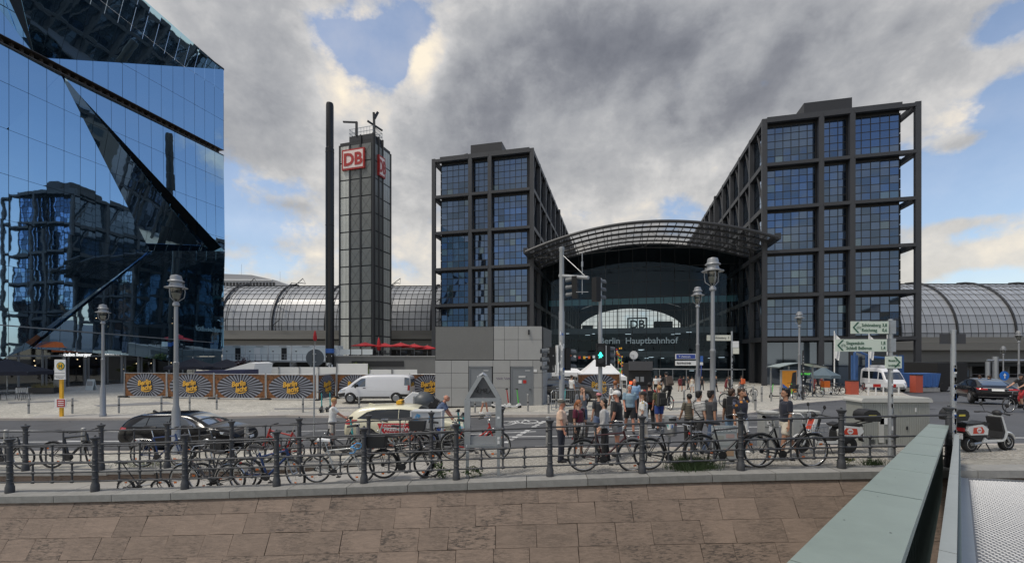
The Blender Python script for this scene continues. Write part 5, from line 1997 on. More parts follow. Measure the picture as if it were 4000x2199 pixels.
# ---------------------------------------------------------------- bollards
M_bol = pm('bollard_steel', (.36, .36, .35), .5, .5, .25, 12)
def bollard(p, label, tall=.92, r=.05):
 t = thing('bollard', label, 'bollard', p, 0, 'steel bollards')
 MB().lathe([(r * 1.05, 0), (r * 1.05, tall - .14), (r * .8, tall - .13), (r * .8, tall - .1), (r * 1.15, tall - .09), (r * 1.15, tall - .03), (r * .6, tall)], 10).build('post', M_bol, t, smooth=45)
 MB().lathe([(r * 1.1, tall * .48), (r * 1.1, tall * .55)], 10).build('band', M_dark, t)
bols = [(72, 1040, 'leftmost bollard of the row on the far kerb, left of the bus stop post'), (182, 1040, 'bollard just right of the yellow bus stop post'), (299, 1039, 'bollard just right of the far left street lamp'),
  (406, 1034, 'bollard below the banner fence, left of the lamp post'), (477, 1032, 'bollard below the banner fence, right of the lamp post'), (545, 1030, 'bollard in front of the third starburst banner'),
  (762, 1037, 'bollard left of the round sign pole'), (903, 1036, 'bollard beside the front wheel of the white van'), (1041, 1036, 'bollard above the taxi windscreen, by the dark dome'),
  (1117, 1038, 'bollard right of the bald rider'), (1195, 1038, 'bollard seen behind the triangular frame'), (1328, 1034, 'bollard in front of the right kiosk door'),
  (1380, 1040, 'bollard at the left end of the crowd barrier'), (1399, 1028, 'bollard behind the crowd barrier beside the thick signal pole'), (1543, 1030, 'bollard right of the second signal pole'),
  (1721, 1026, 'lone bollard right of the rider with backpack'), (1894, 1013, 'first bollard of the plaza row right of the man touching his ear'), (1916, 1010, 'second bollard of the plaza row'), (1940, 1009, 'third bollard of the plaza row'),
  (1963, 1008, 'fourth bollard of the plaza row'), (1987, 1006, 'fifth bollard of the plaza row'), (1900, 1032, 'leaning bollard close to the crossing kerb'), (2052, 990, 'bollard beside the orange delivery bag')]
for u, v, lb in bols:
 bollard(GP(u, v), lb, .95)
for k, (u, d, lb) in enumerate(((15, 15.6, 'near bollard at the left edge behind the rear railing'), (210, 16.0, 'near bollard behind the front wheel of the black electric bicycle'), (620, 15.6, 'near bollard before the bonnet of the black car'), (900, 15.2, 'near bollard beside the taxi rear wheel'), (1378, 14.6, 'near bollard beside the man in the tan shirt'))):
 bollard(GD(u, d), lb, 1.0, .065)
# ---------------------------------------------------------------- traffic signals
def sighead(t, M, n=3, hs=1.0, col=M_black, lit=None, board=True):
 """signal head: lenses face -y of M"""
 h = .32 * n * hs
 MB().box((0, 0, h / 2), (.32 * hs, .22 * hs, h), M).build('signal_head', col, t, bev=.03)
 for i in range(n):
  z = (i + .5) * .32 * hs
  mb = MB()
  P = [(cos(a) * .13 * hs, z + sin(a) * .13 * hs) for a in [pi * k / 8 for k in range(-1, 10)]]
  mb.grid([[M @ V((x, -.11 * hs, zz_)) for x, zz_ in P], [M @ V((x * 1.02, -.40 * hs, zz_ - .04)) for x, zz_ in P]])
  mb.build('visor', pm('visor_grey', (.10, .11, .12), .5), t)
  MB().lathe([(0, 0), (.11 * hs, 0), (.11 * hs, .02), (0, .02)], 14, M @ T_((0, -.115 * hs, z)) @ Matrix.Rotation(pi / 2, 4, 'X')).build('lens', M_green if 0 else M_dark, t)
M_pole = pm('signal_pole_grey', (.36, .375, .385), .45, .3, .14, 2)
p1 = GD(1413, 22.6)
t = thing('traffic_signal', 'thick grey traffic signal mast with stickers and a slanting arm', 'traffic signal', p1)
MB().lathe([(.15, 0), (.15, 5.2), (.13, 5.3), (.12, 8.35), (.14, 8.4), (.14, 8.55), (.0, 8.6)], 14).build('pole', M_pole, t, smooth=40)
mb = MB()
mb.tube([(-.1, .1, 7.1), (1.15, -1.3, 6.75)], .09, 8); mb.tube([(0, 0, 8.2), (1.0, -1.1, 6.9)], .02, 5)
mb.build('arm', M_pole, t)
mb = MB()
mb.tube([(.9, -1.0, 6.0), (.9, -1.0, 8.0)], .022, 6); mb.tube([(.9, -1.0, 7.35), (.9, -1.0, 7.6)], .05, 6); mb.tube([(.6, -1, 6.1), (1.2, -1, 6.1)], .02, 5)
mb.build('antenna', M_pole, t)
sighead(t, T_((.62, -.55, 5.85)) @ RZ(-1.9) @ Matrix.Rotation(.12, 4, 'Y'), 3, 1.15)
sighead(t, T_((-.55, 0, 2.1)) @ RZ(-1.35), 3, 1.35)
MB().box((-.24, .05, 2.75), (.1, .5, 1.5)).build('back_board', M_white, t)
sighead(t, T_((.28, .1, 2.2)) @ RZ(1.9), 3, 1.2)
random.seed(5)
for k in range(16):
 a, z = random.uniform(-2.4, -.7), random.uniform(1.2, 4.2)
 mb = MB(); w_, h_ = random.uniform(.2, .5), random.uniform(.04, .1)
 mb.poly([V((cos(a + s_ * w_) * .156, sin(a + s_ * w_) * .156, z + q * h_)) for s_, q in ((-1, -1), (0, -1.1), (1, -1), (1, 1), (0, 1.1), (-1, 1))])
 mb.build('sticker', random.choice([M_white, M_white, M_grey, M_blue]), t)
for k in range(9):
 mb = MB(); x = -.62 + random.uniform(-.1, .12); z = 2.2 + random.random() * 1.2
 mb.box((x, -.2, z), (random.uniform(.08, .18), .01, random.uniform(.06, .14))); mb.build('sticker', random.choice([M_white, M_grey, M_conc]), t)
p2 = GD(1510, 22.9)
t = thing('traffic_signal', 'slimmer grey signal pole with a lit green walking figure', 'traffic signal', p2)
MB().lathe([(.11, 0), (.11, 4.6), (.09, 4.7), (.085, 6.9), (.0, 6.95)], 12).build('pole', M_pole, t, smooth=40)
sighead(t, T_((-.22, -.05, 5.7)) @ RZ(2.0), 3, 1.3)
sighead(t, T_((.35, .1, 2.35)) @ RZ(1.9), 3, 1.1)
MB().box((-.02, -.2, 2.9), (.46, .3, 1.2)).build('signal_head', M_black, t, bev=.03)
MB().box((.24, -.1, 2.9), (.08, .3, 1.0)).build('back_board', M_white, t)
M_lit = pm('lit_green', (.05, .95, .70), .5, emit=2.2)
mb = MB()
Mw = T_((-.06, -.37, 2.8))
mb.ell((0, 0, .27), (.05, .02, .05), 8, 6, Mw)
for a, b, r in (((0, 0, .21), (.0, 0, .05), .055), ((0, 0, .05), (-.1, 0, -.13), .035), ((0, 0, .05), (.09, 0, -.13), .035), ((0, 0, .18), (.12, 0, .06), .025), ((0, 0, .18), (-.11, 0, .08), .025)):
 mb.tube([Mw @ V(a), Mw @ V(b)], r, 6)
mb.build('walking_figure', M_lit, t)
for z in (2.62, 3.2):
 MB().lathe([(.16, 0), (.16, .1)], 14, T_((-.06, -.36, z)) @ Rx).build('hood', M_dark, t)
# ---------------------------------------------------------------- round sign seen from behind
p = GD(790, 16.4)
t = thing('round_sign', 'round traffic sign on a thin grey pole, seen from its dark back', 'traffic sign', p)
MB().lathe([(.032, 0), (.032, 3.75)], 8).build('pole', M_galv, t, smooth=60)
MB().lathe([(0, 0), (.33, 0), (.33, .02), (0, .02)], 24, T_((.0, .08, 3.35)) @ RZ(.75) @ Rx).build('disc', pm('sign_back', (.11, .12, .125), .5, .3), t)
mb = MB().box((0, .03, 3.5), (.12, .05, .04)); mb.box((0, .03, 3.2), (.12, .05, .04)); mb.build('clamp', M_galv, t)
# ---------------------------------------------------------------- street name signs etc. around the plaza
t = thing('street_name_sign', 'blue direction board over a white street name plate, hung on the lamp pole', 'sign', W(1755, 905, 24.3))
o_ = W(1755, 905, 24.3)
def signplate(t, o, u0, v0, u1, v1, d, mat, frame=None, y=0.):
 a, b = W(u0, v1, d) - o, W(u1, v0, d) - o
 MB().box(((a.x + b.x) / 2, y, (a.z + b.z) / 2), (b.x - a.x, .05, b.z - a.z)).build('plate', mat, t, bev=.01)
 return a, b
M_bsign = pm('sign_blue', (.025, .06, .30), .45)
signplate(t, o_, 1699, 890, 1750, 903, 24.3, M_white)
a, b = signplate(t, o_, 1701, 891.5, 1748, 901.5, 24.3, M_bsign, y=-.03)
text('↑ Zentrum', .1, M_white, t, T_((a.x + .1, -.06, a.z + .06)), .004)
a, b = signplate(t, o_, 1699, 907, 1751, 919, 24.3, M_white)
text('Rahel-Hirsch-Straße', .11, M_dark, t, T_((a.x + .07, -.03, a.z + .08)), .004, sx=.62, bold=.02)
a, b = signplate(t, o_, 1762, 895, 1768, 910, 24.3, M_blue)
a, b = signplate(t, o_, 1761, 911, 1768, 918, 24.3, M_white)
mb = MB(); p = W(1763, 932, 24.3) - o_
mb.lathe([(0, 0), (.33, 0), (.33, .03), (0, .03)], 20, T_(p) @ RZ(1.2) @ Rx); mb.build('blue_disc', M_bsign, t)
p = GD(1841, 25)
t = thing('finger_post', 'white finger sign post with stickers pointing left on the plaza', 'signpost', p)
MB().lathe([(.05, 0), (.05, 4.1)], 8).build('pole', M_galv, t)
MB().box((-.75, 0, 3.72), (1.35, .06, .32)).build('sign_board', pm('cream_sign', (.72, .72, .62), .5), t, bev=.01)
text('Charlottenburg', .12, M_dark, t, T_((-1.2, -.035, 3.67)), .004, sx=.8)
text('3', .12, M_dark, t, T_((-.25, -.035, 3.67)), .004)
MB().box((.2, -.02, 3.35), (.36, .05, .36)).build('plate', M_white, t); MB().box((.22, -.02, 2.98), (.34, .05, .34)).build('plate', MATS['cream_sign'], t)
for k in range(14):
 MB().box((random.uniform(-.03, .03), -.052, .3 + k * .18), (.06, .01, random.uniform(.05, .14))).build('sticker', random.choice([M_white, M_dark, M_grey]), t)
for (u, d, h, lb) in ((2020, 29, 3.3, 'stickered dark pole with a triangular sign left of the bus shelter'),):
 p = GD(u, d)
 t = thing('sign_pole', lb, 'pole', p)
 MB().lathe([(.045, 0), (.045, h)], 8).build('pole', M_dark, t)
 for k in range(12):
  MB().box((0, -.05, .8 + k * .19), (.07, .012, .1)).build('sticker', random.choice([M_white, M_grey, M_dark]), t)
# station clock
p = W(1594, 893, 46)
t = thing('station_clock', 'round white station clock on a thin post in front of the hall', 'clock', (p.x, p.y, G(p.x, p.y)))
zc = p.z - t.location.z
MB().lathe([(.07, 0), (.07, zc - .3)], 8).build('post', M_galv, t)
MB().lathe([(0, -.06), (.5, -.06), (.5, .06), (0, .06)], 24, T_((0, 0, zc)) @ Rx).build('case', M_dark, t)
MB().lathe([(0, 0), (.44, 0), (.44, .02), (0, .02)], 24, T_((0, -.06, zc)) @ Rx).build('dial', M_white, t)
mb = MB(); mb.bar((0, -.1, zc), (-.33, -.1, zc + .04), .05, .01); mb.bar((0, -.1, zc), (-.08, -.1, zc - .24), .06, .01)
for k in range(12):
 a = k * pi / 6
 mb.bar((cos(a) * .34, -.09, zc + sin(a) * .34), (cos(a) * .41, -.09, zc + sin(a) * .41), .04, .01)
mb.build('hands', M_dark, t)
# white peaked tents
def tent(u, v, d, w_, label):
 p = GD(u, d)
 zt = W(u, v, d).z - p.z
 t = thing('market_tent', label, 'tent', p, 0, 'white peaked tents')
 mb = MB()
 h0 = zt - 1.25
 q = [V((s_ * w_ / 2, r_ * w_ / 2, h0)) for s_, r_ in ((-1, -1), (1, -1), (1, 1), (-1, 1))]
 for i in range(4):
  a, b = q[i], q[(i + 1) % 4]
  P = []
  for k in range(6):
   f = k / 5
   z = h0 + (zt - h0) * f ** 1.35
   P.append([a.lerp(V((0, 0, 0)), f).xy.to_3d() + V((0, 0, z)), b.lerp(V((0, 0, 0)), f).xy.to_3d() + V((0, 0, z))])
  mb.grid(P)
  mb.poly([a, b, b - V((0, 0, .3)), a - V((0, 0, .3))])
 mb.build('canopy', M_white, t)
 for a in q:
  mb = MB(); mb.bar(V((a.x, a.y, 0)), a, .06); mb.build('leg', M_white, t)
tent(1418, 899, 38, 3.1, 'white peaked tent partly behind the thick signal mast')
tent(1496, 903, 37, 2.9, 'white peaked tent left of the second signal pole, of two side by side')
tent(1533, 910, 38.5, 2.4, 'white peaked tent right of the second signal pole, lower than its neighbour')
# bunting and streamers
t = thing('bunting', 'string of small coloured flags above the white tents', 'bunting', W(1440, 893, 40))
o_ = V(t.location)
mb = MB(); mb.tube([W(1418 + k * 11, 891 + 5 * sin(k * .35), 40) - o_ for k in range(11)], .012, 4); mb.build('string', M_dark, t)
for k in range(9):
 c = W(1422 + k * 12, 893 + 5 * sin(k * .4), 40) - o_
 mb = MB(); mb.poly([c + V((-.12, 0, .1)), c + V((.12, 0.03, .1)), c + V((.1, 0, -.16)), c + V((-.1, .02, -.16))])
 mb.build('flag', [M_yellow, M_orange, M_white, M_red][k % 4], t)
t = thing('streamer_pole', 'group of thin poles hung with bright coloured streamers beside the tents', 'decoration', GD(1556, 39))
for k in range(3):
 mb = MB(); mb.tube([(k * .35 - .3, k * .2, 0), (k * .35 - .35, k * .2, 4.3 - k * .4)], .03, 5); mb.build('pole', M_galv, t)
random.seed(9)
for k in range(34):
 z = random.uniform(1.6, 4.2)
 mb = MB(); mb.ell((.02 + (4 - z) * .14 + random.uniform(-.2, .2), random.uniform(-.3, .2), z), (.07, .04, .085), 6, 4)
 mb.build('streamer', [M_yellow, M_orange, M_blue, M_red, M_green, M_yellow][k % 6], t)
# big flags
for k, (u, v, d) in enumerate(((2099, 832, 45), (2186, 836, 48), (2232, 842, 50))):
 p = GD(u, d)
 h = W(u, v, d).z - p.z
 t = thing('flag_pole', ['white flag pole nearest the bus shelter, flag hanging below the direction board', 'white flag pole behind the direction boards', 'white flag pole next to the big sign post'][k], 'flag', p, 0, 'white flags before the right block')
 MB().lathe([(.06, 0), (.045, h)], 8).build('pole', M_white, t)
 mb = MB()
 mb.grid([[V((.05 + i * .16 * (1 - .08 * j), .1 * sin(i * 1.5 + j * .4), h - .15 - j * .38 - i * .22 * (1 - j / 9))) for i in range(6)] for j in range(8)])
 mb.build('flag', M_white, t, smooth=80)
# bus shelter with orange poster
p = GD(2005, 36)
t = thing('bus_shelter', 'glass bus shelter with curved roof and an orange advert at its left end', 'bus shelter', p)
mb = MB()
R = [[V((-2.0 + i * .5, y, 2.35 + .35 * sin(pi * i / 8) + (.05 if y else 0))) for i in range(9)] for y in (-.9, .9)]
mb.grid(R); mb.grid([[q + V((0, 0, .07)) for q in r] for r in R])
mb.build('roof', pm('shelter_roof', (.40, .46, .46), .3), t, smooth=60)
for x in (-1.8, -.3, 1.7):
 mb = MB(); mb.bar((x, .6, 0), (x, .6, 2.5), .09); mb.build('post', M_galv, t)
MB().box((-1.0, -.5, 1.25), (1.35, .14, 2.0)).build('advert_case', M_grey, t, bev=.02)
MB().box((-1.0, -.58, 1.3), (1.15, .02, 1.75)).build('poster', pm('orange_poster', (.75, .30, .03), .4), t)
mb = MB(); mb.poly([(-1.57, -.6, .45), (-.9, -.6, .45), (-1.2, -.6, .85), (-1.57, -.6, 1.15)]); mb.build('poster_figure', M_blue, t)
mb = MB(); mb.poly([(-.9, -.6, 1.0), (-.45, -.6, .75), (-.45, -.6, 2.1), (-.75, -.6, 2.0)]); mb.build('poster_figure', M_dark, t)
mb = MB(); mb.poly([(-.2, .62, .3), (1.6, .62, .3), (1.6, .62, 2.2), (-.2, .62, 2.2)]); mb.build('glass_pane', M_shop, t)
text('burner', .24, pm('green_neon', (.15, .9, .1), .5, emit=1.0), t, T_((1.2, 1.5, 1.75)), .02)
p = GD(2055, 40)
parasol(p.x + .6, p.y, p.z, 2.6, 2.5, pm('blue_grey_canvas', (.10, .14, .17), .7), 'blue grey parasol right of the bus shelter', None, rise=.7)
# blue construction pipes
M_pipe = pm('blue_pipe', (.04, .105, .27), .45, 0, .2, 2)
p = GD(2150, 50)
t = thing('pipe_bridge', 'blue above ground water pipes forming a gate in front of the right block', 'pipework', p)
mb = MB()
mb.tube([(0, 0, 0), (0, 0, 4.4), (.15, 0, 4.6), (2.2, .4, 3.9), (4.9, 1, 3.7), (6.6, 1.5, 3.65), (6.9, 1.6, 3.4), (6.9, 1.6, 0)], .14, 10)
mb.build('pipe', M_pipe, t, smooth=50)
for x, w_ in ((.45, .65), (2.05, .5), (4.5, .4), (5.15, .4), (5.9, .3)):
 MB().box((x, .6, 2.5), (w_, .25, 3.2)).build('blue_panel', M_pipe, t, bev=.03)
MB().box((2.9, .3, .85), (1.0, .1, 1.5)).build('poster_case', M_pipe, t)
p = GD(2395, 62)
t = thing('pipe_bridge', 'distant blue water pipe crossing under the right viaduct', 'pipework', p)
mb = MB(); mb.tube([(-6.5, 0, 0), (-6.5, 0, 2.4), (-6.3, 0, 2.6), (1.5, 0, 2.5), (1.7, 0, 2.3), (1.7, 0, 0)], .14, 8); mb.build('pipe', M_pipe, t, smooth=50)
p = GD(2608, 58)
t = thing('gate_portal', 'pale steel portal with thick posts under the right viaduct', 'gate', p)
mb = MB(); mb.tube([(-5.5, 0, 0), (-5.5, 0, 4.3)], .32, 10); mb.tube([(-6.5, 0, 0), (-6.5, 0, 3.6)], .25, 10); mb.build('post', M_galv, t, smooth=50)
mb = MB(); mb.tube([(-6.6, 0, 3.8), (8, 0, 3.8)], .12, 8); mb.build('beam', M_galv, t)
# dark planters and food truck in front of the hall
p = GD(1610, 44)
t = thing('stage_truck', 'black open sided food truck with a red tail light standing before the hall', 'truck', p)
MB().box((0, 1.2, 1.7), (2.3, 2.4, 2.6)).build('body', M_black, t, bev=.05)
MB().box((0, -.15, 2.75), (2.3, .5, .9)).build('awning', pm('dark_grey_panel', (.07, .07, .075), .6), t, bev=.02)
MB().box((0, -.05, .55), (2.4, .2, .35)).build('bumper', M_dark, t, bev=.03)
for x in (-.3, .2):
 MB().box((x, -.04, 1.4), (.35, .06, .5)).build('plate', M_grey, t)
MB().box((-.95, -.08, 1.05), (.25, .05, .25)).build('tail_light', pm('lit_red', (.9, .1, .03), .5, emit=1.5), t)
for x in (-.8, .8):
 MB().lathe([(.42, -.15), (.42, .15)], 14, T_((x, .4, .4)) @ RZ(pi / 2) @ Rx).build('wheel', M_black, t)
# crowd barrier
def barrier(a, b, label, cat='barrier'):
 a, b = V(a), V(b)
 L = (b - a).xy.length
 t = thing('crowd_barrier', label, cat, a, atan2(b.y - a.y, b.x - a.x), 'steel crowd barriers')
 mb = MB(); mb.tube([(0.1, 0, 0), (.1, 0, 1.0), (.2, 0, 1.1), (L - .2, 0, 1.1), (L - .1, 0, 1.0), (L - .1, 0, 0)], .024, 6); mb.tube([(.1, 0, .2), (L - .1, 0, .2)], .018, 6); mb.build('frame', M_galv, t)
 n = int(L / .14)
 for k in range(1, n):
  mb = MB(); mb.tube([(.1 + (L - .2) * k / n, 0, .2), (.1 + (L - .2) * k / n, 0, 1.1)], .009, 5); mb.build('rod', M_galv, t)
 for x in (.3, L - .3):
  mb = MB(); mb.bar((x, -.3, .02), (x, .3, .02), .05); mb.build('foot', M_galv, t)
barrier(GD(1383, 23.6), GD(1472, 24.6), 'steel crowd barrier in front of the grey brown car')
barrier(GD(1495, 29.8), GD(1580, 30.2), 'steel crowd barrier before the last starburst banner')
# red white road barrier, containers, bins at the right
p = GD(2225, 40)
t = thing('road_barrier', 'red and white striped road barrier before the white minibus', 'barrier', p)
for k in range(5):
 MB().box((-1.4 + k * .7, 0, .85), (.68, .05, .28)).build('board', M_red if k % 2 else M_white, t)
 mb = MB(); mb.bar((-1.5 + k * .7, 0, 0), (-1.5 + k * .7, 0, .7), .08); mb.build('foot', M_white, t)
for (u, d, h, lb) in ((2143, 41, 1.25, 'orange red bin box left of the striped road barrier'), (2305, 46, 1.8, 'orange red box beside the blue skip')):
 p = GD(u, d)
 t = thing('bin_box', lb, 'bin', p, 0, 'orange red bins')
 MB().box((0, 0, h / 2), (.75, .7, h)).build('body', pm('brick_red_plastic', (.48, .10, .06), .5), t, bev=.04); MB().box((0, 0, h + .04), (.8, .75, .08)).build('lid', M_dark, t, bev=.02)
p = GD(2328, 48)
t = thing('skip_container', 'blue waste skip on pale skids under the viaduct', 'skip', p)
MB().prism([(-1.5, .5), (1.4, .5), (1.7, 2.0), (-1.7, 2.0)], 0, 1.8).build('body', pm('skip_blue', (.05, .13, .35), .5), t, bev=.03)
for k in range(5):
 MB().box((-1.2 + k * .6, -.05, 1.3), (.1, .1, 1.3)).build('rib', MATS['skip_blue'], t)
MB().box((0, .9, .22), (3.2, 1.8, .4)).build('base', M_conc, t)
p = GD(2375, 52)
t = thing('lorry', 'dark lorry standing in the shade beneath the viaduct', 'lorry', p)
MB().box((0, 2, 2.0), (3.5, 6, 2.6)).build('box', M_black, t, bev=.05); MB().box((2.6, 1.5, 1.5), (1.7, 2.2, 2.2)).build('cab', M_dark, t, bev=.1)
MB().box((2.6, .36, 2.0), (1.3, .05, .8)).build('windscreen', M_paned, t)
for x in (-1, .5, 2.5):
 MB().lathe([(.5, -.15), (.5, .15)], 14, T_((x, -.9, .5)) @ Rx).build('wheel', M_black, t)
p = GD(2524, 36)
t = thing('arrow_sign', 'round blue sign with a white upward arrow on a thin post', 'traffic sign', p)
zc = W(2524, 945, 36).z - p.z
MB().lathe([(.04, 0), (.04, zc)], 8).build('post', M_galv, t)
MB().lathe([(0, 0), (.38, 0), (.38, .03), (0, .03)], 24, T_((0, -.06, zc)) @ Rx).build('disc', pm('traffic_blue', (.02, .17, .62), .4), t)
mb = MB(); mb.bar((0, -.11, zc - .22), (0, -.11, zc + .1), .07, .01); mb.poly([(-.14, -.11, zc + .02), (.14, -.11, zc + .02), (0, -.11, zc + .24)]); mb.build('arrow', M_white, t)
p = GD(2302, 47.5)
t = thing('no_entry_sign', 'red no entry sign with a white bar beside the right column', 'traffic sign', p)
zc = W(2302, 962, 47.5).z - p.z
MB().lathe([(.04, 0), (.04, zc)], 8).build('post', M_galv, t)
MB().lathe([(0, 0), (.32, 0), (.32, .03), (0, .03)], 24, T_((0, -.06, zc)) @ Rx).build('disc', M_red, t); MB().box((0, -.11, zc), (.44, .01, .1)).build('bar', M_white, t)
# grey dome bin behind the taxi
p = GD(1062, 27)
t = thing('glass_bank', 'dark grey dome shaped recycling bin lying behind the taxi roof', 'recycling bin', p, .2)
MB().ell((0.1, 0, .42), (.72, .7, .62), 18, 10).build('dome', pm('dome_grey', (.07, .08, .09), .45, 0, .3, 3), t, smooth=60)
MB().prism([(-1.35, .1), (-.4, .1), (-.2, .95), (-.6, 1.0), (-1.2, .5)], -.3, .4).build('cover', M_white, t, bev=.08)
# patches and drain strips in the plaza paving
for pts in (((235, 1019), (420, 1010), (440, 1016), (250, 1023)), ((690, 1027), (1010, 1021), (1010, 1024), (690, 1030)), ((1480, 1020), (1900, 1006), (1905, 1009), (1480, 1024)), ((20, 1012), (190, 1006), (200, 1008), (20, 1015))):
 mb = MB()
 P = [GP(*q) for q in pts]
 N_ = 12
 mb.grid([[P[0].lerp(P[1], i / N_), P[3].lerp(P[2], i / N_)] for i in range(N_ + 1)])
 for v in mb.bm.verts:
  v.co.z = G(v.co.x, v.co.y) + .012
 struct(mb.build('paving_strip', pm('strip_stone', (.21, .21, .215), .7, 0, .25, 2)))
# ================================================================== VEHICLES
M_cglass = glassmat('car_glass', (.75, .82, .9), .14, (.012, .014, .018), .03)
M_tglass = glassmat('dark_car_glass', (.7, .75, .8), .04, (.008, .009, .011), .04)
M_cglassw = glassmat('car_windscreen', (.92, .95, .97), .38, (.05, .06, .065), .04)
M_tyre = pm('tyre_rubber', (.018, .018, .019), .75, 0, .15, 10)
M_rim = pm('wheel_rim_grey', (.30, .31, .33), .35, .7)
M_plast = pm('black_plastic', (.022, .022, .024), .6)
M_tail = pm('tail_red', (.38, .01, .012), .2, coat=.5)
M_head = glassmat('headlight_glass', (.9, .92, .95), .35, (.30, .32, .34), .05)
def carbody(st, sub=2):
 """st: rows (x, z_low, z_belt, z_top, w, w_top); loft with subdivision"""
 mb = MB()
 rings = []
 for (x, zl, zb, zt, w_, wt) in st:
  h = zt - zb
  half = [(0, zl), (w_ * .86, zl), (w_ * .97, zl + .14), (w_, zl + .5 * (zb - zl)), (w_ * .985, zb), (w_ * .985 + (wt - w_ * .985) * .55, zb + h * .52), (wt + .02, zb + h * .93), (wt * .8, zt), (0, zt + .015)]
  full = [(-y, z) for y, z in half[1:-1]][::-1]
  pts = half + full
  rings.append(mb.verts([V((x, y, z)) for y, z in pts]))
 n = len(rings[0])
 for a, b in zip(rings, rings[1:]):
  for j in range(n):
   mb._f([a[j], a[(j + 1) % n], b[(j + 1) % n], b[j]])
 mb._f(rings[0][::-1]); mb._f(rings[-1])
 me = mb.mesh('b', M_dark)
 o = bpy.data.objects.new('b', me)
 return evalmesh(o, [('SUBSURF', dict(levels=sub, render_levels=sub))])
class Car:
 def __init__(s, name, label, cat, loc, rz, st, paint, sub=2, group=None, bodyname='body', sc=1.):
  s.t = thing(name, label, cat, loc, rz, group, sc)
  me = carbody(st, sub)
  me.materials.clear(); me.materials.append(paint)
  me.polygons.foreach_set('use_smooth', [True] * len(me.polygons))
  me.set_sharp_from_angle(angle=radians(50))
  s.me = me
  s.body = link(bodyname, me, s.t)
  s.bvh = BVHTree.FromPolygons([v.co for v in me.vertices], [p.vertices for p in me.polygons])
 def hit(s, ax, a, b, sg):
  """ax 'y': ray along -sg*y at (x=a, z=b); 'x': along -sg*x at (y=a, z=b); 'z': down at (x=a, y=b)"""
  if ax == 'y':
   o, d = V((a, sg * 3, b)), V((0, -sg, 0))
  elif ax == 'x':
   o, d = V((2.5 + sg * 6, a, b)), V((-sg, 0, 0))
  else:
   o, d = V((a, b, 5)), V((0, 0, -1))
  p, n, i, dd = s.bvh.ray_cast(o, d)
  return (p, n) if p else (None, None)
 def patch(s, name, mat, ax, sg, bot, top, nu=10, nv=5, off=.006, parent=None, thick=0):
  def along(pl, t):
   t *= (len(pl) - 1)
   i = min(int(t), len(pl) - 2)
   a, b = V(pl[i]), V(pl[i + 1])
   return a.lerp(b, t - i)
  G_ = []
  last = None
  for j in range(nv + 1):
   row = []
   for i in range(nu + 1):
    q = along(bot, i / nu).lerp(along(top, i / nu), j / nv)
    p, n = s.hit(ax, q.x, q.y, sg)
    if p is None:
     p = last if last else V((q.x, 0, q.y)); n = V((0, 0, 1))
    p = p + n * off
    last = p.copy()
    row.append(p)
   G_.append(row)
  mb = MB(); mb.grid(G_)
  return mb.build(name, mat, parent or s.t, smooth=60)
 def both(s, name, mat, bot, top, **k):
  for sg in (-1, 1):
   s.patch(name, mat, 'y', sg, bot, top, **k)
 def seam(s, pts, r=.006, name='door_seam', mat=None, sides=(-1, 1)):
  for sg in sides:
   P = []
   for (a, b) in pts:
    p, n = s.hit('y', a, b, sg)
    if p:
     P.append(p)
   if len(P) > 1:
    MB().tube(P, r, 5).build(name, mat or M_black, s.t)
 def wheels(s, xs, y, r, w_=.2, spokes=10, rim=M_rim, arch=True):
  for x in xs:
   for sg in (-1, 1):
    if arch:
     N_ = 18
     mb = MB()
     P = []
     for k in range(N_ + 1):
      a = -.12 + (pi + .24) * k / N_
      P.append((x + cos(a) * (r + .055), r + sin(a) * (r + .055)))
     bot = [(p[0], max(.22, min(r, .3))) for p in P]
     s.patch('wheel_well_dark', M_black, 'y', sg, bot, P, nu=18, nv=4, off=.008)  # black patch paints the dark hollow; no wheel well is cut
    w = MB().lathe([(r * .6, -w_ / 2), (r * .93, -w_ / 2), (r, -w_ / 2 + .03), (r, w_ / 2 - .03), (r * .93, w_ / 2), (r * .6, w_ / 2)], 26, T_((x, sg * (y - w_ / 2 + .03), r)) @ Rx).build('wheel', M_tyre, s.t, smooth=40)
    Mh = T_((x, sg * (y + .025), r)) @ RZ(0 if sg < 0 else pi) 
    mb = MB()
    mb.lathe([(r * .60, -.012), (r * .66, -.02), (r * .66, .01), (r * .60, .03)], 24, Mh @ Rx)
    for k in range(spokes):
     a = 2 * pi * k / spokes
     mb.bar(Mh @ V((cos(a) * r * .1, -.0, sin(a) * r * .1)), Mh @ V((cos(a) * r * .62, .0, sin(a) * r * .62)), r * .10, .02, up=(0, 1, 0))
    mb.lathe([(r * .16, 0), (r * .16, .025)], 12, Mh @ Rx)
    mb.build('rim', rim, w)
def est(L, H, hood=.98):
 k = H / 1.46
 f = L / 4.65
 return [(0 * f, .42, .62, .80 * k, .74, .66), (.05 * f, .30, .78, 1.0 * k, .84, .66), (.32 * f, .26, .95 * k, 1.30 * k, .885, .62), (.62 * f, .24, .96 * k, 1.415 * k, .9, .60), (1.3 * f, .2, .955 * k, 1.46 * k, .905, .605), (2.1 * f, .2, .945 * k, 1.465 * k, .905, .605), (2.65 * f, .2, .93 * k, 1.415 * k, .905, .59), (3.05 * f, .2, .92 * k, 1.235 * k, .905, .62), (3.45 * f, .2, .91 * k, 1.02 * k, .9, .70), (3.6 * f, .2, .90 * k, .965 * k, .9, .74), (4.1 * f, .2, .84 * k, .895 * k, .88, .72), (4.42 * f, .22, .72 * k, .80 * k, .82, .66), (4.6 * f, .26, .58 * k, .66 * k, .70, .58), (4.65 * f, .34, .5 * k, .55 * k, .58, .5)]
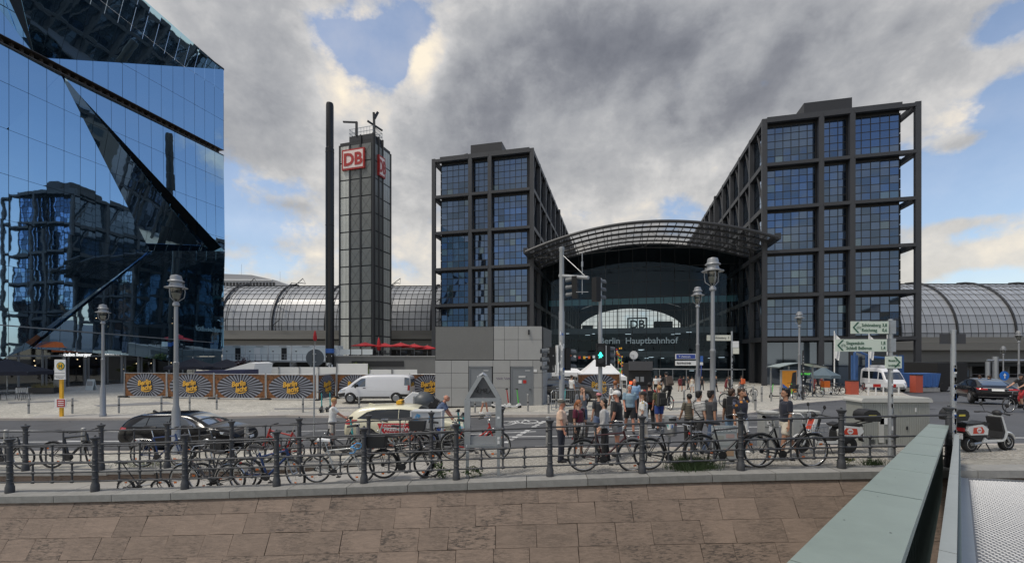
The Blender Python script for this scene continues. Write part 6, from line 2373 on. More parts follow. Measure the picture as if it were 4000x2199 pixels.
def estate(name, label, loc, rz, paint, H=1.46, L=4.65, bulge=False, tailc=M_tail):
 c = Car(name, label, 'estate car', loc, rz, est(L, H), paint)
 k = H / 1.46
 return c, k
M_blackp_ = pm('black_car_paint', (.006, .006, .008), .16, 0, .1, 2, coat=.12, spec=.3)
M_cream = pm('cream_taxi_paint', (.72, .68, .50), .3, 0, .05, 1, coat=.6)
M_wvan = pm('white_van_paint', (.66, .67, .70), .35, 0, .05, 1, coat=.4)
# --- black estate
pb = GD(490, 17.0)
c, k = estate('estate_car', 'black estate car driving right, behind the lamp post and railing', V((-15.2, 17.6, zroad(-12.5, 17.3))), 0.0, M_blackp_)
c.both('side_window', M_cglass, [(.62, 1.0), (.95, .99), (1.15, .985)], [(.95, 1.28), (1.02, 1.3), (1.15, 1.31)])
c.both('side_window', M_cglass, [(1.19, .985), (2.02, .97)], [(1.19, 1.315), (1.98, 1.345)])
c.both('side_window', M_cglass, [(2.08, .97), (2.9, .955), (3.12, .955)], [(2.04, 1.345), (2.5, 1.31), (2.95, 1.10)])
c.patch('windscreen', M_cglassw, 'z', 1, [(2.72, -.50), (3.42, -.62)], [(2.72, .50), (3.42, .62)], 10, 8)
c.patch('rear_window', M_cglass, 'x', -1, [(-.55, 1.0), (.55, 1.0)], [(-.5, 1.3), (.5, 1.3)], 8, 5)
c.both('roof_rail', M_chrome, [(.7, 1.385), (2.2, 1.40)], [(.7, 1.41), (2.2, 1.425)], nv=1, off=.02)
c.both('tail_light', M_tail, [(.05, .82), (.42, .86)], [(.08, .97), (.42, .95)], nu=6, nv=3)
c.both('headlight', M_head, [(4.05, .70), (4.45, .66)], [(4.0, .80), (4.42, .74)], nu=6, nv=3)
c.patch('grille', M_plast, 'x', 1, [(-.5, .35), (.5, .35)], [(-.55, .55), (.55, .55)], 8, 3)
c.patch('number_plate', M_white, 'x', 1, [(-.26, .42), (.26, .42)], [(-.26, .53), (.26, .53)], 4, 2, off=.02)
c.wheels((.88, 3.55), .9, .33)
for P in ([(1.17, .98), (1.12, .6), (1.2, .3)], [(2.06, .97), (2.05, .35)], [(3.1, .95), (3.2, .7), (3.1, .35)], [(1.15, .32), (3.1, .32)], [(.5, .9), (3.9, .82)]):
 c.seam(P, .005)
c.both('door_handle', M_plast, [(1.55, .86), (1.75, .86)], [(1.55, .9), (1.75, .9)], nu=2, nv=1, off=.02)
c.both('door_handle', M_plast, [(2.4, .85), (2.6, .85)], [(2.4, .89), (2.6, .89)], nu=2, nv=1, off=.02)
for sg in (-1, 1):
 MB().ell((2.98, sg * 1.0, 1.0), (.09, .12, .08), 10, 6).build('wing_mirror', M_blackp_, c.t, smooth=60)
MB().prism([(.75, 1.44), (.98, 1.44), (.78, 1.53)], -.03, .03).build('aerial_fin', M_plast, c.t)
# --- taxi
c, k = estate('taxi', 'cream estate taxi with yellow roof sign and red advertising doors', V((-6.35, 17.2, zroad(-4.5, 17.6))), 0.02, M_cream, 1.52, 4.7)
c.both('side_window', M_tglass, [(.52, 1.07), (.95, 1.045), (2.06, 1.01)], [(.86, 1.30), (1.15, 1.375), (2.04, 1.40)])
c.both('side_window', M_tglass, [(2.08, 1.01), (2.9, .995), (3.2, .99)], [(2.06, 1.40), (2.6, 1.35), (3.0, 1.14)])
c.patch('windscreen', M_tglass, 'z', 1, [(2.75, -.50), (3.46, -.64)], [(2.75, .50), (3.46, .64)], 10, 8)
c.patch('rear_window', M_tglass, 'x', -1, [(-.58, 1.05), (.58, 1.05)], [(-.5, 1.36), (.5, 1.36)], 8, 5)
c.both('tail_light', M_tail, [(.05, .83), (.30, .86), (.52, .98)], [(.07, 1.0), (.3, 1.02), (.55, 1.03)], nu=6, nv=3)
c.both('door_advert', pm('advert_red', (.50, .012, .022), .35, coat=.3), [(1.5, .42), (3.05, .42)], [(1.3, .90), (3.12, .90)], nu=14, nv=6, off=.007)
for q_ in ((-1, 0), (1, pi)):
 sg, ra = q_
 p_, n_ = c.hit('y', 2.2, .7, sg)
 for (s_, x_, z_, h_) in (('DU MUSST DAS AUTO', 1.55, .80, .055), ('FREENOW', 1.55, .62, .125), ('Die Super App für Mobilität', 1.6, .52, .05)):
  Mt = T_((x_ if sg < 0 else 3.0, p_.y + sg * .014, z_)) @ RZ(ra)
  text(s_, h_, M_white, c.t, Mt, .003, sx=1.05 if s_ != 'FREENOW' else 1.15, bold=.02)
c.both('headlight', M_head, [(4.05, .72), (4.5, .68)], [(4.0, .84), (4.46, .76)], nu=6, nv=3)
c.patch('grille', M_plast, 'x', 1, [(-.55, .3), (.55, .3)], [(-.6, .6), (.6, .6)], 8, 3)
c.wheels((.92, 3.58), .9, .345, spokes=14)
for P in ([(1.2, 1.04), (1.12, .6), (1.25, .3)], [(2.07, 1.0), (2.06, .35)], [(3.15, .98), (3.25, .7), (3.15, .35)], [(1.2, .33), (3.15, .33)]):
 c.seam(P, .005)
for x_ in (1.5, 2.45):
 c.both('door_handle', M_cream, [(x_, .93), (x_ + .22, .93)], [(x_, .97), (x_ + .22, .97)], nu=2, nv=1, off=.025)
rs = MB().prism([(-.11, 0), (.11, 0), (.08, .13), (-.08, .13)], -.28, .28, T_((1.95, 0, 1.55))).build('roof_sign', M_yellow, c.t, bev=.03)
text('TAXI', .08, M_dark, c.t, T_((2.065, -.12, 1.585)) @ RZ(pi / 2), .006, bold=.03)
MB().prism([(.7, 1.49), (1.0, 1.5), (.74, 1.57)], -.03, .03).build('aerial_fin', M_cream, c.t)
for sg in (-1, 1):
 MB().ell((3.08, sg * 1.0, 1.05), (.09, .12, .08), 10, 6).build('wing_mirror', M_cream, c.t, smooth=60)
# --- white panel van (faces left)
st = [(0, .45, .7, 1.45, .80, .74), (.05, .36, .95, 1.78, .9, .80), (.25, .3, 1.05, 1.87, .95, .82), (1.2, .26, 1.06, 1.9, .955, .82), (2.6, .26, 1.06, 1.9, .955, .82), (3.2, .26, 1.05, 1.86, .955, .80), (3.62, .26, 1.03, 1.66, .95, .78), (4.05, .26, 1.0, 1.26, .94, .82), (4.25, .26, .98, 1.12, .93, .82), (4.65, .28, .88, .98, .88, .74), (4.88, .32, .7, .8, .76, .6), (4.95, .4, .6, .66, .6, .5)]
p = GD(957, 30.6)
c = Car('panel_van', 'white panel van parked facing left before the banner fence', 'van', V((-6.85, 30.3, G(-9, 30))), pi + .03, st, M_wvan)
c.both('side_window', M_cglass, [(3.0, 1.12), (3.5, 1.1), (3.98, 1.08)], [(3.02, 1.66), (3.3, 1.64), (3.75, 1.32)])
c.patch('windscreen', M_cglass, 'z', 1, [(3.42, -.62), (4.12, -.74)], [(3.42, .62), (4.12, .74)], 10, 8)
c.both('side_window', M_cglass, [(.08, 1.2), (.42, 1.2)], [(.12, 1.68), (.42, 1.72)], nu=6)
c.patch('rear_window', M_cglass, 'x', -1, [(-.75, 1.1), (.75, 1.1)], [(-.7, 1.6), (.7, 1.6)], 8, 5)
c.both('tail_light', M_tail, [(.06, .85), (.2, .85)], [(.06, 1.2), (.2, 1.2)], nu=3, nv=4)
c.both('bumper', M_plast, [(.05, .35), (.75, .35)], [(.05, .6), (.7, .62)], nu=8, nv=3)
c.both('sill_strip', M_plast, [(1.4, .34), (3.6, .34)], [(1.4, .44), (3.6, .44)], nu=8, nv=2)
c.both('bumper', M_plast, [(4.4, .36), (4.9, .42)], [(4.35, .72), (4.86, .66)], nu=6, nv=3)
c.patch('bumper', M_plast, 'x', 1, [(-.7, .36), (.7, .36)], [(-.7, .66), (.7, .66)], 8, 3)
c.both('headlight', M_head, [(4.4, .78), (4.78, .74)], [(4.3, .96), (4.7, .88)], nu=5, nv=3)
c.wheels((.95, 4.0), .94, .34, spokes=6, rim=M_rim)
for P in ([(2.95, 1.75), (2.92, 1.1), (2.95, .4)], [(3.95, 1.1), (4.0, .8), (3.7, .5)], [(2.9, 1.06), (.3, 1.06)], [(1.75, 1.7), (1.72, .4)], [(.45, 1.75), (.45, .6)], [(.5, 1.74), (2.9, 1.74)], [(.9, .8), (2.9, .8)]):
 c.seam(P, .005, mat=M_grey)
c.both('door_handle', M_plast, [(2.98, 1.0), (3.16, 1.0)], [(2.98, 1.05), (3.16, 1.05)], nu=2, nv=1, off=.02)
for sg in (-1, 1):
 MB().ell((3.62, sg * 1.08, 1.18), (.08, .11, .16), 10, 6).build('wing_mirror', M_plast, c.t, smooth=60)
# --- grey brown car behind the barrier (faces right)
st = est(4.5, 1.6)
c = Car('parked_car', 'dark grey brown car parked behind the crowd barrier beside the kiosk', 'car', V((1.4, 29.6, G(3, 30))), .0, st, pm('brown_grey_paint', (.055, .05, .045), .25, 0, .1, 2, coat=.8))
c.both('side_window', M_cglass, [(.6, 1.08), (2.0, 1.05)], [(.95, 1.42), (1.98, 1.47)])
c.both('side_window', M_cglass, [(2.05, 1.05), (3.05, 1.04)], [(2.03, 1.47), (2.75, 1.27)])
c.patch('windscreen', M_cglassw, 'z', 1, [(2.65, -.50), (3.3, -.62)], [(2.65, .50), (3.3, .62)], 10, 8)
c.wheels((.85, 3.45), .9, .34)
c.seam([(2.02, 1.05), (2.0, .4)], .006); c.seam([(2.95, 1.03), (3.05, .5)], .006)
c.both('door_handle', M_chrome, [(1.5, .93), (1.72, .93)], [(1.5, .97), (1.72, .97)], nu=2, nv=1, off=.02)
c.both('headlight', M_head, [(3.95, .78), (4.35, .7)], [(3.9, .9), (4.3, .82)], nu=5, nv=3)
# --- white minibus far right (faces the camera)
st = [(0, .45, .8, 1.8, .85, .78), (.1, .36, 1.1, 2.4, .95, .84), (.5, .3, 1.15, 2.55, .98, .86), (3.6, .3, 1.15, 2.55, .98, .86), (4.2, .3, 1.12, 2.45, .98, .84), (4.75, .3, 1.1, 1.9, .97, .86), (5.15, .3, 1.05, 1.3, .95, .86), (5.5, .32, .95, 1.08, .9, .8), (5.75, .36, .7, .85, .78, .65), (5.82, .42, .6, .66, .6, .5)]
p = GD(2262, 46)
c = Car('minibus', 'white high roofed minibus facing the camera by the striped barrier', 'van', p + V((1.2, 5.4, 0)), -pi / 2 - .25, st, M_wvan)
c.patch('windscreen', M_cglass, 'x', 1, [(-.8, 1.32), (.8, 1.32)], [(-.72, 2.1), (.72, 2.1)], 10, 6)
c.both('side_window', M_cglass, [(4.0, 1.3), (4.85, 1.3)], [(4.0, 2.05), (4.4, 2.0)], nu=6)
c.both('side_window', M_cglass, [(.6, 1.3), (3.8, 1.3)], [(.6, 2.1), (3.8, 2.1)], nu=8)
c.patch('grille', M_plast, 'x', 1, [(-.5, .55), (.5, .55)], [(-.45, .85), (.45, .85)], 6, 3)
c.patch('bumper', M_plast, 'x', 1, [(-.75, .38), (.75, .38)], [(-.75, .55), (.75, .55)], 6, 2)
for y in (-.72, .72):
 c.patch('headlight', M_head, 'x', 1, [(y - .15, .78), (y + .15, .78)], [(y - .15, 1.0), (y + .15, 1.0)], 4, 3)
MB().box((2.6, 0, 2.68), (2.2, 1.1, .22)).build('roof_box', M_wvan, c.t, bev=.06)
c.wheels((1.0, 4.75), .97, .36)
# --- dark fastback seen from behind at the right
st = [(0, .42, .62, .72, .78, .7), (.06, .34, .74, .96, .9, .74), (.3, .28, .95, 1.02, .95, .72), (.75, .24, .96, 1.18, .965, .68), (1.4, .22, .95, 1.39, .97, .63), (2.1, .2, .94, 1.445, .97, .62), (2.7, .2, .93, 1.4, .965, .62), (3.5, .2, .9, 1.02, .96, .72), (4.2, .2, .84, .9, .92, .75), (4.7, .24, .66, .74, .8, .62), (4.9, .34, .5, .56, .6, .5)]
pr = GD(2512, 25.0)
c = Car('saloon_car', 'black fastback saloon seen from behind, stopped at the right edge', 'car', V((pr.x, pr.y, zroad(pr.x, pr.y))), pi / 2 - .55, st, M_blackp_)
c.patch('rear_window', M_cglassw, 'z', 1, [(.45, -.52), (1.3, -.5)], [(.45, .52), (1.3, .5)], 10, 8)
c.both('side_window', M_cglass, [(1.0, 1.0), (3.2, .99)], [(1.45, 1.3), (2.6, 1.32)])
c.patch('number_plate', M_white, 'x', -1, [(-.26, .78), (.26, .78)], [(-.26, .89), (.26, .89)], 4, 2, off=.01)
c.patch('chrome_strip', M_chrome, 'x', -1, [(-.6, .91), (.6, .91)], [(-.6, .935), (.6, .935)], 8, 1, off=.012)
c.patch('chrome_strip', M_chrome, 'x', -1, [(-.8, .42), (.8, .42)], [(-.8, .445), (.8, .445)], 8, 1, off=.012)
for sg in (-1, 1):
 c.patch('tail_light', M_tail, 'x', -1, [(sg * .42, .83), (sg * .82, .83)], [(sg * .42, .90), (sg * .85, .92)], 6, 2, off=.012)
c.wheels((.85, 3.75), .95, .35)
# ================================================================== PEOPLE
def cloth(name, col, var=.12, pat=None, col2=None, sc=12.):
 if name in MATS:
  return MATS[name]
 m = bpy.data.materials.new(name)
 m.use_nodes = True
 w = NT(m.node_tree)
 tc = w.n('ShaderNodeTexCoord').outputs['Object']
 n = w.noise(w.v('MULTIPLY', tc, (1, 1, .45)), 9., 5, .6)
 f = w.m('MULTIPLY_ADD', w.m('SUBTRACT', n, .5), var * 4.6, 1.0)
 base = col
 if pat == 'stripe':
  sp = w.n('ShaderNodeSeparateXYZ')
  w.put(sp.inputs[0], tc)
  k = w.m('GREATER_THAN', w.m('SINE', w.m('MULTIPLY', sp.outputs[2], 2 * pi / sc)), .1)
  base = w.mix(k, col, col2)
 elif pat == 'vstripe':
  sp = w.n('ShaderNodeSeparateXYZ')
  w.put(sp.inputs[0], tc)
  k = w.m('GREATER_THAN', w.m('SINE', w.m('MULTIPLY', w.m('ADD', sp.outputs[0], w.m('MULTIPLY', sp.outputs[1], .8)), 2 * pi / sc)), .2)
  base = w.mix(k, col, col2)
 elif pat == 'floral':
  x = w.n('ShaderNodeTexVoronoi')
  x.inputs['Scale'].default_value = sc
  w.put(x.inputs['Vector'], w.v('ADD', tc, (3.1, 7.7, 1.3)))
  q = w.n('ShaderNodeSeparateColor')
  w.put(q.inputs[0], x.outputs['Color'])
  fl = w.m('MULTIPLY', w.m('LESS_THAN', x.outputs['Distance'], w.m('MULTIPLY', w.noise(tc, 30, 2), .75)), w.m('GREATER_THAN', q.outputs[1], .35))
  pc = w.ramp(q.outputs[0], [(.0, col2), (.4, (.55, .22, .03)), (.6, (.05, .10, .03)), (.8, (.02, .02, .03))], 'CONSTANT')
  base = w.mix(fl, col, pc)
 s_ = w.v('SCALE', base)
 w.put(s_.node.inputs['Scale'], f)
 p = w.n('ShaderNodeBsdfPrincipled')
 w.put(p.inputs['Base Color'], s_)
 p.inputs['Roughness'].default_value = .85
 p.inputs['Sheen Weight'].default_value = .15
 bn = w.n('ShaderNodeBump')
 bn.inputs['Strength'].default_value = .7
 bn.inputs['Distance'].default_value = .03
 w.put(bn.inputs['Height'], n)
 w.put(p.inputs['Normal'], bn.outputs[0])
 o = w.n('ShaderNodeOutputMaterial')
 w.nt.links.new(p.outputs[0], o.inputs[0])
 MATS[name] = m
 return m
SKIN = pm('skin', (.50, .29, .20), .55, 0, .08, 8)
SKINT = pm('skin_tanned', (.36, .19, .12), .55, 0, .08, 8)
SKINR = pm('skin_ruddy', (.52, .24, .16), .5, 0, .1, 8)
H_black = pm('hair_black', (.012, .010, .009), .5, 0, .3, 30)
H_brown = pm('hair_brown', (.05, .028, .016), .55, 0, .3, 30)
H_grey = pm('hair_grey', (.42, .41, .39), .6, 0, .2, 30)
H_blond = pm('hair_blond', (.42, .25, .11), .6, 0, .25, 30)
H_ging = pm('hair_ginger', (.28, .10, .035), .6, 0, .25, 30)
C = {k: cloth('cloth_' + k, c) for k, c in dict(black=(.014, .014, .016), navy=(.014, .017, .032), white=(.66, .66, .65), tan=(.62, .44, .33), maroon=(.11, .012, .035), jeans=(.045, .075, .14), darkjeans=(.014, .018, .035), grey=(.17, .18, .20), lightgrey=(.42, .42, .42), dgrey=(.032, .034, .04), beige=(.55, .50, .43), lblue=(.24, .38, .56), pblue=(.22, .32, .39), blue=(.02, .05, .22), red=(.38, .02, .025), green=(.06, .34, .08), olive=(.10, .10, .055), dblue=(.10, .14, .24), darkred=(.14, .02, .025), cream=(.62, .56, .46)).items()}
C['bw'] = cloth('cloth_black_white_stripe', (.66, .66, .65), .1, 'stripe', (.02, .02, .022), .042)
C['os'] = cloth('cloth_olive_stripe', (.16, .14, .10), .1, 'stripe', (.03, .028, .026), .06)
C['vs'] = cloth('cloth_grey_pinstripe', (.46, .46, .46), .1, 'vstripe', (.34, .34, .35), .03)
C['floral'] = cloth('cloth_floral', (.68, .68, .66), .1, 'floral', (.50, .34, .05), 12)
C['npat'] = cloth('cloth_navy_pattern', (.02, .022, .04), .1, 'floral', (.14, .15, .22), 9)
def person(label, loc, face, H=1.76, top=None, bottom=None, skin=SKIN, hair=H_brown, hairstyle='short', legs=((0, 0), (0, 0)), arms=(None, None), lean=0., girth=1., near=True,
           cap=None, pack=None, glasses=False, turn=0., shoes=None, apron=None, group=None, bag=None, seat=None, spread=.0, nod=0.):
 """legs: (swing, knee) radians per side (-1 first = person's left); arms: (swing, abduct, elbow, inward) or ('to', x, y, z)"""
 k = H / 1.76
 t = thing('person', label, 'person', loc, radians(face), group)
 vox = .0125 if near else .024
 def J(x, y, z):
  return V((x, y, z))
 hip = .92
 L1, L2 = .44, .41
 leg = []
 for i, s in enumerate((-1, 1)):
  a, b = legs[i]
  h = J(s * .095, 0, hip)
  kn = h + V((s * (.015 + spread * .5), sin(a), -cos(a))) * L1
  an = kn + V((s * (.0 + spread * .4), sin(a - b), -cos(a - b))) * L2
  leg.append((h, kn, an, a - b))
 zmin = min(l[2].z for l in leg)
 dz = .075 - zmin if seat is None else seat - hip
 up = V((0, 0, dz))
 leg = [(h + up, kn + up, an + up, q) for h, kn, an, q in leg]
 R = Matrix.Rotation(-lean, 3, 'X')
 pel = V((0, 0, hip)) + up
 def U(x, y, z):
  return pel + R @ (V((x, y, z)) - V((0, 0, hip)))
 # arms
 arm = []
 for i, s in enumerate((-1, 1)):
  sh = U(s * .185 * (.9 + .1 * girth), 0, 1.425)
  A = arms[i] or (.05, .10, .18, .0)
  l1, l2 = .29, .255
  if A[0] == 'to':
   tg = U(*A[1:4]) if len(A) < 5 else V(A[1:4])
   d = tg - sh
   Ld = min(d.length, (l1 + l2) * .995)
   d = d.normalized()
   ca = (l1 * l1 + Ld * Ld - l2 * l2) / (2 * l1 * Ld)
   ca = max(-1, min(1, ca))
   pole = V((s * .6, -.5, -.8))
   pole = (pole - d * pole.dot(d)).normalized()
   el = sh + d * (l1 * ca) + pole * (l1 * sqrt(1 - ca * ca))
   wr = sh + d * Ld
  else:
   f, ab, e, inn = A
   d1 = V((s * sin(ab), sin(f) * cos(ab), -cos(f) * cos(ab)))
   el = sh + R @ d1 * l1 if 0 else sh + d1 * l1
   d2 = V((s * sin(ab * .6) - s * inn, sin(f + e), -cos(f + e))).normalized()
   wr = el + d2 * l2
  arm.append((sh, el, wr))
 Ht = Matrix.Rotation(radians(turn), 3, 'Z') @ Matrix.Rotation(-nod, 3, 'X')
 hc = U(0, .015, 1.63) + V((0, 0, 0))
 def Hd(x, y, z):
  return hc + Ht @ V((x, y, z))
 def limb(mb, pts, rs, n=10):
  mb.tube(pts, rs, n)
  for p, r in zip(pts, rs):
   mb.ell(p, r * .995, 10, 7)
 def remesh(mb, v, name, mat, smooth=True):
  for vv in mb.bm.verts:
   vv.co *= k
  me = mb.mesh('x', M_dark)
  o = bpy.data.objects.new('x', me)
  me = evalmesh(o, [('REMESH', dict(mode='VOXEL', voxel_size=v * k, use_smooth_shade=True)), ('SMOOTH', dict(factor=.5, iterations=2))])
  me.materials.clear()
  me.materials.append(mat)
  me.polygons.foreach_set('use_smooth', [True] * len(me.polygons))
  me.name = name
  return link(name, me, t)
 g = girth
 # ---- one continuous body
 mb = MB()
 mb.tube([U(0, 0, .86), U(0, 0, .95), U(0, .0, 1.08), U(0, .005, 1.25), U(0, 0, 1.38), U(0, -.005, 1.45)], [.14 * g, .165 * g, .135 * g, .165 * g, .16, .08], 14, flat=.68)
 limb(mb, [U(0, -.005, 1.44), U(0, .005, 1.54)], [.062, .055])
 for (h, kn, an, q) in leg:
  limb(mb, [h, h.lerp(kn, .35), kn, kn.lerp(an, .35), an], [.085 * g, .08 * g, .056, .055, .038])
  ft = V((0, cos(q * .3), -.0)) * .13
  limb(mb, [an + V((0, -.03, -.035)), an + ft + V((0, 0, -.045))], [.036, .03])
 for (s, (sh, el, wr)) in zip((-1, 1), arm):
  limb(mb, [sh, sh.lerp(el, .5), el, el.lerp(wr, .35), wr], [.058, .047, .038, .039, .026])
  d = (wr - el).normalized()
  sd = d.cross(V((0, 1, 0)) if abs(d.y) < .8 else V((0, 0, 1))).normalized()
  pl = wr + d * .07
  limb(mb, [wr, pl], [.027, .034], 8)
  if near:
   nrm = sd.cross(d).normalized()
   cur = -nrm if nrm.dot(V((-s, .5, 0))) < 0 else nrm
   for f_, ln in ((-1.5, .07), (-.5, .08), (.5, .075), (1.5, .06)):
    b0 = pl + sd * (f_ * .019) + d * .015
    b1 = b0 + d * ln * .5 + cur * .006
    b2 = b1 + d * ln * .4 + cur * .022
    mb.tube([pl + sd * (f_ * .012), b0, b1, b2], [.011, .0105, .010, .0085], 6)
   th = wr + d * .03 + cur * .02
   mb.tube([th, th + d * .035 + cur * .03, th + d * .07 + cur * .035], [.013, .011, .0095], 6)
 # head with jaw, nose, ears
 Mh = T_(hc) @ Ht.to_4x4()
 mb.ell((0, -.01, .025), (.074, .092, .092), 14, 10, Mh)
 mb.ell((0, .018, -.035), (.058, .068, .078), 12, 8, Mh)
 mb.ell((0, .088, -.012), (.014, .022, .026), 8, 6, Mh)
 for s in (-1, 1):
  mb.ell((s * .074, -.005, -.005), (.012, .02, .03), 8, 6, Mh)
  mb.ell((s * .03, .07, .022), (.024, .012, .008), 8, 6, Mh)
 mb.ell((0, .075, -.058), (.024, .014, .01), 8, 6, Mh)
 remesh(mb, vox, 'body', skin)
 Ks = Matrix.Diagonal((k, k, k, 1))
 if near:
  for s in (-1, 1):
   MB().ell((s * .029, .077, .006), (.0085, .006, .0045), 8, 5, Ks @ Mh).build('eye', M_dark, t)
   MB().box((s * .030, .084, .026), (.028, .006, .0035), Ks @ Mh).build('eyebrow', hair if hair else H_grey, t)
  MB().box((0, .086, -.058), (.038, .008, .006), Ks @ Mh).build('mouth', pm('lip', (.25, .07, .06), .5), t)
 # ---- hair / headwear
 if hair and hairstyle != 'bald':
  for part in (('hair',) if hairstyle != 'none' else ()):
   mb = MB()
   mb.ell((0, -.02, .042), (.085, .102, .098), 16, 12, Mh)
   inv = Mh.inverted()
   rm_ = []
   for f in mb.bm.faces:
    c = inv @ f.calc_center_median()
    low = -.055 if hairstyle in ('short', 'bun') else -.2
    if (c.y > .03 and c.z < .078) or (c.y > -.015 and c.z < .02 and hairstyle != 'bob') or (c.y > .055 and c.z < .1) or c.z < low:
     rm_.append(f)
   bmesh.ops.delete(mb.bm, geom=rm_, context='FACES')
   if hairstyle == 'short':
    for v in mb.bm.verts:
     q = noise.noise(v.co * 30) * .008
     v.co += (v.co - hc).normalized() * q
   if hairstyle in ('bob', 'long'):
    dn = -.12 if hairstyle == 'bob' else -.24
    mb.ell((0, -.055, dn * .45), (.083, .055, .09 - dn * .25), 12, 8, Mh)
   if hairstyle == 'mop':
    for q in range(14):
     a = random.uniform(0, 2 * pi)
     mb.ell((cos(a) * .055, -.02 + sin(a) * .06, .07 + random.uniform(-.01, .05)), (.04, .042, .035), 8, 6, Mh)
    mb.ell((0, -.06, -.01), (.078, .05, .075), 10, 8, Mh)
   if hairstyle == 'tail':
    mb.ell((0, -.125, -.01), (.028, .035, .035), 8, 6, Mh)
    mb.ell((.0, -.14, -.09), (.03, .03, .09), 8, 6, Mh)
   for v in mb.bm.verts:
    v.co *= k
   mb.build('hair', hair, t, smooth=70)
 if cap:
  mb = MB()
  mb.ell((0, -.015, .05), (.092, .11, .085), 16, 12, Mh)
  inv = Mh.inverted()
  bmesh.ops.delete(mb.bm, geom=[f for f in mb.bm.faces if (inv @ f.calc_center_median()).z < .035], context='FACES')
  if cap != 'helmet_':
   P = []
   for j in range(3):
    P.append([Mh @ V((x * (1 - .1 * j), .075 + .045 * j + .015 * (1 - (x / .085) ** 2) , .045 - .012 * j - .02 * (x / .085) ** 2)) for x in [(-.085 + i * .17 / 6) for i in range(7)]])
   mb.grid(P)
  for v in mb.bm.verts:
   v.co *= k
  mb.build('cap', cap, t, smooth=70)
 if glasses:
  mb = MB()
  for s in (-1, 1):
   mb.tube([(s * .03 + cos(a) * .02, .092, .008 + sin(a) * .015) for a in [i * pi / 5 for i in range(10)]], .003, 4, closed=True) if glasses == 'clear' else mb.box((s * .031, .09, .008), (.048, .008, .026))
   mb.box((s * .068, .03, .012), (.004, .12, .005))
  mb.box((0, .094, .012), (.02, .005, .004))
  for v in mb.bm.verts:
   v.co = (Ks @ Mh) @ v.co
  mb.build('glasses', M_dark, t)
 # ---- clothes
 if top:
  mt, slv, hem = top
  mb = MB()
  o = .016
  mb.tube([U(0, 0, hem), U(0, .0, hem + .06), U(0, .0, 1.08), U(0, .008, 1.25), U(0, 0, 1.38), U(0, -.005, 1.455)], [.175 * g, .178 * g + o * .4, .15 * g + o, .168 * g + o, .165 + o, .088], 18, flat=.72)
  if g > 1.08:
   mb.ell(U(0, .05, 1.10), (.15 * g, .125 * g, .17), 12, 8)
  for (sh, el, wr) in arm:
   if slv > 0:
    pts = [sh, sh.lerp(el, .5)]
    rs = [.064, .062]
    if slv <= .6:
     pts.append(sh.lerp(el, max(.55, slv * 1.5))); rs.append(.064)
    else:
     pts += [el, el.lerp(wr, .5), el.lerp(wr, slv * .95)]; rs += [.053, .05, .044]
    mb.tube(pts, rs, 12)
    mb.ell(pts[0], rs[0], 10, 8)
    for p_, r_ in list(zip(pts, rs))[1:-1]:
     mb.ell(p_, r_ * .99, 10, 7)
  remesh(mb, vox * 1.25, 'shirt', mt)
 if bottom:
  mt, ln = bottom
  mb = MB()
  if ln == 'skirt':
   mb.tube([U(0, 0, 1.06), U(0, 0, .95), pel + V((0, 0, -.42))], [.15 * g, .185 * g, .25], 18, flat=.75)
  else:
   mb.tube([U(0, 0, 1.03), U(0, 0, .95), U(0, -.005, .84)], [.152 * g, .176 * g, .168 * g], 18, flat=.74)
   for (h, kn, an, q) in leg:
    if ln == 'long':
     pts = [h, h.lerp(kn, .4), kn, kn.lerp(an, .5), an + V((0, -.01, -.02))]
     rs = [.10 * g, .095 * g, .074, .068, .062]
    elif ln == 'capri':
     pts = [h, h.lerp(kn, .4), kn, kn.lerp(an, .3)]
     rs = [.098 * g, .09 * g, .068, .064]
    else:
     pts = [h, h.lerp(kn, .5), h.lerp(kn, ln)]
     rs = [.104 * g, .10 * g, .096]
    mb.tube(pts, rs, 12)
    for p_, r_ in list(zip(pts, rs))[:-1]:
     mb.ell(p_, r_ * .99, 10, 7)
  remesh(mb, vox * 1.25, 'trousers' if ln in ('long', 'capri') else ('skirt' if ln == 'skirt' else 'shorts'), mt)
 for (h, kn, an, q) in leg:
  mb = MB()
  c = an + V((0, .05, -.035))
  mb.ell(c, (.045, .135, .05), 12, 8)
  mb.ell(an + V((0, -.015, -.01)), (.042, .05, .05), 10, 7)
  for v in mb.bm.verts:
   v.co.z = max(v.co.z, an.z - .073)
   v.co *= k
  mb.build('shoe', shoes or M_plast, t, smooth=60)
 def onback(p):
  return Matrix.Rotation(0, 4, 'Z')
 if pack:
  mat_, w_, h_ = pack
  mb = MB()
  mb.box((0, 0, 0), (w_, .20, h_))
  for v in mb.bm.verts:
   if v.co.z > 0:
    v.co.x *= .8; v.co.y *= .8
  Mp = Ks @ T_(U(0, -.235, 1.24)) @ R.to_4x4()
  pk = mb.mesh('bag', mat_, 50, .05, 3)
  pk.transform(Mp)
  mb = MB()
  mb.box((0, -.12, -.08), (w_ * .72, .07, h_ * .45))
  b2 = mb.mesh('pocket', mat_, 50, .03, 2)
  b2.transform(Mp)
  mb = MB()
  for s in (-1, 1):
   mb.tube([U(s * .12, -.15, 1.38), U(s * .125, -.05, 1.475), U(s * .125, .06, 1.455), U(s * .135, .128, 1.34), U(s * .165, .11, 1.2), U(s * .185, 0, 1.08), U(s * .16, -.14, 1.03)], .022, 6, flat=.5)
  for v in mb.bm.verts:
   v.co *= k
  st_ = mb.mesh('strap', mat_, 60)
  bt = thing('backpack', pack_label(label, mat_), 'backpack', t.location, t.rotation_euler.z, 'backpacks worn by people')
  link('bag', pk, bt); link('pocket', b2, bt); link('strap', st_, bt)
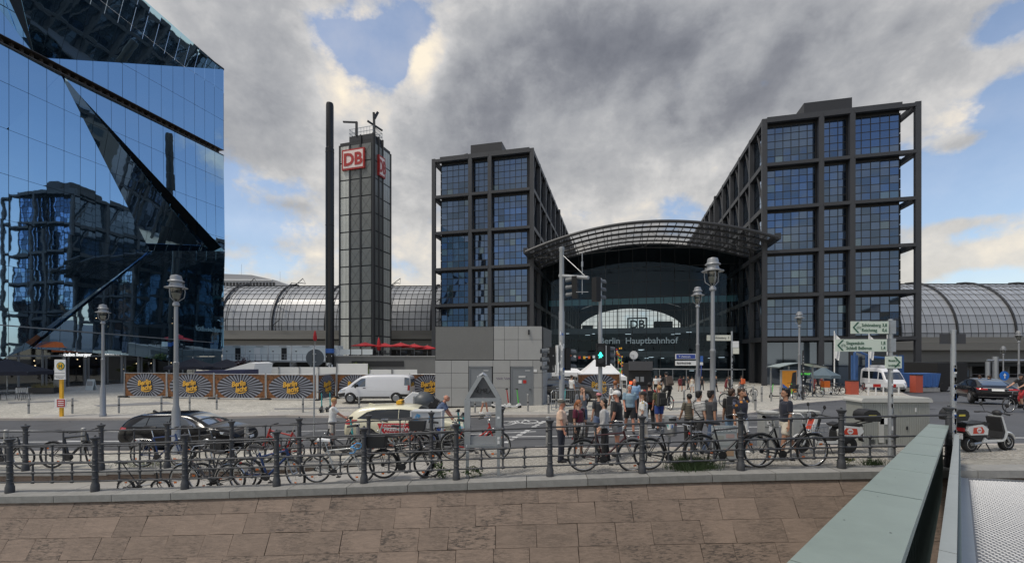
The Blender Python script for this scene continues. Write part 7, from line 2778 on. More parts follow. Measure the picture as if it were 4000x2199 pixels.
 if bag:
  mb = MB()
  mb.tube([U(-.12, .05, 1.47), U(-.04, .145, 1.34), U(.10, .155, 1.16), U(.19, .08, 1.02), U(.17, -.08, 1.02), U(0, -.15, 1.22), U(-.13, -.08, 1.44)], .02, 6, closed=True, flat=.6)
  for v in mb.bm.verts:
   v.co *= k
  mb.build('shoulder_strap', M_plast, t)
 return t
PKN = {}
def pack_label(label, mat):
 who = label.split(',')[0]
 col = mat.name.replace('cloth_', '')
 return ' '.join((col + ' backpack on the ' + who).split()[:15])
pz = lambda u, d: GD(u, d)
# ---------------------------------------------------------------- near group at the crossing
random.seed(21)
person('stout man in tan short sleeved shirt and cap, one hand on the railing post', pz(1412, 12.4), -98, 1.78, (C['tan'], .5, .90), (C['darkjeans'], 'long'), SKINR, H_grey, 'short', ((.04, .04), (-.03, .02)), (('to', -.42, .02, .98), (.05, .12, .25, .05)), 0, 1.16, cap=cloth('cloth_cap_olive', (.09, .085, .07)))
wm = person('woman in maroon top with glasses and ponytail, grey jacket round her waist', pz(1456, 12.9), -140, 1.68, (C['maroon'], .5, .97), (C['black'], 'capri'), SKIN, H_ging, 'tail', ((.05, .1), (-.08, .02)), ((.05, .12, .15, 0), (.05, .12, .15, 0)), 0, .98, glasses='clear', turn=35, pack=(C['black'], .28, .40))
mb = MB()
for a in range(3):
 mb.tube([V((cos(q) * .175, sin(q) * .14, .99 - .03 * a + .012 * sin(q * 5 + a))) for q in [i * 2 * pi / 14 for i in range(14)]], .028, 6, closed=True)
for s in (-1, 1):
 mb.tube([(s * .02, .15, .98), (s * .06, .17, .85), (s * .09, .15, .70), (s * .10, .13, .60)], [.035, .04, .035, .03], 8)
mb.build('jacket', C['lightgrey'], wm, smooth=60)
person('person with dark bob hair in loose grey pinstripe shirt, facing left', pz(1521, 12.2), 78, 1.76, (C['vs'], .8, .86), (C['black'], 'long'), SKIN, H_black, 'bob', ((.05, .05), (-.1, .02)), ((.0, .1, .5, .1), (.05, .1, .45, .1)), .02, 1.0, turn=8)
person('tall heavy man in black polo and white cap, hands in grey shorts', pz(1553, 12.75), 60, 1.92, (C['black'], .5, .88), (C['grey'], .78), SKINR, H_grey, 'short', ((-.05, .02), (.06, .04)), ((.0, .2, .35, .25), (-.05, .25, .5, .3)), .02, 1.15, cap=C['white'], turn=20)
person('man in grey tee shirt with glasses, thinking with hand on chin', pz(1464, 16.0), -168, 1.84, (C['grey'], .5, .93), (C['jeans'], .75), SKIN, H_brown, 'short', ((.1, .1), (-.1, .05)), (('to', -.02, .15, 1.55), (.0, .1, .2, 0)), 0, 1.0, pack=(C['black'], .30, .42), glasses='clear')
person('older grey haired man in pale blue polo and black shorts walking to us', pz(1584, 16.3), 178, 1.80, (C['pblue'], .5, .92), (C['black'], .86), SKINR, H_grey, 'short', ((.22, .08), (-.2, .25)), ((-.1, .12, .2, 0), (.15, .12, .45, .1)), 0, 1.06)
person('bald man in light blue shirt, behind the grey haired walker', pz(1596, 19.2), 175, 1.82, (C['lblue'], .5, .92), (C['dgrey'], 'long'), SKINR, H_grey, 'bald', ((-.15, .1), (.15, .1)), (None, None), 0, 1.08)
person('ginger haired man in white tee shirt walking away between the two capped heads', pz(1548, 18.2), 12, 1.84, (C['white'], .5, .92), (C['dgrey'], 'long'), SKIN, H_ging, 'short', ((.15, .1), (-.15, .1)), (None, None), 0, 1.0, pack=(C['black'], .3, .42), turn=-25)
person('person in dark blue top half hidden behind the bob haired person', pz(1507, 14.6), 20, 1.72, (C['dgrey'], .5, .9), (C['dblue'], .8), SKIN, H_brown, 'short', ((.1, .1), (-.1, .1)), (None, None), 0, 1.0, cap=cloth('cloth_cap_pink', (.5, .2, .22)))
person('long haired person in white floral shirt, black cap and beige trousers', pz(1619, 13.6), 70, 1.78, (C['floral'], .55, .84), (C['beige'], 'long'), SKIN, H_brown, 'long', ((.12, .05), (-.1, .1)), ((.05, .15, .2, 0), (.1, .1, .25, 0)), 0, 1.0, cap=C['black'], bag=None)
person('young man in red tee shirt walking away across the road', pz(1634, 17.0), -8, 1.80, (C['red'], .5, .92), (C['black'], 'long'), SKIN, H_black, 'short', ((.2, .05), (-.18, .2)), (None, None), 0, .98, pack=(C['black'], .30, .44), turn=-15)
person('blond boy in olive shirt and blue shorts walking away', pz(1658, 16.6), 6, 1.70, (C['olive'], .5, .92), (C['blue'], .62), SKINR, H_blond, 'short', ((-.12, .1), (.15, .05)), (None, None), 0, .95, pack=(cloth('cloth_black_nylon', (.017, .018, .018)), .33, .50), turn=35)
person('boy in olive striped tee seen from behind, left of the striped shirt man', pz(1735, 13.6), 10, 1.64, (C['os'], .5, .90), (C['black'], 'long'), SKINT, H_black, 'short', ((.1, .1), (-.1, .1)), ((.1, .25, .6, .3), (.1, .2, .4, .1)), .03, 1.0)
person('young man in black and white striped tee with crossbody strap', pz(1758, 13.0), -75, 1.80, (C['bw'], .5, .92), (C['black'], 'long'), SKIN, H_black, 'mop', ((.28, .05), (-.25, .15)), ((.0, .1, .15, 0), (.05, .12, .2, 0)), 0, .97, bag=True, turn=10)
person('young man in dark grey tee and jeans striding right', pz(1788, 12.75), -80, 1.82, (C['dgrey'], .5, .92), (C['jeans'], 'long'), SKINT, H_black, 'mop', ((.3, .05), (-.25, .15)), ((.45, .1, .1, 0), (-.1, .12, .1, 0)), 0, .98)
person('man with short beard and large black rucksack beside his friend', pz(1842, 12.9), -25, 1.80, (C['black'], .5, .92), (C['lblue'], 'long'), SKIN, H_brown, 'mop', ((.1, .05), (-.1, .1)), (None, None), .03, 1.0, pack=(cloth('cloth_big_black', (.012, .013, .017)), .36, .62), turn=-60)
person('man in navy patterned shirt holding his ear, looking back', pz(1864, 12.6), -175, 1.82, (C['npat'], .5, .90), (C['white'], .85), SKINT, H_brown, 'mop', ((.1, .05), (-.1, .05)), (('to', -.10, .03, 1.60), (.05, .12, .2, 0)), .02, 1.0, turn=5, shoes=M_white)
person('dark haired man in navy tee and cream shorts striding left', pz(1977, 11.55), 84, 1.90, (C['navy'], .5, .93), (C['cream'], .62), SKINT, H_black, 'mop', ((.22, .05), (-.35, .15)), ((.0, .08, .15, 0), (-.25, .12, .25, 0)), 0, 1.02, shoes=M_grey)
person('blond man in white tee and beige shorts steering a teal scooter', pz(836, 15.9), -70, 1.86, (C['white'], .5, .88), (C['beige'], .8), SKINR, H_blond, 'short', ((.05, .05), (-.08, .05)), (('to', -.18, .38, 1.08), ('to', .10, .42, 1.08)), .06, 1.02, nod=.35)
person('bald man with dark glasses and blue shirt riding a scooter behind the white box', pz(1096, 15.4) + V((0, 0, .16)), -88, 1.80, (C['dblue'], .55, .95), (C['dgrey'], .8), SKINR, H_grey, 'bald', ((.25, .3), (.05, .2)), (('to', -.18, .50, 1.16), ('to', .18, .50, 1.16)), .55, 1.12, pack=(C['black'], .28, .40), glasses='dark', nod=-.35)
# ---------------------------------------------------------------- people further off
def far(label, u, vf, H, face, top, bot, hair=H_brown, hs='short', sl=.5, legs=((.2, .05), (-.2, .1)), skin=SKIN, d=None, **kw):
 p = GP(u, vf) if d is None else GD(u, d)
 return person(label, p, face, H, (C[top], sl, .92) if top else None, (C[bot], kw.pop('bl', 'long')) if bot else None, skin, hair, hs, legs, near=False, group=None, **kw)
far('woman in green sleeveless top and pale blue skirt, arm raised, near the black truck', 1622, 986, 1.68, 0, 'green', 'lblue', hs='bun', sl=0, bl='skirt', arms=((2.3, .5, 1.2, 0), None))
far('man in black walking away right of the woman in green', 1637, 988, 1.74, 10, 'black', 'black')
far('man in white shirt walking beside the grey shirted one', 1650, 990, 1.78, 170, 'white', 'black')
far('man in grey tee with black trousers walking towards us from the hall', 1661, 992, 1.82, 180, 'lightgrey', 'black', bag=True)
far('man in white shirt and shorts left of the rider with backpack', 1678, 991, 1.80, 180, 'white', 'cream', bl=.8)
far('woman in dark red jacket and bare legs walking to the hall', 1711, 984, 1.70, 5, 'darkred', 'darkred', bl=.4, hs='bob', sl=.9)
far('person in black walking beside the dark red jacket', 1720, 982, 1.74, 0, 'black', 'black', bl=.8)
far('person in black standing in the shade left of the white shorts woman', 1731, 980, 1.70, 90, 'black', 'black')
far('woman in tan top and white shorts walking to the hall', 1741, 987, 1.68, 0, 'cream', 'white', bl=.5, hs='bun', sl=0)
far('woman with blond hair in long black coat right of the lamp', 1801, 985, 1.70, -120, 'black', 'black', hair=H_blond, hs='long', sl=.9)
far('woman in dark red dress leaning forward near the finger post', 1826, 984, 1.66, -100, 'darkred', 'darkred', bl='skirt', hs='bob', lean=.25)
far('person in dark clothes just right of the dark red dress', 1836, 985, 1.72, -60, 'dgrey', 'black')
far('man wearing a bright orange backpack over grey clothes', 1866, 992, 1.76, 0, 'dgrey', 'grey', pack=(cloth('cloth_orange', (.62, .12, .03)), .36, .48))
far('person in white cap and pale top left of the black truck', 1581, 985, 1.66, -90, 'cream', 'lightgrey', cap=C['white'])
far('man in white shirt with back turned to the dark grey brown car', 1438, 1006, 1.80, -60, 'white', 'black', d=27.5)
far('traveller with white backpack walking right by the shelter', 2038, 986, 1.72, -90, 'dblue', 'jeans', pack=(cloth('cloth_white_pack', (.6, .6, .6)), .3, .4))
far('woman in long rust red dress walking beside the white backpack', 2049, 989, 1.68, -90, 'darkred', 'darkred', bl='skirt', hs='long')
far('person in dark red top standing further right behind the bollards', 2068, 984, 1.7, 0, 'darkred', 'black')
far('man in white shirt stooping beside the black saloon', 2457, 1012, 1.74, -70, 'white', 'black', d=27.0, lean=.5, legs=((.3, .5), (-.1, .3)))
far('person in pale blue shirt leaning into the open car door', 2474, 1012, 1.78, -80, 'lblue', 'black', d=26.6, lean=.7)
far('small figure in black under the entrance posts', 1766, 981, 1.7, 180, 'black', 'black')
far('small figure in grey shirt crossing before the hall doors', 1688, 979, 1.7, 90, 'grey', 'dgrey')
far('passer by with white shoes walking left behind the triangular frame', 1219, 1037, 1.72, -95, 'lightgrey', 'beige', bl=.7, d=23.8, shoes=M_white, skin=SKINR)
# ================================================================== RAILINGS
PH = 1.45
def post_mesh():
 k = PH / 1.45
 mb = MB().lathe([(.118, 0), (.12, .015), (.118, .15), (.108, .17), (.094, .215), (.086, .24), (.084, .33), (.094, .34), (.094, .36), (.083, .37), (.081, .50), (.093, .51), (.093, .53), (.080, .54), (.078, .66), (.09, .67), (.09, .69), (.077, .70), (.076, .80), (.088, .81), (.088, .83), (.075, .84), (.072, 1.15), (.085, 1.16), (.085, 1.18), (.071, 1.19), (.071, 1.27), (.085, 1.28), (.085, 1.30), (.075, 1.31), (.13, 1.375), (.135, 1.40), (.11, 1.405), (.05, 1.42), (.03, 1.425), (.03, 1.45), (.02, 1.46)], 16)
 for v in mb.bm.verts:
  v.co.x *= .8; v.co.y *= .8
 return mb.mesh('post', M_rail, 35)
def railing(name, label, P, levels, zf, dz, bal=(1, 2, 3)):
 t = thing(name, label, 'railing', (0, 0, 0))
 pm_ = post_mesh()
 for (x, y) in P:
  link('post', pm_, t, loc=(x, y, zf(x, y) + dz))
 for (x0, y0), (x1, y1) in zip(P, P[1:]):
  a, b = V((x0, y0, zf(x0, y0) + dz)), V((x1, y1, zf(x1, y1) + dz))
  for z in levels:
   MB().tube([a + V((0, 0, z)), b + V((0, 0, z))], .021 if z != levels[0] else .024, 8).build('rail', M_rail, t, smooth=60)
  for i, f in enumerate((.27, .5, .73)):
   p = a.lerp(b, f)
   top = levels[0] if i == 1 else levels[1]
   mb = MB()
   mb.tube([p + V((0, 0, levels[-1])), p + V((0, 0, top))], .022, 8)
   mb.build('baluster', M_rail, t, smooth=60)
   for z in levels:
    if z <= top + .01:
     q = p + V((0, 0, z))
     big = (i == 1 and z == levels[1])
     ax = (b - a).normalized()
     mb = MB()
     w_ = .11 if big else .055
     mb.tube([q - ax * w_, q - ax * w_ * .5, q, q + ax * w_ * .5, q + ax * w_], [.024, .038, .044, .038, .024], 8)
     mb.build('knot', M_rail, t, smooth=60)
 return t
LV = (1.22, .74, .50, .26)
fx = [-15.5, -13.15, -10.87, -8.48, -6.06, -3.78, -1.41, .95, 3.22, 5.59, 7.93, 10.34]
railing('quay_railing', 'dark cast iron railing with ringed posts along the edge of the quay', [(x, YQ(x)) for x in fx], LV, lambda x, y: G(x, y), .022)
rx = [-17.4, -15.1, -12.75, -10.7, -8.7, -6.6, -4.45, -2.5, -.32]
railing('ramp_railing', 'dark cast iron railing behind the ramp and the parked bicycles', [(x, YRW + .12 + (.1 if x > -1 else 0)) for x in rx], LV, lambda x, y: G(x, y), .05)
# ================================================================== BICYCLES
def bike(label, loc, rz, frame, style='city', sc=1., wheel=.345, saddle=M_plast, rack=False, basket=None, front_rack=None, mud=True, steer=0., bar='flat', bar_mat=M_plast, tilt=.06, rim=M_chrome, grp=None, fork=None, light=True, panniers=None, tape=None, kid=False, reflect=True, turnz=0., saddle_z=None, wb=1.06):
 t = thing('bicycle', label, 'bicycle', loc, rz, grp, sc, tilt=(tilt, 0))
 t.rotation_mode = 'XYZ'
 R = wheel
 rear = V((0, 0, R)); front = V((wb, 0, R))
 bb = V((.43, 0, R * .80))
 ht = V((wb - .19, 0, R + .52)); hb = V((wb - .145, 0, R + .36))
 st = V((.27, 0, R + .46))
 if style == 'fold':
  ht = V((wb - .09, 0, R + .40)); hb = V((wb - .06, 0, R + .16)); st = V((.26, 0, R + .22)); bb = V((.40, 0, R + .02))
 sxis = (ht - hb).normalized()
 Rst = T_(hb) @ Matrix.Rotation(steer, 4, sxis) @ T_(-hb)
 def wheel_(c, M):
  w = MB()
  w.tube([c + V((cos(a) * (R - .035), 0, sin(a) * (R - .035))) for a in [i * 2 * pi / 30 for i in range(30)]], .014, 6, closed=True)
  for i in range(14):
   a = i * 2 * pi / 14
   b = a + (.5 if i % 2 else -.5)
   w.tube([c + V((cos(b) * .03, .025 * (-1) ** i, sin(b) * .03)), c + V((cos(a) * (R - .04), 0, sin(a) * (R - .04)))], .0022, 3)
  w.tube([c + V((0, -.05, 0)), c + V((0, .05, 0))], .025 if style != 'mtb' else .03, 8)
  for v in w.bm.verts:
   v.co = M @ v.co
  o = w.build('wheel', rim, t, smooth=60)
  ty = MB()
  ty.tube([c + V((cos(a) * (R - .014), 0, sin(a) * (R - .014))) for a in [i * 2 * pi / 36 for i in range(36)]], .026 if style == 'mtb' else .021, 8, closed=True)
  for v in ty.bm.verts:
   v.co = M @ v.co
  ty.build('tyre', M_tyre, o, smooth=60)
  if reflect:
   rf = MB()
   a = random.uniform(0, 6)
   for q in (a, a + pi):
    rf.box(c + V((cos(q) * R * .66, 0, sin(q) * R * .66)), (.06, .012, .035))
   for v in rf.bm.verts:
    v.co = M @ v.co
   rf.build('reflector', M_orange, o)
 I4 = Matrix.Identity(4)
 wheel_(rear, I4)
 wheel_(front, Rst)
 mb = MB()
 th = .024 if style in ('mtb', 'ebike') else .0195
 if style == 'ebike':
  th = .028
 mb.tube([bb, st], th, 8)
 if style in ('city', 'road', 'mtb', 'ebike'):
  mb.tube([ht.lerp(st, .03) + V((0, 0, -.02)), st + V((0, 0, -.02 if style != 'mtb' else -.1))], th * (.9), 8)
  mb.tube([hb.lerp(ht, .25), bb], th * 1.15, 8)
 elif style == 'step':
  mb.tube([hb.lerp(ht, .7), hb.lerp(ht, .5) + V((-.12, 0, -.12)), bb.lerp(st, .35) + V((.12, 0, .02)), bb.lerp(st, .22)], th, 8)
  mb.tube([hb.lerp(ht, .15), hb + V((-.14, 0, -.14)), bb + V((.14, 0, .03)), bb], th * 1.1, 8)
 elif style == 'swan':
  mb.tube([hb.lerp(ht, .3), hb + V((-.22, 0, -.10)), bb + V((.16, 0, .12)), bb.lerp(st, .35)], th * 1.1, 8)
  mb.tube([hb, bb], th, 8)
 elif style == 'fold':
  mb.tube([hb.lerp(ht, .3), V((.62, 0, R + .26)), bb + V((.0, 0, .1))], [.024, .03, .028], 8)
  mb.tube([bb, st], .022, 8)
 mb.tube([hb, ht + sxis * .03], th * 1.25, 8)
 for s in (-1, 1):
  mb.tube([rear + V((0, s * .055, 0)), bb + V((-.03, s * .03, 0))], .010, 6)
  if style == 'ebike':
   mb.tube([rear + V((0, s * .055, 0)), bb.lerp(st, .75)], .010, 6)
  else:
   mb.tube([rear + V((0, s * .055, 0)), st + V((-.01, s * .02, -.03))], .008, 6)
 mb.build('frame', frame, t, smooth=60)
 # fork
 mb = MB()
 for s in (-1, 1):
  mb.tube([hb + V((0, s * .045, -.02)), hb.lerp(front, .5) + V((-.01, s * .055, 0)), front + V((0, s * .055, 0))], [.014, .013, .009] if style != 'mtb' else [.02, .02, .014], 6)
 mb.bar(hb + V((0, -.05, -.02)), hb + V((0, .05, -.02)), .03)
 for v in mb.bm.verts:
  v.co = Rst @ v.co
 mb.build('fork', fork or frame, t, smooth=60)
 # saddle and post
 sz = saddle_z if saddle_z is not None else (R + .60 if style != 'fold' else R + .70)
 ax = (st - bb).normalized()
 top = st + ax * ((sz - st.z) / ax.z)
 MB().tube([st, top], .013, 8).build('seat_post', M_chrome if style != 'fold' else M_plast, t, smooth=60)
 mb = MB()
 P = [(-.15, .075, .03), (-.10, .085, .035), (-.02, .06, .02), (.06, .032, .012), (.14, .02, .0)]
 rows = []
 for (x, w_, z) in P:
  rows.append([V((top.x + x, w_ * c, top.z + .02 + z + h)) for c, h in ((-1, -.05), (-.9, -.005), (0, .012), (.9, -.005), (1, -.05))])
 mb.grid(rows)
 mb.poly([r_[0] for r_ in rows] + [r_[-1] for r_ in rows][::-1])
 mb._f([mb.bm.verts[:][i] for i in ()]) if 0 else None
 o = mb.build('saddle', saddle, t, smooth=60)
 # handlebar
 mb = MB()
 stem = ht + sxis * (.12 if bar != 'drop' else .05)
 if style == 'fold':
  stem = ht + V((-.05, 0, .36))
 mb.tube([ht, stem, stem + V((.05, 0, .0))], .014, 8)
 g = MB()
 c = stem + V((.05, 0, 0))
 if bar == 'flat':
  mb.tube([c + V((-.05, -.31, .015)), c + V((0, -.1, 0)), c + V((0, .1, 0)), c + V((-.05, .31, .015))], .012, 8)
  for s in (-1, 1):
   g.tube([c + V((-.03, s * .2, .01)), c + V((-.055, s * .33, .015))], .018, 8)
   g.tube([c + V((.0, s * .19, -.01)), c + V((.06, s * .24, -.03))], .006, 5)
 elif bar == 'city':
  mb.tube([c + V((-.24, -.26, .05)), c + V((-.12, -.27, .08)), c + V((.02, -.13, .09)), c + V((0, 0, .01)), c + V((.02, .13, .09)), c + V((-.12, .27, .08)), c + V((-.24, .26, .05))], .011, 8)
  for s in (-1, 1):
   g.tube([c + V((-.13, s * .27, .08)), c + V((-.26, s * .26, .05))], .018, 8)
 else:
  for s in (-1, 1):
   g.tube([c + V((0, s * .02, 0)), c + V((.0, s * .19, 0)), c + V((.09, s * .2, -.005)), c + V((.12, s * .2, -.06)), c + V((.07, s * .2, -.13)), c + V((-.03, s * .2, -.14))], .017, 8)
   mb.tube([c + V((.09, s * .2, 0)), c + V((.13, s * .2, .06))], .012, 6)
 for q in (mb, g):
  for v in q.bm.verts:
   v.co = Rst @ v.co
 mb.build('handlebar', M_chrome if style not in ('mtb', 'ebike') else M_plast, t, smooth=60)
 g.build('grips', tape or bar_mat, t, smooth=60)
 # cranks, chain, mudguards
 mb = MB()
 mb.lathe([(.0, -.006), (.085, -.006), (.085, .006), (.0, .006)], 20, T_(bb + V((0, -.05, 0))) @ Rx)
 mb.tube([bb + V((0, -.06, 0)), bb + V((.14, -.07, -.09))], .01, 6)
 mb.tube([bb + V((0, .06, 0)), bb + V((-.14, .07, .09))], .01, 6)
 mb.tube([bb + V((0, -.062, 0)), bb + V((0, .062, 0))], .016, 6)
 mb.box(bb + V((.145, -.12, -.09)), (.09, .08, .022)); mb.box(bb + V((-.145, .12, .09)), (.09, .08, .022))
 if style == 'ebike':
  mb.ell(bb + V((0, 0, .0)), (.11, .06, .09), 12, 8)
 mb.build('crank', M_plast, t)
 mb = MB()
 for s in (.082, -.082):
  mb.tube([bb + V((0, -.05, s)), rear + V((0, -.05, s * .45))], .006, 4)
 mb.lathe([(0, -.005), (.045, -.005), (.045, .005), (0, .005)], 14, T_(rear + V((0, -.05, 0))) @ Rx)
 mb.build('chain', M_dark, t)
 if mud:
  for (c, M, a0, a1, nm) in ((rear, I4, -.1, 2.75, 'mudguard'), (front, Rst, .55, 2.9, 'mudguard')):
   mb = MB()
   rows = []
   for i in range(17):
    a = a0 + (a1 - a0) * i / 16
    rows.append([M @ (c + V((cos(a) * (R + q), y, sin(a) * (R + q)))) for y, q in ((-.032, .012), (0, .028), (.032, .012))])
   mb.grid(rows)
   mb.build(nm, M_plast if style != 'swan' else M_chrome, t, smooth=60)
 if rack or panniers or basket:
  mb = MB()
  z = 2 * R + .07
  for s in (-1, 1):
   mb.tube([st + V((-.02, s * .04, z - st.z - .03)), V((-.02, s * .06, z)), V((-.22, s * .06, z))], .007, 6)
   mb.tube([V((-.1, s * .06, z)), rear + V((-.0, s * .065, 0))], .006, 6)
  for x in (-.02, -.12, -.22):
   mb.tube([V((x, -.06, z)), V((x, .06, z))], .006, 5)
  mb.build('rack', M_plast if not rack or rack is True else rack, t, smooth=60)
 if basket:
  z = 2 * R + .08
  bx = -.14
  mb = MB()
  def bq(x, y, h):
   return V((bx + x * (1 + .12 * h / .27), y * (1 + .12 * h / .27), z + h))
  if basket is True:                                  # wire basket
   for h in (0, .09, .18, .27):
    mb.tube([bq(-.2, -.15, h), bq(.2, -.15, h), bq(.2, .15, h), bq(-.2, .15, h)], .006, 5, closed=True)
   for i in range(9):
    f = -1 + 2 * i / 8
    for sy in (-.15, .15):
     mb.tube([bq(f * .2, sy, 0), bq(f * .2, sy, .27)], .004, 4)
    mb.tube([bq(f * .2, -.15, 0), bq(f * .2, .15, 0)], .004, 4)
   for i in range(7):
    f = -1 + 2 * i / 6
    for sx_ in (-.2, .2):
     mb.tube([bq(sx_, f * .15, 0), bq(sx_, f * .15, .27)], .004, 4)
   mb.build('basket', M_plast, t)
  else:
   mb.prism([(bx - .19, z), (bx + .19, z), (bx + .23, z + .27), (bx - .23, z + .27)], -.16, .16)
   mb.build('basket', basket, t, bev=.02)
 if panniers:
  for s in (-1, 1):
   MB().prism([(-.28, R + .02), (.06, R + .02), (.08, R + .40), (-.30, R + .40)], s * .085 - .05, s * .085 + .05).build('pannier', panniers, t, bev=.03)
 if front_rack:
  mb = MB()
  z = 2 * R + .05
  for y in (-.14, .14):
   mb.tube([V((wb - .14, y, z)), V((wb + .22, y, z)), V((wb + .22, y, z + .1)), V((wb - .14, y, z + .1))], .007, 5, closed=True)
  for x in (-.14, -.05, .04, .13, .22):
   mb.tube([V((wb + x, -.14, z + .1)), V((wb + x, -.14, z)), V((wb + x, .14, z)), V((wb + x, .14, z + .1))], .006, 5)
  for s in (-1, 1):
   mb.tube([V((wb + .1, s * .1, z)), front + V((0, s * .06, 0))], .006, 5)
  for v in mb.bm.verts:
   v.co = Rst @ v.co
  mb.build('front_rack', front_rack, t)
 if light:
  mb = MB()
  mb.ell(hb + V((.06, 0, .05)), (.03, .028, .028), 8, 6)
  for v in mb.bm.verts:
   v.co = Rst @ v.co
  mb.build('headlight', M_chrome, t, smooth=60)
  MB().box((-.24 if (rack or basket or panniers) else rear.x - R - .015, 0, 2 * R + .03 if (rack or basket or panniers) else R + .16), (.02, .06, .035)).build('tail_light', M_red, t)
 return t
def bike_at(label, ur, uf, d, frame, zf=None, d2=None, **kw):
 d2 = d2 or d
 a = V(((ur - CX) / F * d, d)); b = V(((uf - CX) / F * d2, d2))
 wb = kw.get('wb', 1.06)
 sc = max(.92, min(1.22, (b - a).length / wb))
 zf = zf or (lambda x, y: G(x, y))
 m = (a + b) / 2
 return bike(label, V((a.x, a.y, zf(m.x, m.y))), atan2(b.y - a.y, b.x - a.x), frame, sc=sc, **kw)
B_black = pm('bike_black', (.014, .014, .016), .3, .1, .2, 6, coat=.4)
B_blue = pm('bike_blue', (.02, .05, .16), .35, .1, .15, 6, coat=.3)
B_silver = pm('bike_silver', (.38, .39, .40), .3, .7, .1, 6)
B_red = pm('bike_red', (.36, .02, .015), .3, 0, .1, 6, coat=.3)
B_maroon = pm('bike_maroon', (.06, .016, .018), .3, .1, .1, 6, coat=.3)
B_white = pm('bike_white', (.52, .53, .52), .3, 0, .1, 6, coat=.3)
B_tealw = pm('bike_pale', (.36, .38, .38), .35, .2, .1, 6)
B_grey = pm('bike_grey', (.07, .07, .075), .35, .3, .1, 6)
M_tape = pm('blue_bar_tape', (.09, .32, .62), .6)
zr = lambda x, y: zramp(x) + .012
GB_ = 'bicycles parked along the railings'
# behind the rear railing, left
bike_at('black bicycle cut by the left edge behind the railing', -28, 58, 14.05, B_black, style='mtb', mud=False, light=False, tilt=-.05, grp=GB_)
bike_at('matt black electric bicycle with its front wheel turned, left of the black car', 131, 232, 14.1, B_black, style='ebike', mud=True, steer=-.45, light=False, tilt=-.05, grp=GB_, rim=B_black)
bike_at('blue city bicycle with pale rims in front of the black car', 358, 456, 14.0, B_blue, style='city', bar='city', rack=M_chrome, tilt=-.05, grp=GB_, saddle_z=1.06)
bike_at('black bicycle with side bags in front of the black car door', 556, 640, 14.05, B_black, style='city', panniers=M_plast, tilt=-.05, grp=GB_, bar='flat')
bike_at('red mountain bicycle with slim black saddle behind the fourth railing post', 760, 658, 14.0, B_red, style='mtb', mud=False, light=False, tilt=.05, grp=GB_, saddle_z=1.0)
bike_at('dark low bicycle leaning behind the white racing bicycle', 905, 808, 14.0, B_grey, style='step', bar='city', tilt=.05, grp=GB_, wheel=.32)
bike_at('pale bicycle with black basket in front of the red taxi doors', 1037, 942, 14.0, B_tealw, style='city', bar='city', basket=M_plast, tilt=.05, grp=GB_, saddle_z=1.08)
bike_at('orange red bicycle standing between taxi and black basket bicycle', 980, 1060, 14.35, pm('bike_orange', (.50, .09, .02), .35, 0, .1, 6, coat=.3), style='step', bar='city', tilt=.03, grp=GB_)
bike_at('dark red bicycle seen through the triangular frame', 1142, 1269, 13.2, B_red, style='step', bar='city', rack=True, tilt=-.04, grp=GB_, basket=None, panniers=None)
bike_at('black bicycle with carrier partly behind the triangular frame', 1072, 1160, 14.2, B_black, style='city', rack=True, tilt=-.04, grp=GB_)
bike_at('black bicycle with bright headlight before the bonnet of the black car', 742, 668, 14.25, B_black, style='city', bar='city', rack=True, tilt=.05, grp=GB_, saddle_z=1.04)
bike_at('dark bicycle just behind the blue one, against the rear railing', 452, 545, 14.25, B_grey, style='city', bar='flat', tilt=-.05, grp=GB_, saddle_z=1.05)
# on the ramp, against the front railing
bike_at('small black folding bicycle at the left, low behind the railing', 317, 404, 11.75, B_black, zf=zr, style='fold', wheel=.235, mud=True, tilt=.04, grp=GB_, light=False, wb=.95, steer=.2)
bike_at('dark step through bicycle with curved frame right of the folding one', 581, 465, 11.75, B_grey, zf=zr, style='swan', bar='city', tilt=-.04, grp=GB_, rack=True)
bike_at('blue and silver mountain bicycle with its front wheel turned', 624, 745, 11.7, B_blue, zf=zr, style='mtb', fork=B_silver, mud=False, steer=-.55, tilt=.05, grp=GB_, light=False, saddle_z=.92)
bike_at('white racing bicycle with blue drop bar tape and white saddle', 797, 908, 11.6, B_white, zf=zr, style='road', bar='drop', tape=M_tape, saddle=M_white, mud=False, light=False, tilt=.05, grp=GB_, wheel=.335, saddle_z=1.02)
bike_at('sturdy black bicycle with black rear crate holding a red bag', 965, 1077, 11.45, B_black, zf=zr, style='ebike', basket=M_plast, tilt=.05, grp=GB_, rim=B_black, saddle_z=1.0, bar='flat')
sb = thing('red_bag', 'crumpled red bag lying in the black rear crate of the sturdy bicycle', 'bag', W(952, 1112, 11.45))
mb = MB(); mb.ell((0, 0, .0), (.17, .13, .12), 12, 8)
for v in mb.bm.verts:
 v.co *= 1 + .25 * noise.noise(v.co * 9)
mb.build('bag', pm('red_fabric', (.28, .03, .025), .8), sb, smooth=60)
bike_at('black city bicycle between the folding one and the blue mountain bicycle', 505, 610, 11.95, B_black, zf=zr, style='city', bar='city', tilt=-.05, grp=GB_, rack=True, saddle_z=1.0)
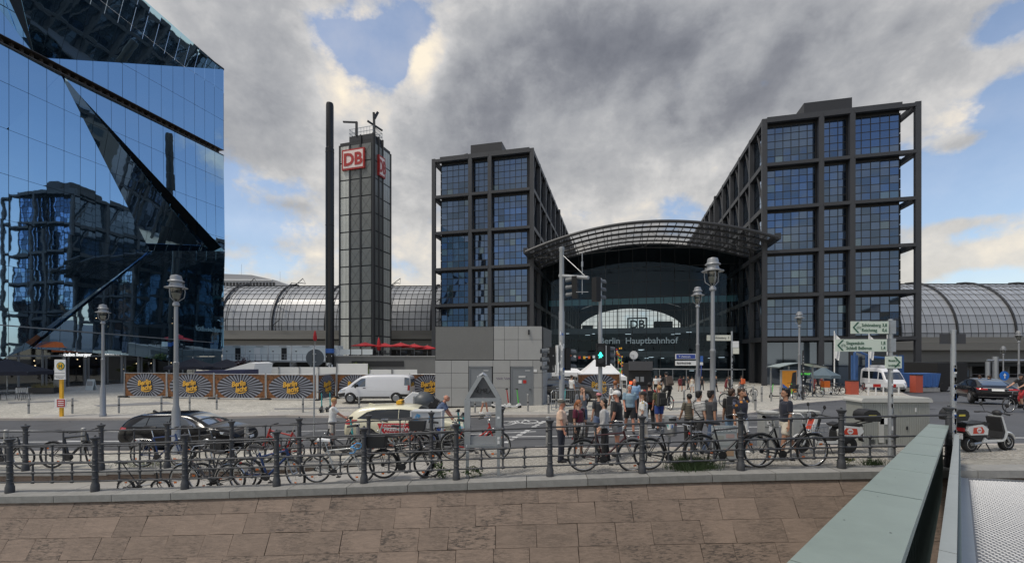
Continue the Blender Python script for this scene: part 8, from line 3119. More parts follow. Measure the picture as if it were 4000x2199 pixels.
# against the front railing right of the ramp
bike_at('dark maroon bicycle with wire rear basket beside the tan shirted man', 1467, 1590, 11.2, B_maroon, style='city', bar='city', basket=True, tilt=.05, grp=GB_, fork=B_silver, saddle_z=1.02, steer=.15)
bike_at('black trekking bicycle with orange reflectors left of the grass tuft', 1632, 1752, 11.1, B_black, style='city', rack=M_chrome, tilt=.05, grp=GB_, bar='flat', steer=.3, saddle_z=.98)
bike_at('black bicycle carrying the mirrored tour board, with covered saddle', 1762, 1896, 11.0, B_grey, style='city', rack=M_chrome, bar='city', tilt=.05, grp=GB_, saddle_z=.92)
bike_at('black step through bicycle with silver front rack, rightmost at the railing', 1911, 2053, 10.85, B_black, style='step', front_rack=M_chrome, bar='city', tilt=.05, grp=GB_, saddle_z=1.0, steer=.1)
# far plaza bicycles
def farbike(label, u, vf, rz, fr, **kw):
 p = GP(u, vf)
 return bike(label, p, rz, fr, tilt=.03, grp='bicycles on the far plaza', reflect=False, **kw)
farbike('black city bicycle parked behind the man in dark grey tee', 1822, 1022, .25, B_black, style='step', bar='city', rack=True)
farbike('dark bicycle with saddle bag beside the navy shirted man', 2000, 1006, .5, B_grey, style='city', basket=M_plast)
farbike('bicycle parked head on at the row beside the shelter', 2021, 1004, 1.2, B_black, style='city')
farbike('delivery bicycle carrying a bright orange cube bag', 2062, 998, 2.4, B_black, style='city')
farbike('bicycle in the rack left of the orange red bin', 2105, 992, 1.4, B_grey, style='city')
farbike('bicycle in the rack nearest the orange red bin', 2120, 991, 1.6, B_black, style='step')
farbike('bicycle behind the orange red bin under the blue pipes', 2165, 988, .4, B_red, style='city')
farbike('grey bicycle leaning near the man with the orange backpack', 1868, 1000, .2, B_grey, style='city')
t = thing('delivery_bag', 'bright orange cube shaped delivery bag on the bicycle rack', 'bag', GP(2076, 998) + V((0, 0, .8)))
MB().box((0, 0, .25), (.48, .45, .52)).build('bag', M_orange, t, bev=.04)
# riders
def rider(label, blabel, loc, rz, H, top, bot, skin, hair, frame, **kw):
 b = bike(blabel, loc, rz, frame, style='city', tilt=.0, grp='ridden bicycles', reflect=False, bar='flat', sc=1.03)
 f = V((cos(rz), sin(rz), 0))
 person(label, loc + f * .22, math.degrees(rz) - 90, H, top, bot, skin, hair, kw.pop('hs', 'short'), ((.95, 1.15), (.35, .55)), (('to', -.22, .50, 1.25), ('to', .22, .50, 1.25)), .30, 1.0, near=True, seat=1.06, **kw)
rider('cyclist in black with helmet and brown backpack riding away to the station', 'bicycle ridden away by the helmeted cyclist', GP(1686, 1031) + V((0, 0, 0)), pi / 2 + .1, 1.80, (C['black'], .55, .95), (C['black'], 'long'), SKIN, H_black, B_black, cap=M_plast, pack=(cloth('cloth_brown_pack', (.075, .055, .045)), .33, .45))
pr2 = GD(2588, 21.0)
rider('cyclist in black top and red trousers with long hair, at the right edge', 'black bicycle ridden left at the right edge by the red trousered cyclist', V((pr2.x, pr2.y, zroad(pr2.x, pr2.y))), pi + .1, 1.75, (C['black'], .3, .95), (C['red'], 'capri'), SKIN, H_brown, B_black, hs='long', cap=C['black'])
# ================================================================== ELECTRIC KICK SCOOTERS
def kick(label, loc, rz, stem, deck, sc=1.05, grp='rental kick scooters'):
 t = thing('kick_scooter', label, 'kick scooter', loc, rz, grp, sc)
 MB().prism([(.05, .12), (.75, .12), (.85, .2), (.8, .24), (.72, .18), (.08, .18), (-.05, .22), (-.1, .17)], -.08, .08).build('deck', deck, t, bev=.015)
 for x in (-.02, .92):
  w = MB().lathe([(.05, -.03), (.10, -.03), (.115, -.015), (.115, .015), (.10, .03), (.05, .03)], 16, T_((x, 0, .115)) @ Rx).build('wheel', M_tyre, t, smooth=50)
 MB().tube([(.90, 0, .18), (.86, 0, .3), (.76, 0, 1.08)], [.04, .035, .027], 10).build('stem', stem, t, smooth=60)
 MB().prism([(.78, .12), (1.02, .2), (.95, .3), (.85, .32)], -.05, .05).build('fender', deck, t, bev=.01)
 mb = MB(); mb.tube([(.73, -.26, 1.1), (.76, -.1, 1.12), (.76, .1, 1.12), (.73, .26, 1.1)], .018, 8); mb.box((.78, 0, 1.1), (.08, .1, .08)); mb.build('handlebar', M_plast, t)
 MB().prism([(-.14, .17), (.1, .26), (.08, .29), (-.15, .2)], -.05, .05).build('rear_fender', deck, t)
 return t
kick('lime green stemmed white kick scooter standing before the right kiosk door', GP(1268, 1029), .35, M_green, M_white)
kick('red stemmed kick scooter behind the triangular frame by the kiosk', GP(1242, 1026), -.2, M_red, M_white)
kick('teal kick scooter with yellow clips, left of the pair behind the blond man', GP(806, 1038), 1.9, M_teal, M_plast)
kick('teal kick scooter right of the pair behind the blond man', GP(822, 1036), 1.75, M_teal, M_plast)
kick('teal kick scooter steered by the blond man in white', GD(823, 15.4), -.05, M_teal, M_plast, 1.1)
kick('teal stemmed kick scooter behind the white box, left of two', GD(1103, 15.0), .05, M_teal, M_plast, 1.1)
kick('teal stemmed kick scooter ridden by the bald man', GD(1090, 15.6), .02, M_teal, M_plast, 1.15)
for k, (u, v, lb) in enumerate(((1985, 1003, 'white and green kick scooter near the stickered pole'), (2090, 992, 'green tipped kick scooter beside the orange bag'), (1975, 1002, 'black and green kick scooter next to the bollard row'), (1448, 1024, 'teal kick scooter behind the crowd barrier'))):
 kick(lb, GP(u, v), .8 + k, M_green if k < 3 else M_teal, M_white if k < 2 else M_plast)
# ================================================================== MOPEDS
def moped(label, loc, rz, sc=1., steer=0.):
 t = thing('electric_moped', label, 'moped', loc, rz, 'white rental mopeds', sc)
 WH = pm('moped_white', (.68, .69, .68), .3, 0, .05, 4, coat=.5)
 DK = M_plast
 R = .235
 def wheel(x, nm):
  w = MB().lathe([(.12, -.055), (.19, -.065), (R - .01, -.05), (R, 0), (R - .01, .05), (.19, .065), (.12, .055)], 24, T_((x, 0, R)) @ Rx).build('wheel', M_tyre, t, smooth=60)
  mb = MB(); mb.lathe([(.0, -.06), (.05, -.06), (.05, .06), (0, .06)], 12, T_((x, 0, R)) @ Rx)
  for k in range(6):
   a = k * pi / 3
   mb.bar(V((x, 0, R)), V((x + cos(a) * .14, 0, R + sin(a) * .14)), .03, .05, up=(0, 1, 0))
  mb.tube([(x + cos(a) * .14, -.05, R + sin(a) * .14) for a in [i * pi / 10 for i in range(20)]], .012, 5, closed=True)
  mb.build('rim', M_chrome, w)
 wheel(0, 'r'); wheel(1.26, 'f')
 # rear body panels
 for s in (-1, 1):
  MB().prism([(-.30, .62), (-.26, .74), (.20, .78), (.38, .66), (.36, .50), (-.20, .50)], s * .15 - .035, s * .15 + .035).build('side_panel', WH, t, bev=.025, smooth=40)
  MB().prism([(-.14, .54), (-.12, .70), (.16, .72), (.24, .60), (.20, .54)], s * .19 - .002, s * .19 + .002).build('decal', pm('red_white_decal', (.55, .06, .03), .4), t)
  mb = MB(); mb.lathe([(.0, -.004), (.075, -.004), (.075, .004), (0, .004)], 18, T_((.06, s * .194, .63)) @ Rx); mb.build('logo_disc', WH, t)
  MB().box((.06, s * .199, .63), (.10, .004, .025)).build('logo_bar', M_red, t)
 MB().prism([(-.30, .55), (-.24, .76), (.28, .78), (.40, .60), (.42, .36), (.18, .30), (-.2, .46)], -.13, .13).build('inner_body', DK, t, bev=.03)
 MB().prism([(-.32, .76), (-.28, .82), (.15, .81), (.30, .86), (.48, .80), (.42, .74), (.2, .76)], -.15, .15).build('seat', pm('seat_vinyl', (.02, .02, .021), .5, 0, .1, 12), t, bev=.035, smooth=50)
 MB().prism([(.22, .29), (.92, .29), (1.02, .36), (.98, .40), (.88, .35), (.40, .36), (.30, .42)], -.16, .16).build('floor_board', WH, t, bev=.02, smooth=40)
 MB().prism([(.40, .365), (.88, .355), (.88, .37), (.42, .385)], -.14, .14).build('floor_mat', DK, t)
 # front shield
 MB().prism([(.90, .34), (1.04, .36), (1.10, .50), (.93, .98), (.86, 1.0), (.99, .54)], -.15, .15).build('front_shield', WH, t, bev=.025, smooth=40)
 MB().prism([(.86, .38), (.93, .38), (.985, .56), (.85, .97), (.80, .95), (.90, .56)], -.165, .165).build('leg_shield', DK, t, bev=.02)
 MB().prism([(1.02, .66), (1.06, .66), (.955, .97), (.92, .97)], -.10, .10).build('front_decal', MATS['red_white_decal'], t)
 Rst = T_((.93, 0, .9)) @ Matrix.Rotation(steer, 4, V((-.3, 0, 1))) @ T_((-.93, 0, -.9))
 def st(mb, nm, mat, **k):
  for v in mb.bm.verts:
   v.co = Rst @ v.co
  return mb.build(nm, mat, t, **k)
 mb = MB(); mb.tube([(1.26 + cos(a) * .28, 0, R + sin(a) * .28) for a in [.35 + i * .25 for i in range(9)]], .055, 8, flat=.6); st(mb, 'front_mudguard', WH, smooth=60)
 mb = MB()
 for s in (-1, 1):
  mb.tube([(1.07, s * .07, .56), (1.26, s * .085, R)], .025, 8)
 st(mb, 'fork', M_galv, smooth=60)
 mb = MB(); mb.tube([(.78, -.33, 1.06), (.86, -.16, 1.08), (.90, 0, 1.02), (.86, .16, 1.08), (.78, .33, 1.06)], .016, 8); st(mb, 'handlebar', DK, smooth=60)
 mb = MB()
 for s in (-1, 1):
  mb.tube([(.80, s * .30, 1.06), (.75, s * .40, 1.055)], .022, 8); mb.tube([(.86, s * .25, 1.08), (.89, s * .38, 1.07)], .007, 5)
 st(mb, 'grips', DK, smooth=60)
 mb = MB(); mb.ell((.95, 0, 1.06), (.09, .11, .09), 12, 8); st(mb, 'headlight_pod', DK, smooth=60)
 mb = MB(); mb.lathe([(0, 0), (.065, 0), (.065, .02), (0, .02)], 16, T_((1.03, 0, 1.06)) @ Matrix.Rotation(pi / 2, 4, 'Y')); st(mb, 'headlight', M_head)
 for s in (-1, 1):
  mb = MB(); mb.tube([(.86, s * .22, 1.08), (.84, s * .28, 1.26)], .007, 5); st(mb, 'mirror_stalk', DK)
  mb = MB(); mb.ell((.84, s * .29, 1.30), (.018, .05, .06), 10, 7); st(mb, 'mirror', DK, smooth=60)
 # tail, rack, top box
 MB().box((-.32, 0, .64), (.04, .22, .1)).build('tail_light', M_tail, t, bev=.015)
 MB().box((-.36, 0, .46), (.015, .2, .16)).build('number_plate', M_white, t)
 MB().prism([(-.30, .45), (-.24, .50), (-.34, .40), (-.36, .33), (-.38, .36)], -.09, .09).build('tail_guard', DK, t)
 mb = MB()
 for s in (-1, 1):
  mb.tube([(-.2, s * .1, .80), (-.42, s * .1, .86), (-.58, s * .1, .88)], .014, 6)
 mb.build('rack', DK, t)
 bx = MB().prism([(-.72, .90), (-.34, .90), (-.27, 1.02), (-.30, 1.14), (-.42, 1.21), (-.62, 1.21), (-.72, 1.12), (-.76, 1.0)], -.20, .20).build('top_box', pm('box_black', (.02, .02, .021), .4, 0, .1, 6), t, bev=.05, seg=3, smooth=50)
 for s in (-1, 1):
  MB().box((-.52, s * .202, 1.05), (.2, .006, .05)).build('reflector', pm('yellow_sticker', (.6, .5, .06), .4), bx)
 MB().tube([(.0, -.09, R), (.42, -.1, .3)], .05, 8).build('swing_arm', M_galv, t, smooth=60)
 mb = MB(); mb.tube([(.52, 0, .3), (.50, -.16, .02)], .015, 6); mb.tube([(.52, 0, .3), (.50, .16, .02)], .015, 6); mb.build('stand', DK, t)
 return t
a = GD(2438, 11.85); moped('white electric moped with red decals on the right, facing right', a + V((0, 0, 0)), .16, .98, .0)
a = GD(2132, 12.05); moped('white electric moped with black top box, facing left by the cabinets', a, pi - .05, 1.0, .15)
# ================================================================== CABINETS, BIN, FRAME, SIGN POSTS ON THE NEAR PAVEMENT
M_cab = pm('cabinet_grey_green', (.30, .31, .285), .6, 0, .14, 2.5, .2, 40)
M_cabt = pm('cabinet_top', (.48, .48, .45), .7, 0, .12, 3)
p0_, p1_ = GD(2168, 12.75), GD(2338, 12.75)
t = thing('switch_cabinet', 'large ribbed grey green switch cabinet with a pale rounded lid', 'cabinet', p0_, 0)
w_ = p1_.x - p0_.x
hc_ = 1.30
MB().box((w_ / 2, .3, hc_ / 2), (w_, .6, hc_)).build('body', M_cab, t, bev=.01)
MB().prism([(-.05, hc_), (w_ + .05, hc_), (w_ + .05, hc_ + .05), (w_, hc_ + .12), (.0, hc_ + .12), (-.05, hc_ + .05)], -.06, .66).build('lid', M_cabt, t, bev=.03)
nr = 30
for k in range(nr):
 MB().box((w_ * (k + .5) / nr, -.008, hc_ / 2), (w_ / nr * .88, .012, hc_ - .06)).build('rib', M_cab, t)
 MB().box((w_ * (k + .5) / nr, .3, hc_ + .125), (w_ / nr * .5, .62, .02)).build('lid_rib', M_cabt, t)
for (x, z, w2, h2, m_) in ((.86, 1.06, .07, .16, M_dark), (1.1, 1.05, .04, .06, M_grey), (1.55, 1.08, .03, .12, M_white), (.55, .5, .16, .75, M_cabt), (.62, .75, .22, .18, M_white), (1.3, .55, .05, .1, M_dark), (.28, 1.05, .05, .05, M_grey)):
 MB().box((x, -.025, z), (w2, .012, h2)).build('fitting', m_, t)
for k in range(3):
 for j in range(4):
  MB().box((.3 + k * .22, -.022, .1 + j * .035), (.12, .012, .015)).build('vent_slot', M_dark, t)
MB().box((w_ / 2, .3, .04), (w_ + .03, .64, .1)).build('plinth', M_conc, t)
for (u0, u1, d, lb, ht_) in ((1924, 1960, 13.0, 'narrow pale switch cabinet with worn stickers, left of the pair', 1.02), (1996, 2060, 13.05, 'grey switch cabinet with a torn poster behind the moped', 1.0)):
 a, b = GD(u0, d), GD(u1, d)
 t = thing('switch_cabinet', lb, 'cabinet', a)
 w_ = b.x - a.x
 MB().box((w_ / 2, .2, ht_ / 2), (w_, .4, ht_)).build('body', pm('cabinet_pale', (.36, .37, .36), .6, 0, .2, 5), t, bev=.012)
 MB().box((w_ / 2, .2, ht_ + .025), (w_ + .06, .47, .05)).build('lid', M_cabt, t, bev=.015)
 if ht_ > 1.01:
  for (z) in (.3, .62):
   MB().box((w_ / 2, -.004, z), (w_ * .96, .01, .012)).build('joint', M_dark, t)
  for k in range(7):
   MB().box((.05 + random.random() * (w_ - .1), -.006, random.uniform(.4, .95)), (.09, .01, random.uniform(.05, .15))).build('sticker', random.choice([M_white, M_grey, M_cabt]), t)
 else:
  MB().box((w_ / 2, -.004, .5), (.012, .01, .95)).build('joint', M_dark, t)
  MB().box((w_ * .78, -.008, .86), (.26, .01, .16)).build('poster', M_dark, t)
  text('RADI', .075, M_white, t, T_((w_ * .78 - .11, -.018, .83)), .003, bold=.02)
  MB().box((w_ * .78, -.008, .72), (.26, .01, .1)).build('poster', pm('pinkish_paper', (.55, .3, .26), .6), t)
  MB().box((w_ * .8, -.008, .42), (.24, .01, .26)).build('poster', M_red, t)
  MB().box((w_ * .8, -.014, .42), (.16, .01, .06)).build('poster', M_dark, t)
# litter bin
p = GD(1687, 14.0)
t = thing('litter_bin', 'grey steel litter bin covered with stickers at the kerb', 'litter bin', p)
MB().lathe([(.16, .28), (.19, .32), (.19, .86), (.18, .92), (.0, .93)], 16).build('body', M_galv, t, smooth=40)
MB().box((0, -.165, .82), (.22, .05, .07)).build('slot', M_dark, t)
MB().lathe([(.04, 0), (.04, .4)], 8, T_((0, .12, 0))).build('leg', M_galv, t)
for k in range(7):
 a = random.uniform(-2.3, -.8); z = random.uniform(.55, .75); wq = random.uniform(.15, .3)
 mb = MB(); mb.poly([V((cos(a + s_ * wq) * .194, sin(a + s_ * wq) * .194, z + q * .05)) for s_, q in ((-1, -1), (0, -1.2), (1, -1), (1, 1), (0, .9), (-1, 1))])
 mb.build('sticker', [M_white, M_teal, M_white, M_blue, M_red, M_white, M_grey][k], t)
# triangular topped galvanised frame
p = GD(1215, 11.25)
t = thing('triangular_stand', 'empty galvanised steel frame with a triangular top board and graffiti', 'stand', p)
mb = MB()
hw = .40
for s in (-1, 1):
 mb = MB(); mb.bar((s * hw, 0, 0), (s * hw, 0, 2.0), .075, .075); mb.build('leg', M_galv, t, bev=.008)
 mb = MB(); mb.bar((s * (hw + .02), 0, 2.0), (s * .06, 0, 2.60), .10, .09, up=(0, 1, 0)); mb.build('gable_bar', M_galv, t, bev=.008)
 mb = MB(); mb.bar((s * hw, -.0, .75), (s * hw, -.0, 2.0), .15, .11); mb.build('side_post', M_galv, t, bev=.012)
mb = MB(); mb.tube([(-.09, 0, 2.58), (0, 0, 2.65), (.09, 0, 2.58)], .05, 8); mb.build('peak', M_galv, t)
for z, w2 in ((1.99, .1), (.80, .13)):
 mb = MB(); mb.bar((-hw, 0, z), (hw, 0, z), w2, .08); mb.build('cross_bar', M_galv, t, bev=.008)
MB().prism([(-.37, 2.04), (.37, 2.04), (.0, 2.58)], -.01, .02).build('board', pm('dark_board', (.075, .078, .085), .5, 0, .2, 4), t)
MB().box((0, 0, .95), (.72, .02, .2)).build('lower_panel', M_grey, t)
mb = MB()
G1 = [(-.19, 2.30), (-.22, 2.22), (-.16, 2.18), (-.10, 2.26), (-.13, 2.33), (-.17, 2.28), (-.12, 2.17), (-.06, 2.16), (-.05, 2.27), (-.02, 2.22), (.01, 2.28), (.03, 2.17), (.05, 2.27), (.10, 2.28), (.09, 2.21), (.05, 2.22), (.10, 2.16), (.16, 2.18), (.2, 2.24)]
mb.tube([(x, -.02, z) for x, z in G1], .007, 5)
mb.build('graffiti', M_black, t)
for k in range(5):
 MB().box((hw * random.choice((-1, 1)), -.06, random.uniform(.6, 1.9)), (.06, .008, random.uniform(.05, .12))).build('sticker', M_white, t)
# direction sign post for cyclists
ds = 11.2
p = GD(2240, ds)
t = thing('cycle_signpost', 'grey pole with three pale green lettered cycle direction boards', 'signpost', p)
top = W(2240, 803, ds).z - p.z
MB().lathe([(.055, 0), (.055, top), (.0, top + .01)], 14).build('pole', M_galv, t, smooth=50)
M_cs = pm('pale_green_sign', (.62, .69, .60), .45, 0, .05, 2)
M_ct = pm('dark_green_print', (.02, .10, .06), .5)
def dirboard(u0, v0, u1, v1, lines, right=None, flip=False):
 a, b = W(u0, v1, ds - .1) - p, W(u1, v0, ds - .1) - p
 w_, h_ = b.x - a.x, b.z - a.z
 o = MB().box(((a.x + b.x) / 2, -.08, (a.z + b.z) / 2), (w_, .03, h_)).build('board', M_cs, t, bev=.006)
 s = -1 if not flip else 1
 xe = a.x if not flip else b.x
 mb = MB()
 zc = (a.z + b.z) / 2
 e = xe - s * .03
 mb.poly([(e, -.099, zc), (e - s * h_ * .40, -.099, b.z - .02), (e - s * h_ * .56, -.099, b.z - .02), (e - s * h_ * .16, -.099, zc), (e - s * h_ * .56, -.099, a.z + .02), (e - s * h_ * .40, -.099, a.z + .02)])
 mb.build('arrow', M_ct, o)
 if not flip:
  mb = MB()
  cx_ = a.x + .19
  for q in (-.035, .035):
   mb.tube([(cx_ + q + cos(k) * .025, -.1, zc - .01 + sin(k) * .025) for k in [i * pi / 5 for i in range(10)]], .003, 4, closed=True)
  mb.tube([(cx_ - .035, -.1, zc - .01), (cx_ - .01, -.1, zc + .03), (cx_ + .025, -.1, zc + .03), (cx_ + .035, -.1, zc - .01)], .003, 4)
  mb.build('bicycle_symbol', M_ct, o)
 fs = h_ * (.25 if not flip else .16)
 for k, (s_, n_) in enumerate(lines):
  z = b.z - h_ * (.43 if k == 0 else .83)
  text(s_, fs, M_ct, o, T_((a.x + (.26 if not flip else .06), -.1, z)), .002, bold=.012, sx=.92)
  text(n_, fs, M_ct, o, T_((b.x - (.17 if not flip else .16), -.1, z)), .002, bold=.012, sx=.92)
dirboard(2142, 808, 2236, 839, [('Schöneberg', '3,8'), ('Reichstag', '0,6')])
dirboard(2103, 853, 2232, 884, [('Siegessäule', '1,8'), ('Schloß Bellevue', '1,4')])
dirboard(2229, 896, 2269, 926, [('Moabit', '1,1'), ('Invalidenstr.', '')], flip=True)
for (v, h_) in ((823, .34), (868, .34), (911, .36)):
 z = W(2240, v, ds).z - p.z
 MB().box((0, -.03, z), (.14, .11, h_)).build('clamp', M_galv, t, bev=.01)
random.seed(8)
for k in range(22):
 z = random.uniform(.3, 2.6)
 MB().box((random.uniform(-.008, .008), -.052, z), (random.uniform(.04, .06), .01, random.uniform(.04, .13))).build('sticker', random.choice([M_white, M_white, M_grey, M_conc, M_conc, M_lampm]), t)
# second pole with back of signs
p = GD(2398, 10.9)
t = thing('sticker_pole', 'grey pole plastered with stickers, dark sign backs at its top, near the bridge', 'pole', p)
top = W(2398, 830, 10.9).z - p.z
MB().lathe([(.055, 0), (.055, top - .03), (.058, top - .03), (.058, top), (.0, top + .01)], 14).build('pole', M_galv, t, smooth=50)
for x in (-.17, .20):
 MB().box((x, .03, W(2398, 852, 10.9).z - p.z), (.26, .03, .25)).build('sign_back', pm('sign_back_dark', (.05, .05, .055), .5), t)
for k in range(60):
 z = random.uniform(.15, 2.45)
 MB().box((random.uniform(-.008, .008), -.052, z), (random.uniform(.04, .06), .01, random.uniform(.03, .10))).build('sticker', random.choice([M_white, M_white, M_conc, M_grey, M_conc, M_blue, M_lampm]), t)
# tour board in front of the bicycles, seen from behind: mirrored print
p = GD(1824, 11.3)
t = thing('tour_board', 'translucent white tour board with mirrored grey lettering, seen from behind', 'sign', p + V((0, 0, .12)), .03, tilt=(-.06, 0))
M_tb = pm('tour_board_white', (.46, .49, .49), .4, 0, .1, 3)
MB().box((0, 0, .45), (.66, .02, .88)).build('board', M_tb, t, bev=.01)
MB().box((0, -.012, .78), (.64, .004, .18)).build('heading_band', pm('tour_band', (.34, .38, .385), .4), t)
text('BIKE TOURS', .085, M_white, t, T_((.31, -.018, .74)) @ Matrix.Diagonal((-1, 1, 1, 1)), .002, bold=.02, sx=.95)
MB().box((-.16, -.012, .58), (.3, .004, .12)).build('print', pm('faded_print', (.36, .37, .33), .5), t)
MB().box((.15, -.012, .62), (.22, .004, .1)).build('print', pm('faded_pink', (.5, .36, .33), .5), t)
MB().box((.1, -.012, .2), (.26, .004, .18)).build('print', pm('faded_orange', (.52, .36, .24), .5), t)
MB().box((0, -.012, .38), (.6, .004, .05)).build('print', MATS['tour_band'], t)
# white advertising box in front of the bald rider
a, b = GD(1034, 14.4), GD(1111, 14.4)
t = thing('advert_box', 'tall white cargo box with slanting blue lettering in front of the bald rider', 'cargo box', a)
w_ = b.x - a.x
MB().box((w_ / 2, .3, .86), (w_, .6, 1.12)).build('box', pm('box_white', (.56, .58, .60), .4, 0, .06, 2), t, bev=.02)
mb = MB()
for q in ((0, .3), (w_, 1.42)):
 mb.bar((0, -.012, q[1]), (w_, -.012, q[1]), .04); mb.bar((q[0], -.012, .3), (q[0], -.012, 1.42), .04)
mb.build('edge_frame', M_white, t)
M_cy = pm('cyan_print', (.08, .33, .62), .5); M_bl2 = pm('blue_print', (.02, .08, .42), .5)
for (s_, x, z, an, h_, m_) in (('BEYNOB', .10, .92, -1.05, .125, M_cy), ('BEY', .66, 1.10, -1.0, .125, M_cy), ('BEYOND', .78, .48, -1.05, .125, M_bl2), ('BEYOND', .12, .34, -1.05, .1, M_bl2)):
 text(s_, h_, m_, t, T_((x, -.012, z)) @ Matrix.Rotation(an, 4, 'Y'), .004, bold=.05, sx=.62)
for x in (.12, w_ - .12):
 MB().lathe([(.14, -.03), (.16, -.02), (.16, .02), (.14, .03)], 14, T_((x, .3, .16)) @ Rx).build('wheel', M_tyre, t)
MB().box((w_ / 2, .3, .26), (w_ * .9, .5, .06)).build('chassis', M_dark, t)
# weeds along the coping
def weed(label, x, y, n, h, seed, mats):
 leafclump('weed', label, 'weed', (x, y, G(x, y) + .0), .5, h, n, mats, .05, 'weeds at the foot of the railing', seed=seed, dep=.25, stem=M_leafd)
weed('green weed at the foot of the post beside the black crate bicycle', -1.75, 11.25, 120, .45, 1, [M_leaf1, M_leafd])
weed('leafy weed right of the post under the triangular frame', -1.02, 11.2, 140, .35, 2, [M_leaf1, M_leafd])
weed('dry weed beside the right railing post', 8.2, 10.75, 90, .25, 3, [M_leaf2, M_leafd])
def tuft(label, x, y, w_, h, n, seed):
 r = random.Random(seed)
 t = thing('grass_tuft', label, 'grass', (x, y, G(x, y)), 0, 'grass tufts at the railing')
 mb = MB()
 for i in range(n):
  a, b = r.gauss(0, w_ * .35), r.gauss(0, w_ * .16)
  dx, dy = r.gauss(0, .10), r.gauss(0, .08)
  hh = h * r.uniform(.4, 1)
  wv = .006
  p0, p1, p2 = V((a, b, 0)), V((a + dx * .4, b + dy * .4, hh * .6)), V((a + dx, b + dy, hh))
  mb.poly([p0 - V((wv, 0, 0)), p0 + V((wv, 0, 0)), p1 + V((wv * .8, 0, 0)), p1 - V((wv * .8, 0, 0))])
  mb.poly([p1 - V((wv * .8, 0, 0)), p1 + V((wv * .8, 0, 0)), p2])
 struct(mb.build('blades', M_leafd, t), 'stuff')
tuft('dense grass tuft under the rear wheel of the board bicycle', 4.55, 11.0, .75, .42, 900, 1)
tuft('small grass tuft beside the left side of the bridge rail', 8.9, 10.75, .4, .22, 180, 2)
tuft('thin grass strip on the kerb behind the black car', -11.9, 14.3, 1.4, .15, 300, 3)
tuft('thin grass strip left of the blond man', -7.4, 14.3, 1.3, .15, 260, 4)
# ================================================================== BRIDGE WITH ITS GREEN RAIL
br = thing('footbridge', 'grey green steel footbridge with a broad flat handrail and metal deck', 'bridge', (0, 0, 0))
U_ = V((1.0245, 1.0, -.0855))                        # along the bridge, down to the quay
E_ = V((10.15, 10.4, 1.47))                          # end of the broad rail at the quay
n2 = V((U_.y, -U_.x, 0)).normalized()                # to the right of the bridge direction
M_brg = pm('bridge_green_grey', (.27, .325, .295), .42, .1, .16, 1.6, .15, 140)
M_brd = pm('bridge_dark_green', (.11, .15, .145), .45, .2, .15, 2)
wR = .34
L0 = -11.2
segs = [0, -1.9, -4.0, -6.2, -8.6, L0]
for a_, b_ in zip(segs, segs[1:]):
 mb = MB()
 A, B = E_ + U_ * (a_ - .004), E_ + U_ * (b_ + .004)
 P = [A - n2 * wR / 2, A + n2 * wR / 2, B + n2 * wR / 2, B - n2 * wR / 2]
 tv = mb.verts(P); bv = mb.verts([q - V((0, 0, .055)) for q in P])
 mb._f(tv); mb._f(bv[::-1])
 for i in range(4):
  mb._f([tv[i], bv[i], bv[(i + 1) % 4], tv[(i + 1) % 4]])
 mb.build('handrail_plate', M_brg, br, bev=.008, seg=2)
for k in range(5):
 q = E_ + U_ * (-.9 - k * 2.1) + V((0, 0, .002))
 mb = MB(); mb.bar(q - n2 * wR * .49, q + n2 * wR * .49, .003 + .002 * (k % 3), .002); mb.build('weld_line', MATS['bridge_dark_green'] if k % 2 else MATS['bridge_dark_green'], br)
random.seed(4)
for k in range(26):
 q = E_ + U_ * random.uniform(-9, -.3) + n2 * random.uniform(-.15, .15) + V((0, 0, .001))
 mb = MB(); a = random.uniform(.002, .007)
 mb.poly([q + V((cos(i * pi / 3 + k) * a * random.uniform(.6, 1.6), sin(i * pi / 3 + k) * a, 0)) for i in range(6)])
 mb.build('speck', random.choice([M_white, M_dark, M_grey, M_dark]), br)
dH = 1.17
# flats under the rail, set back from the plate edge
k = 0
s = -.1
while s > L0:
 q = E_ + U_ * s + n2 * (.02)
 mb = MB()
 ux = V((U_.x, U_.y, 0)).normalized()
 mb.bar(q - V((0, 0, .05)), q - V((0, 0, dH + .35)), .022, .11, up=(n2.x, n2.y, 0))
 mb.build('upright', M_brd, br)
 s -= .135
 k += 1
for dz in (.62, dH + .02):
 mb = MB(); mb.bar(E_ - V((0, 0, dz)) + n2 * .03, E_ + U_ * L0 - V((0, 0, dz)) + n2 * .03, .05, .05); mb.build('mid_rail', M_brd, br)
mb = MB(); mb.bar(E_ - V((0, 0, .55)) - n2 * .09, E_ + U_ * L0 - V((0, 0, .55)) - n2 * .09, .012, 1.0); mb.build('mesh_panel', M_brd, br)
# inner galvanised guard rail
for a_, b_ in zip((.3, -2.3, -4.9, -7.5), (-2.29, -4.89, -7.49, -10.2)):
 A, B = E_ + U_ * a_ + n2 * .30 - V((0, 0, .25)), E_ + U_ * b_ + n2 * .30 - V((0, 0, .25))
 mb = MB(); mb.bar(A, B, .078, .07); mb.build('guard_rail', pm('guard_grey', (.36, .39, .385), .5, .15, .15, 3), br, bev=.012)
 mb = MB(); mb.bar(A - V((0, 0, .5)) + n2 * .05, B - V((0, 0, .5)) + n2 * .05, .02, .85); mb.build('guard_panel', M_brd, br)
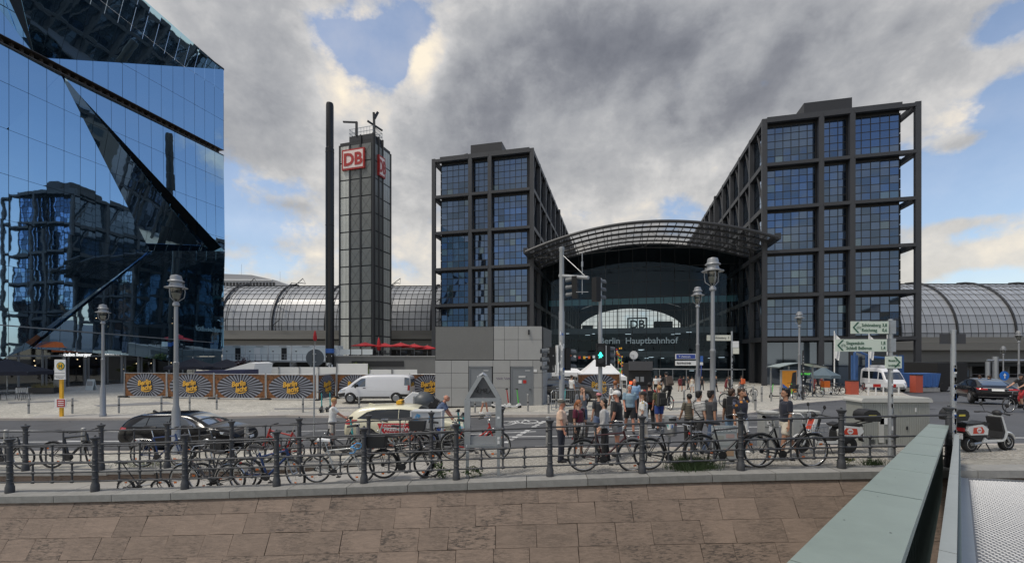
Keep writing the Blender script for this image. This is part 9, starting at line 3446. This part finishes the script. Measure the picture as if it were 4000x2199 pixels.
# deck
M_deck = pm('aluminium_deck', (.22, .225, .235), .55, .4, .2, 3, .15, 80)
M_rib = pm('aluminium_rib', (.44, .45, .47), .45, .5, .15, 5)
D0 = n2 * .52
zd = -1.17
tE = -.3                                           # deck ends here, before the quay pavement
def dk_(s, o, dz=0.):
 return E_ + U_ * s + n2 * o + V((0, 0, zd + dz))
mb = MB()
P = [dk_(tE, .36), dk_(tE + 4.4, 6.5), dk_(-13, 6.5), dk_(-13, .36)]
tv = mb.verts(P); bv = mb.verts([q - V((0, 0, .25)) for q in P])
mb._f(tv); mb._f(bv[::-1])
for i in range(4):
 mb._f([tv[i], bv[i], bv[(i + 1) % 4], tv[(i + 1) % 4]])
mb.build('deck_plate', M_deck, br)
mb = MB(); mb.bar(dk_(tE + .06, .36, .005), dk_(tE + 4.46, 6.5, .005), .1, .06); mb.build('end_strip', M_chrome, br)
mb = MB(); mb.bar(dk_(tE, .42, .02), dk_(-13, .42, .02), .12, .05); mb.build('edge_channel', M_galv, br)
# raised ribs of the non slip deck: one mass
vs, fs = [], []
ux = U_.normalized()
for i in range(0, 100):
 s0_ = tE - .08 - i * .058
 for j in range(70):
  o = .52 + j * .056 + (.028 if i % 2 else 0)
  c = dk_(s0_ + .716 * (o - .36), o, .002)
  hx, hy = ux * .014, n2 * .020
  b = len(vs)
  for (kx, ky, dz) in ((-1, -1, 0), (1, -1, 0), (1, 1, 0), (-1, 1, 0), (-.5, -.8, .012), (.5, -.8, .012), (.5, .8, .012), (-.5, .8, .012)):
   vs.append(c + hx * kx + hy * ky + V((0, 0, dz)))
  fs += [(b, b + 1, b + 5, b + 4), (b + 1, b + 2, b + 6, b + 5), (b + 2, b + 3, b + 7, b + 6), (b + 3, b, b + 4, b + 7), (b + 4, b + 5, b + 6, b + 7)]
me = bpy.data.meshes.new('deck_ribs')
me.from_pydata(vs, [], fs)
me.materials.append(M_rib)
struct(link('deck_ribs', me, br), 'stuff')
bpy.data.scenes.remove(TMP)
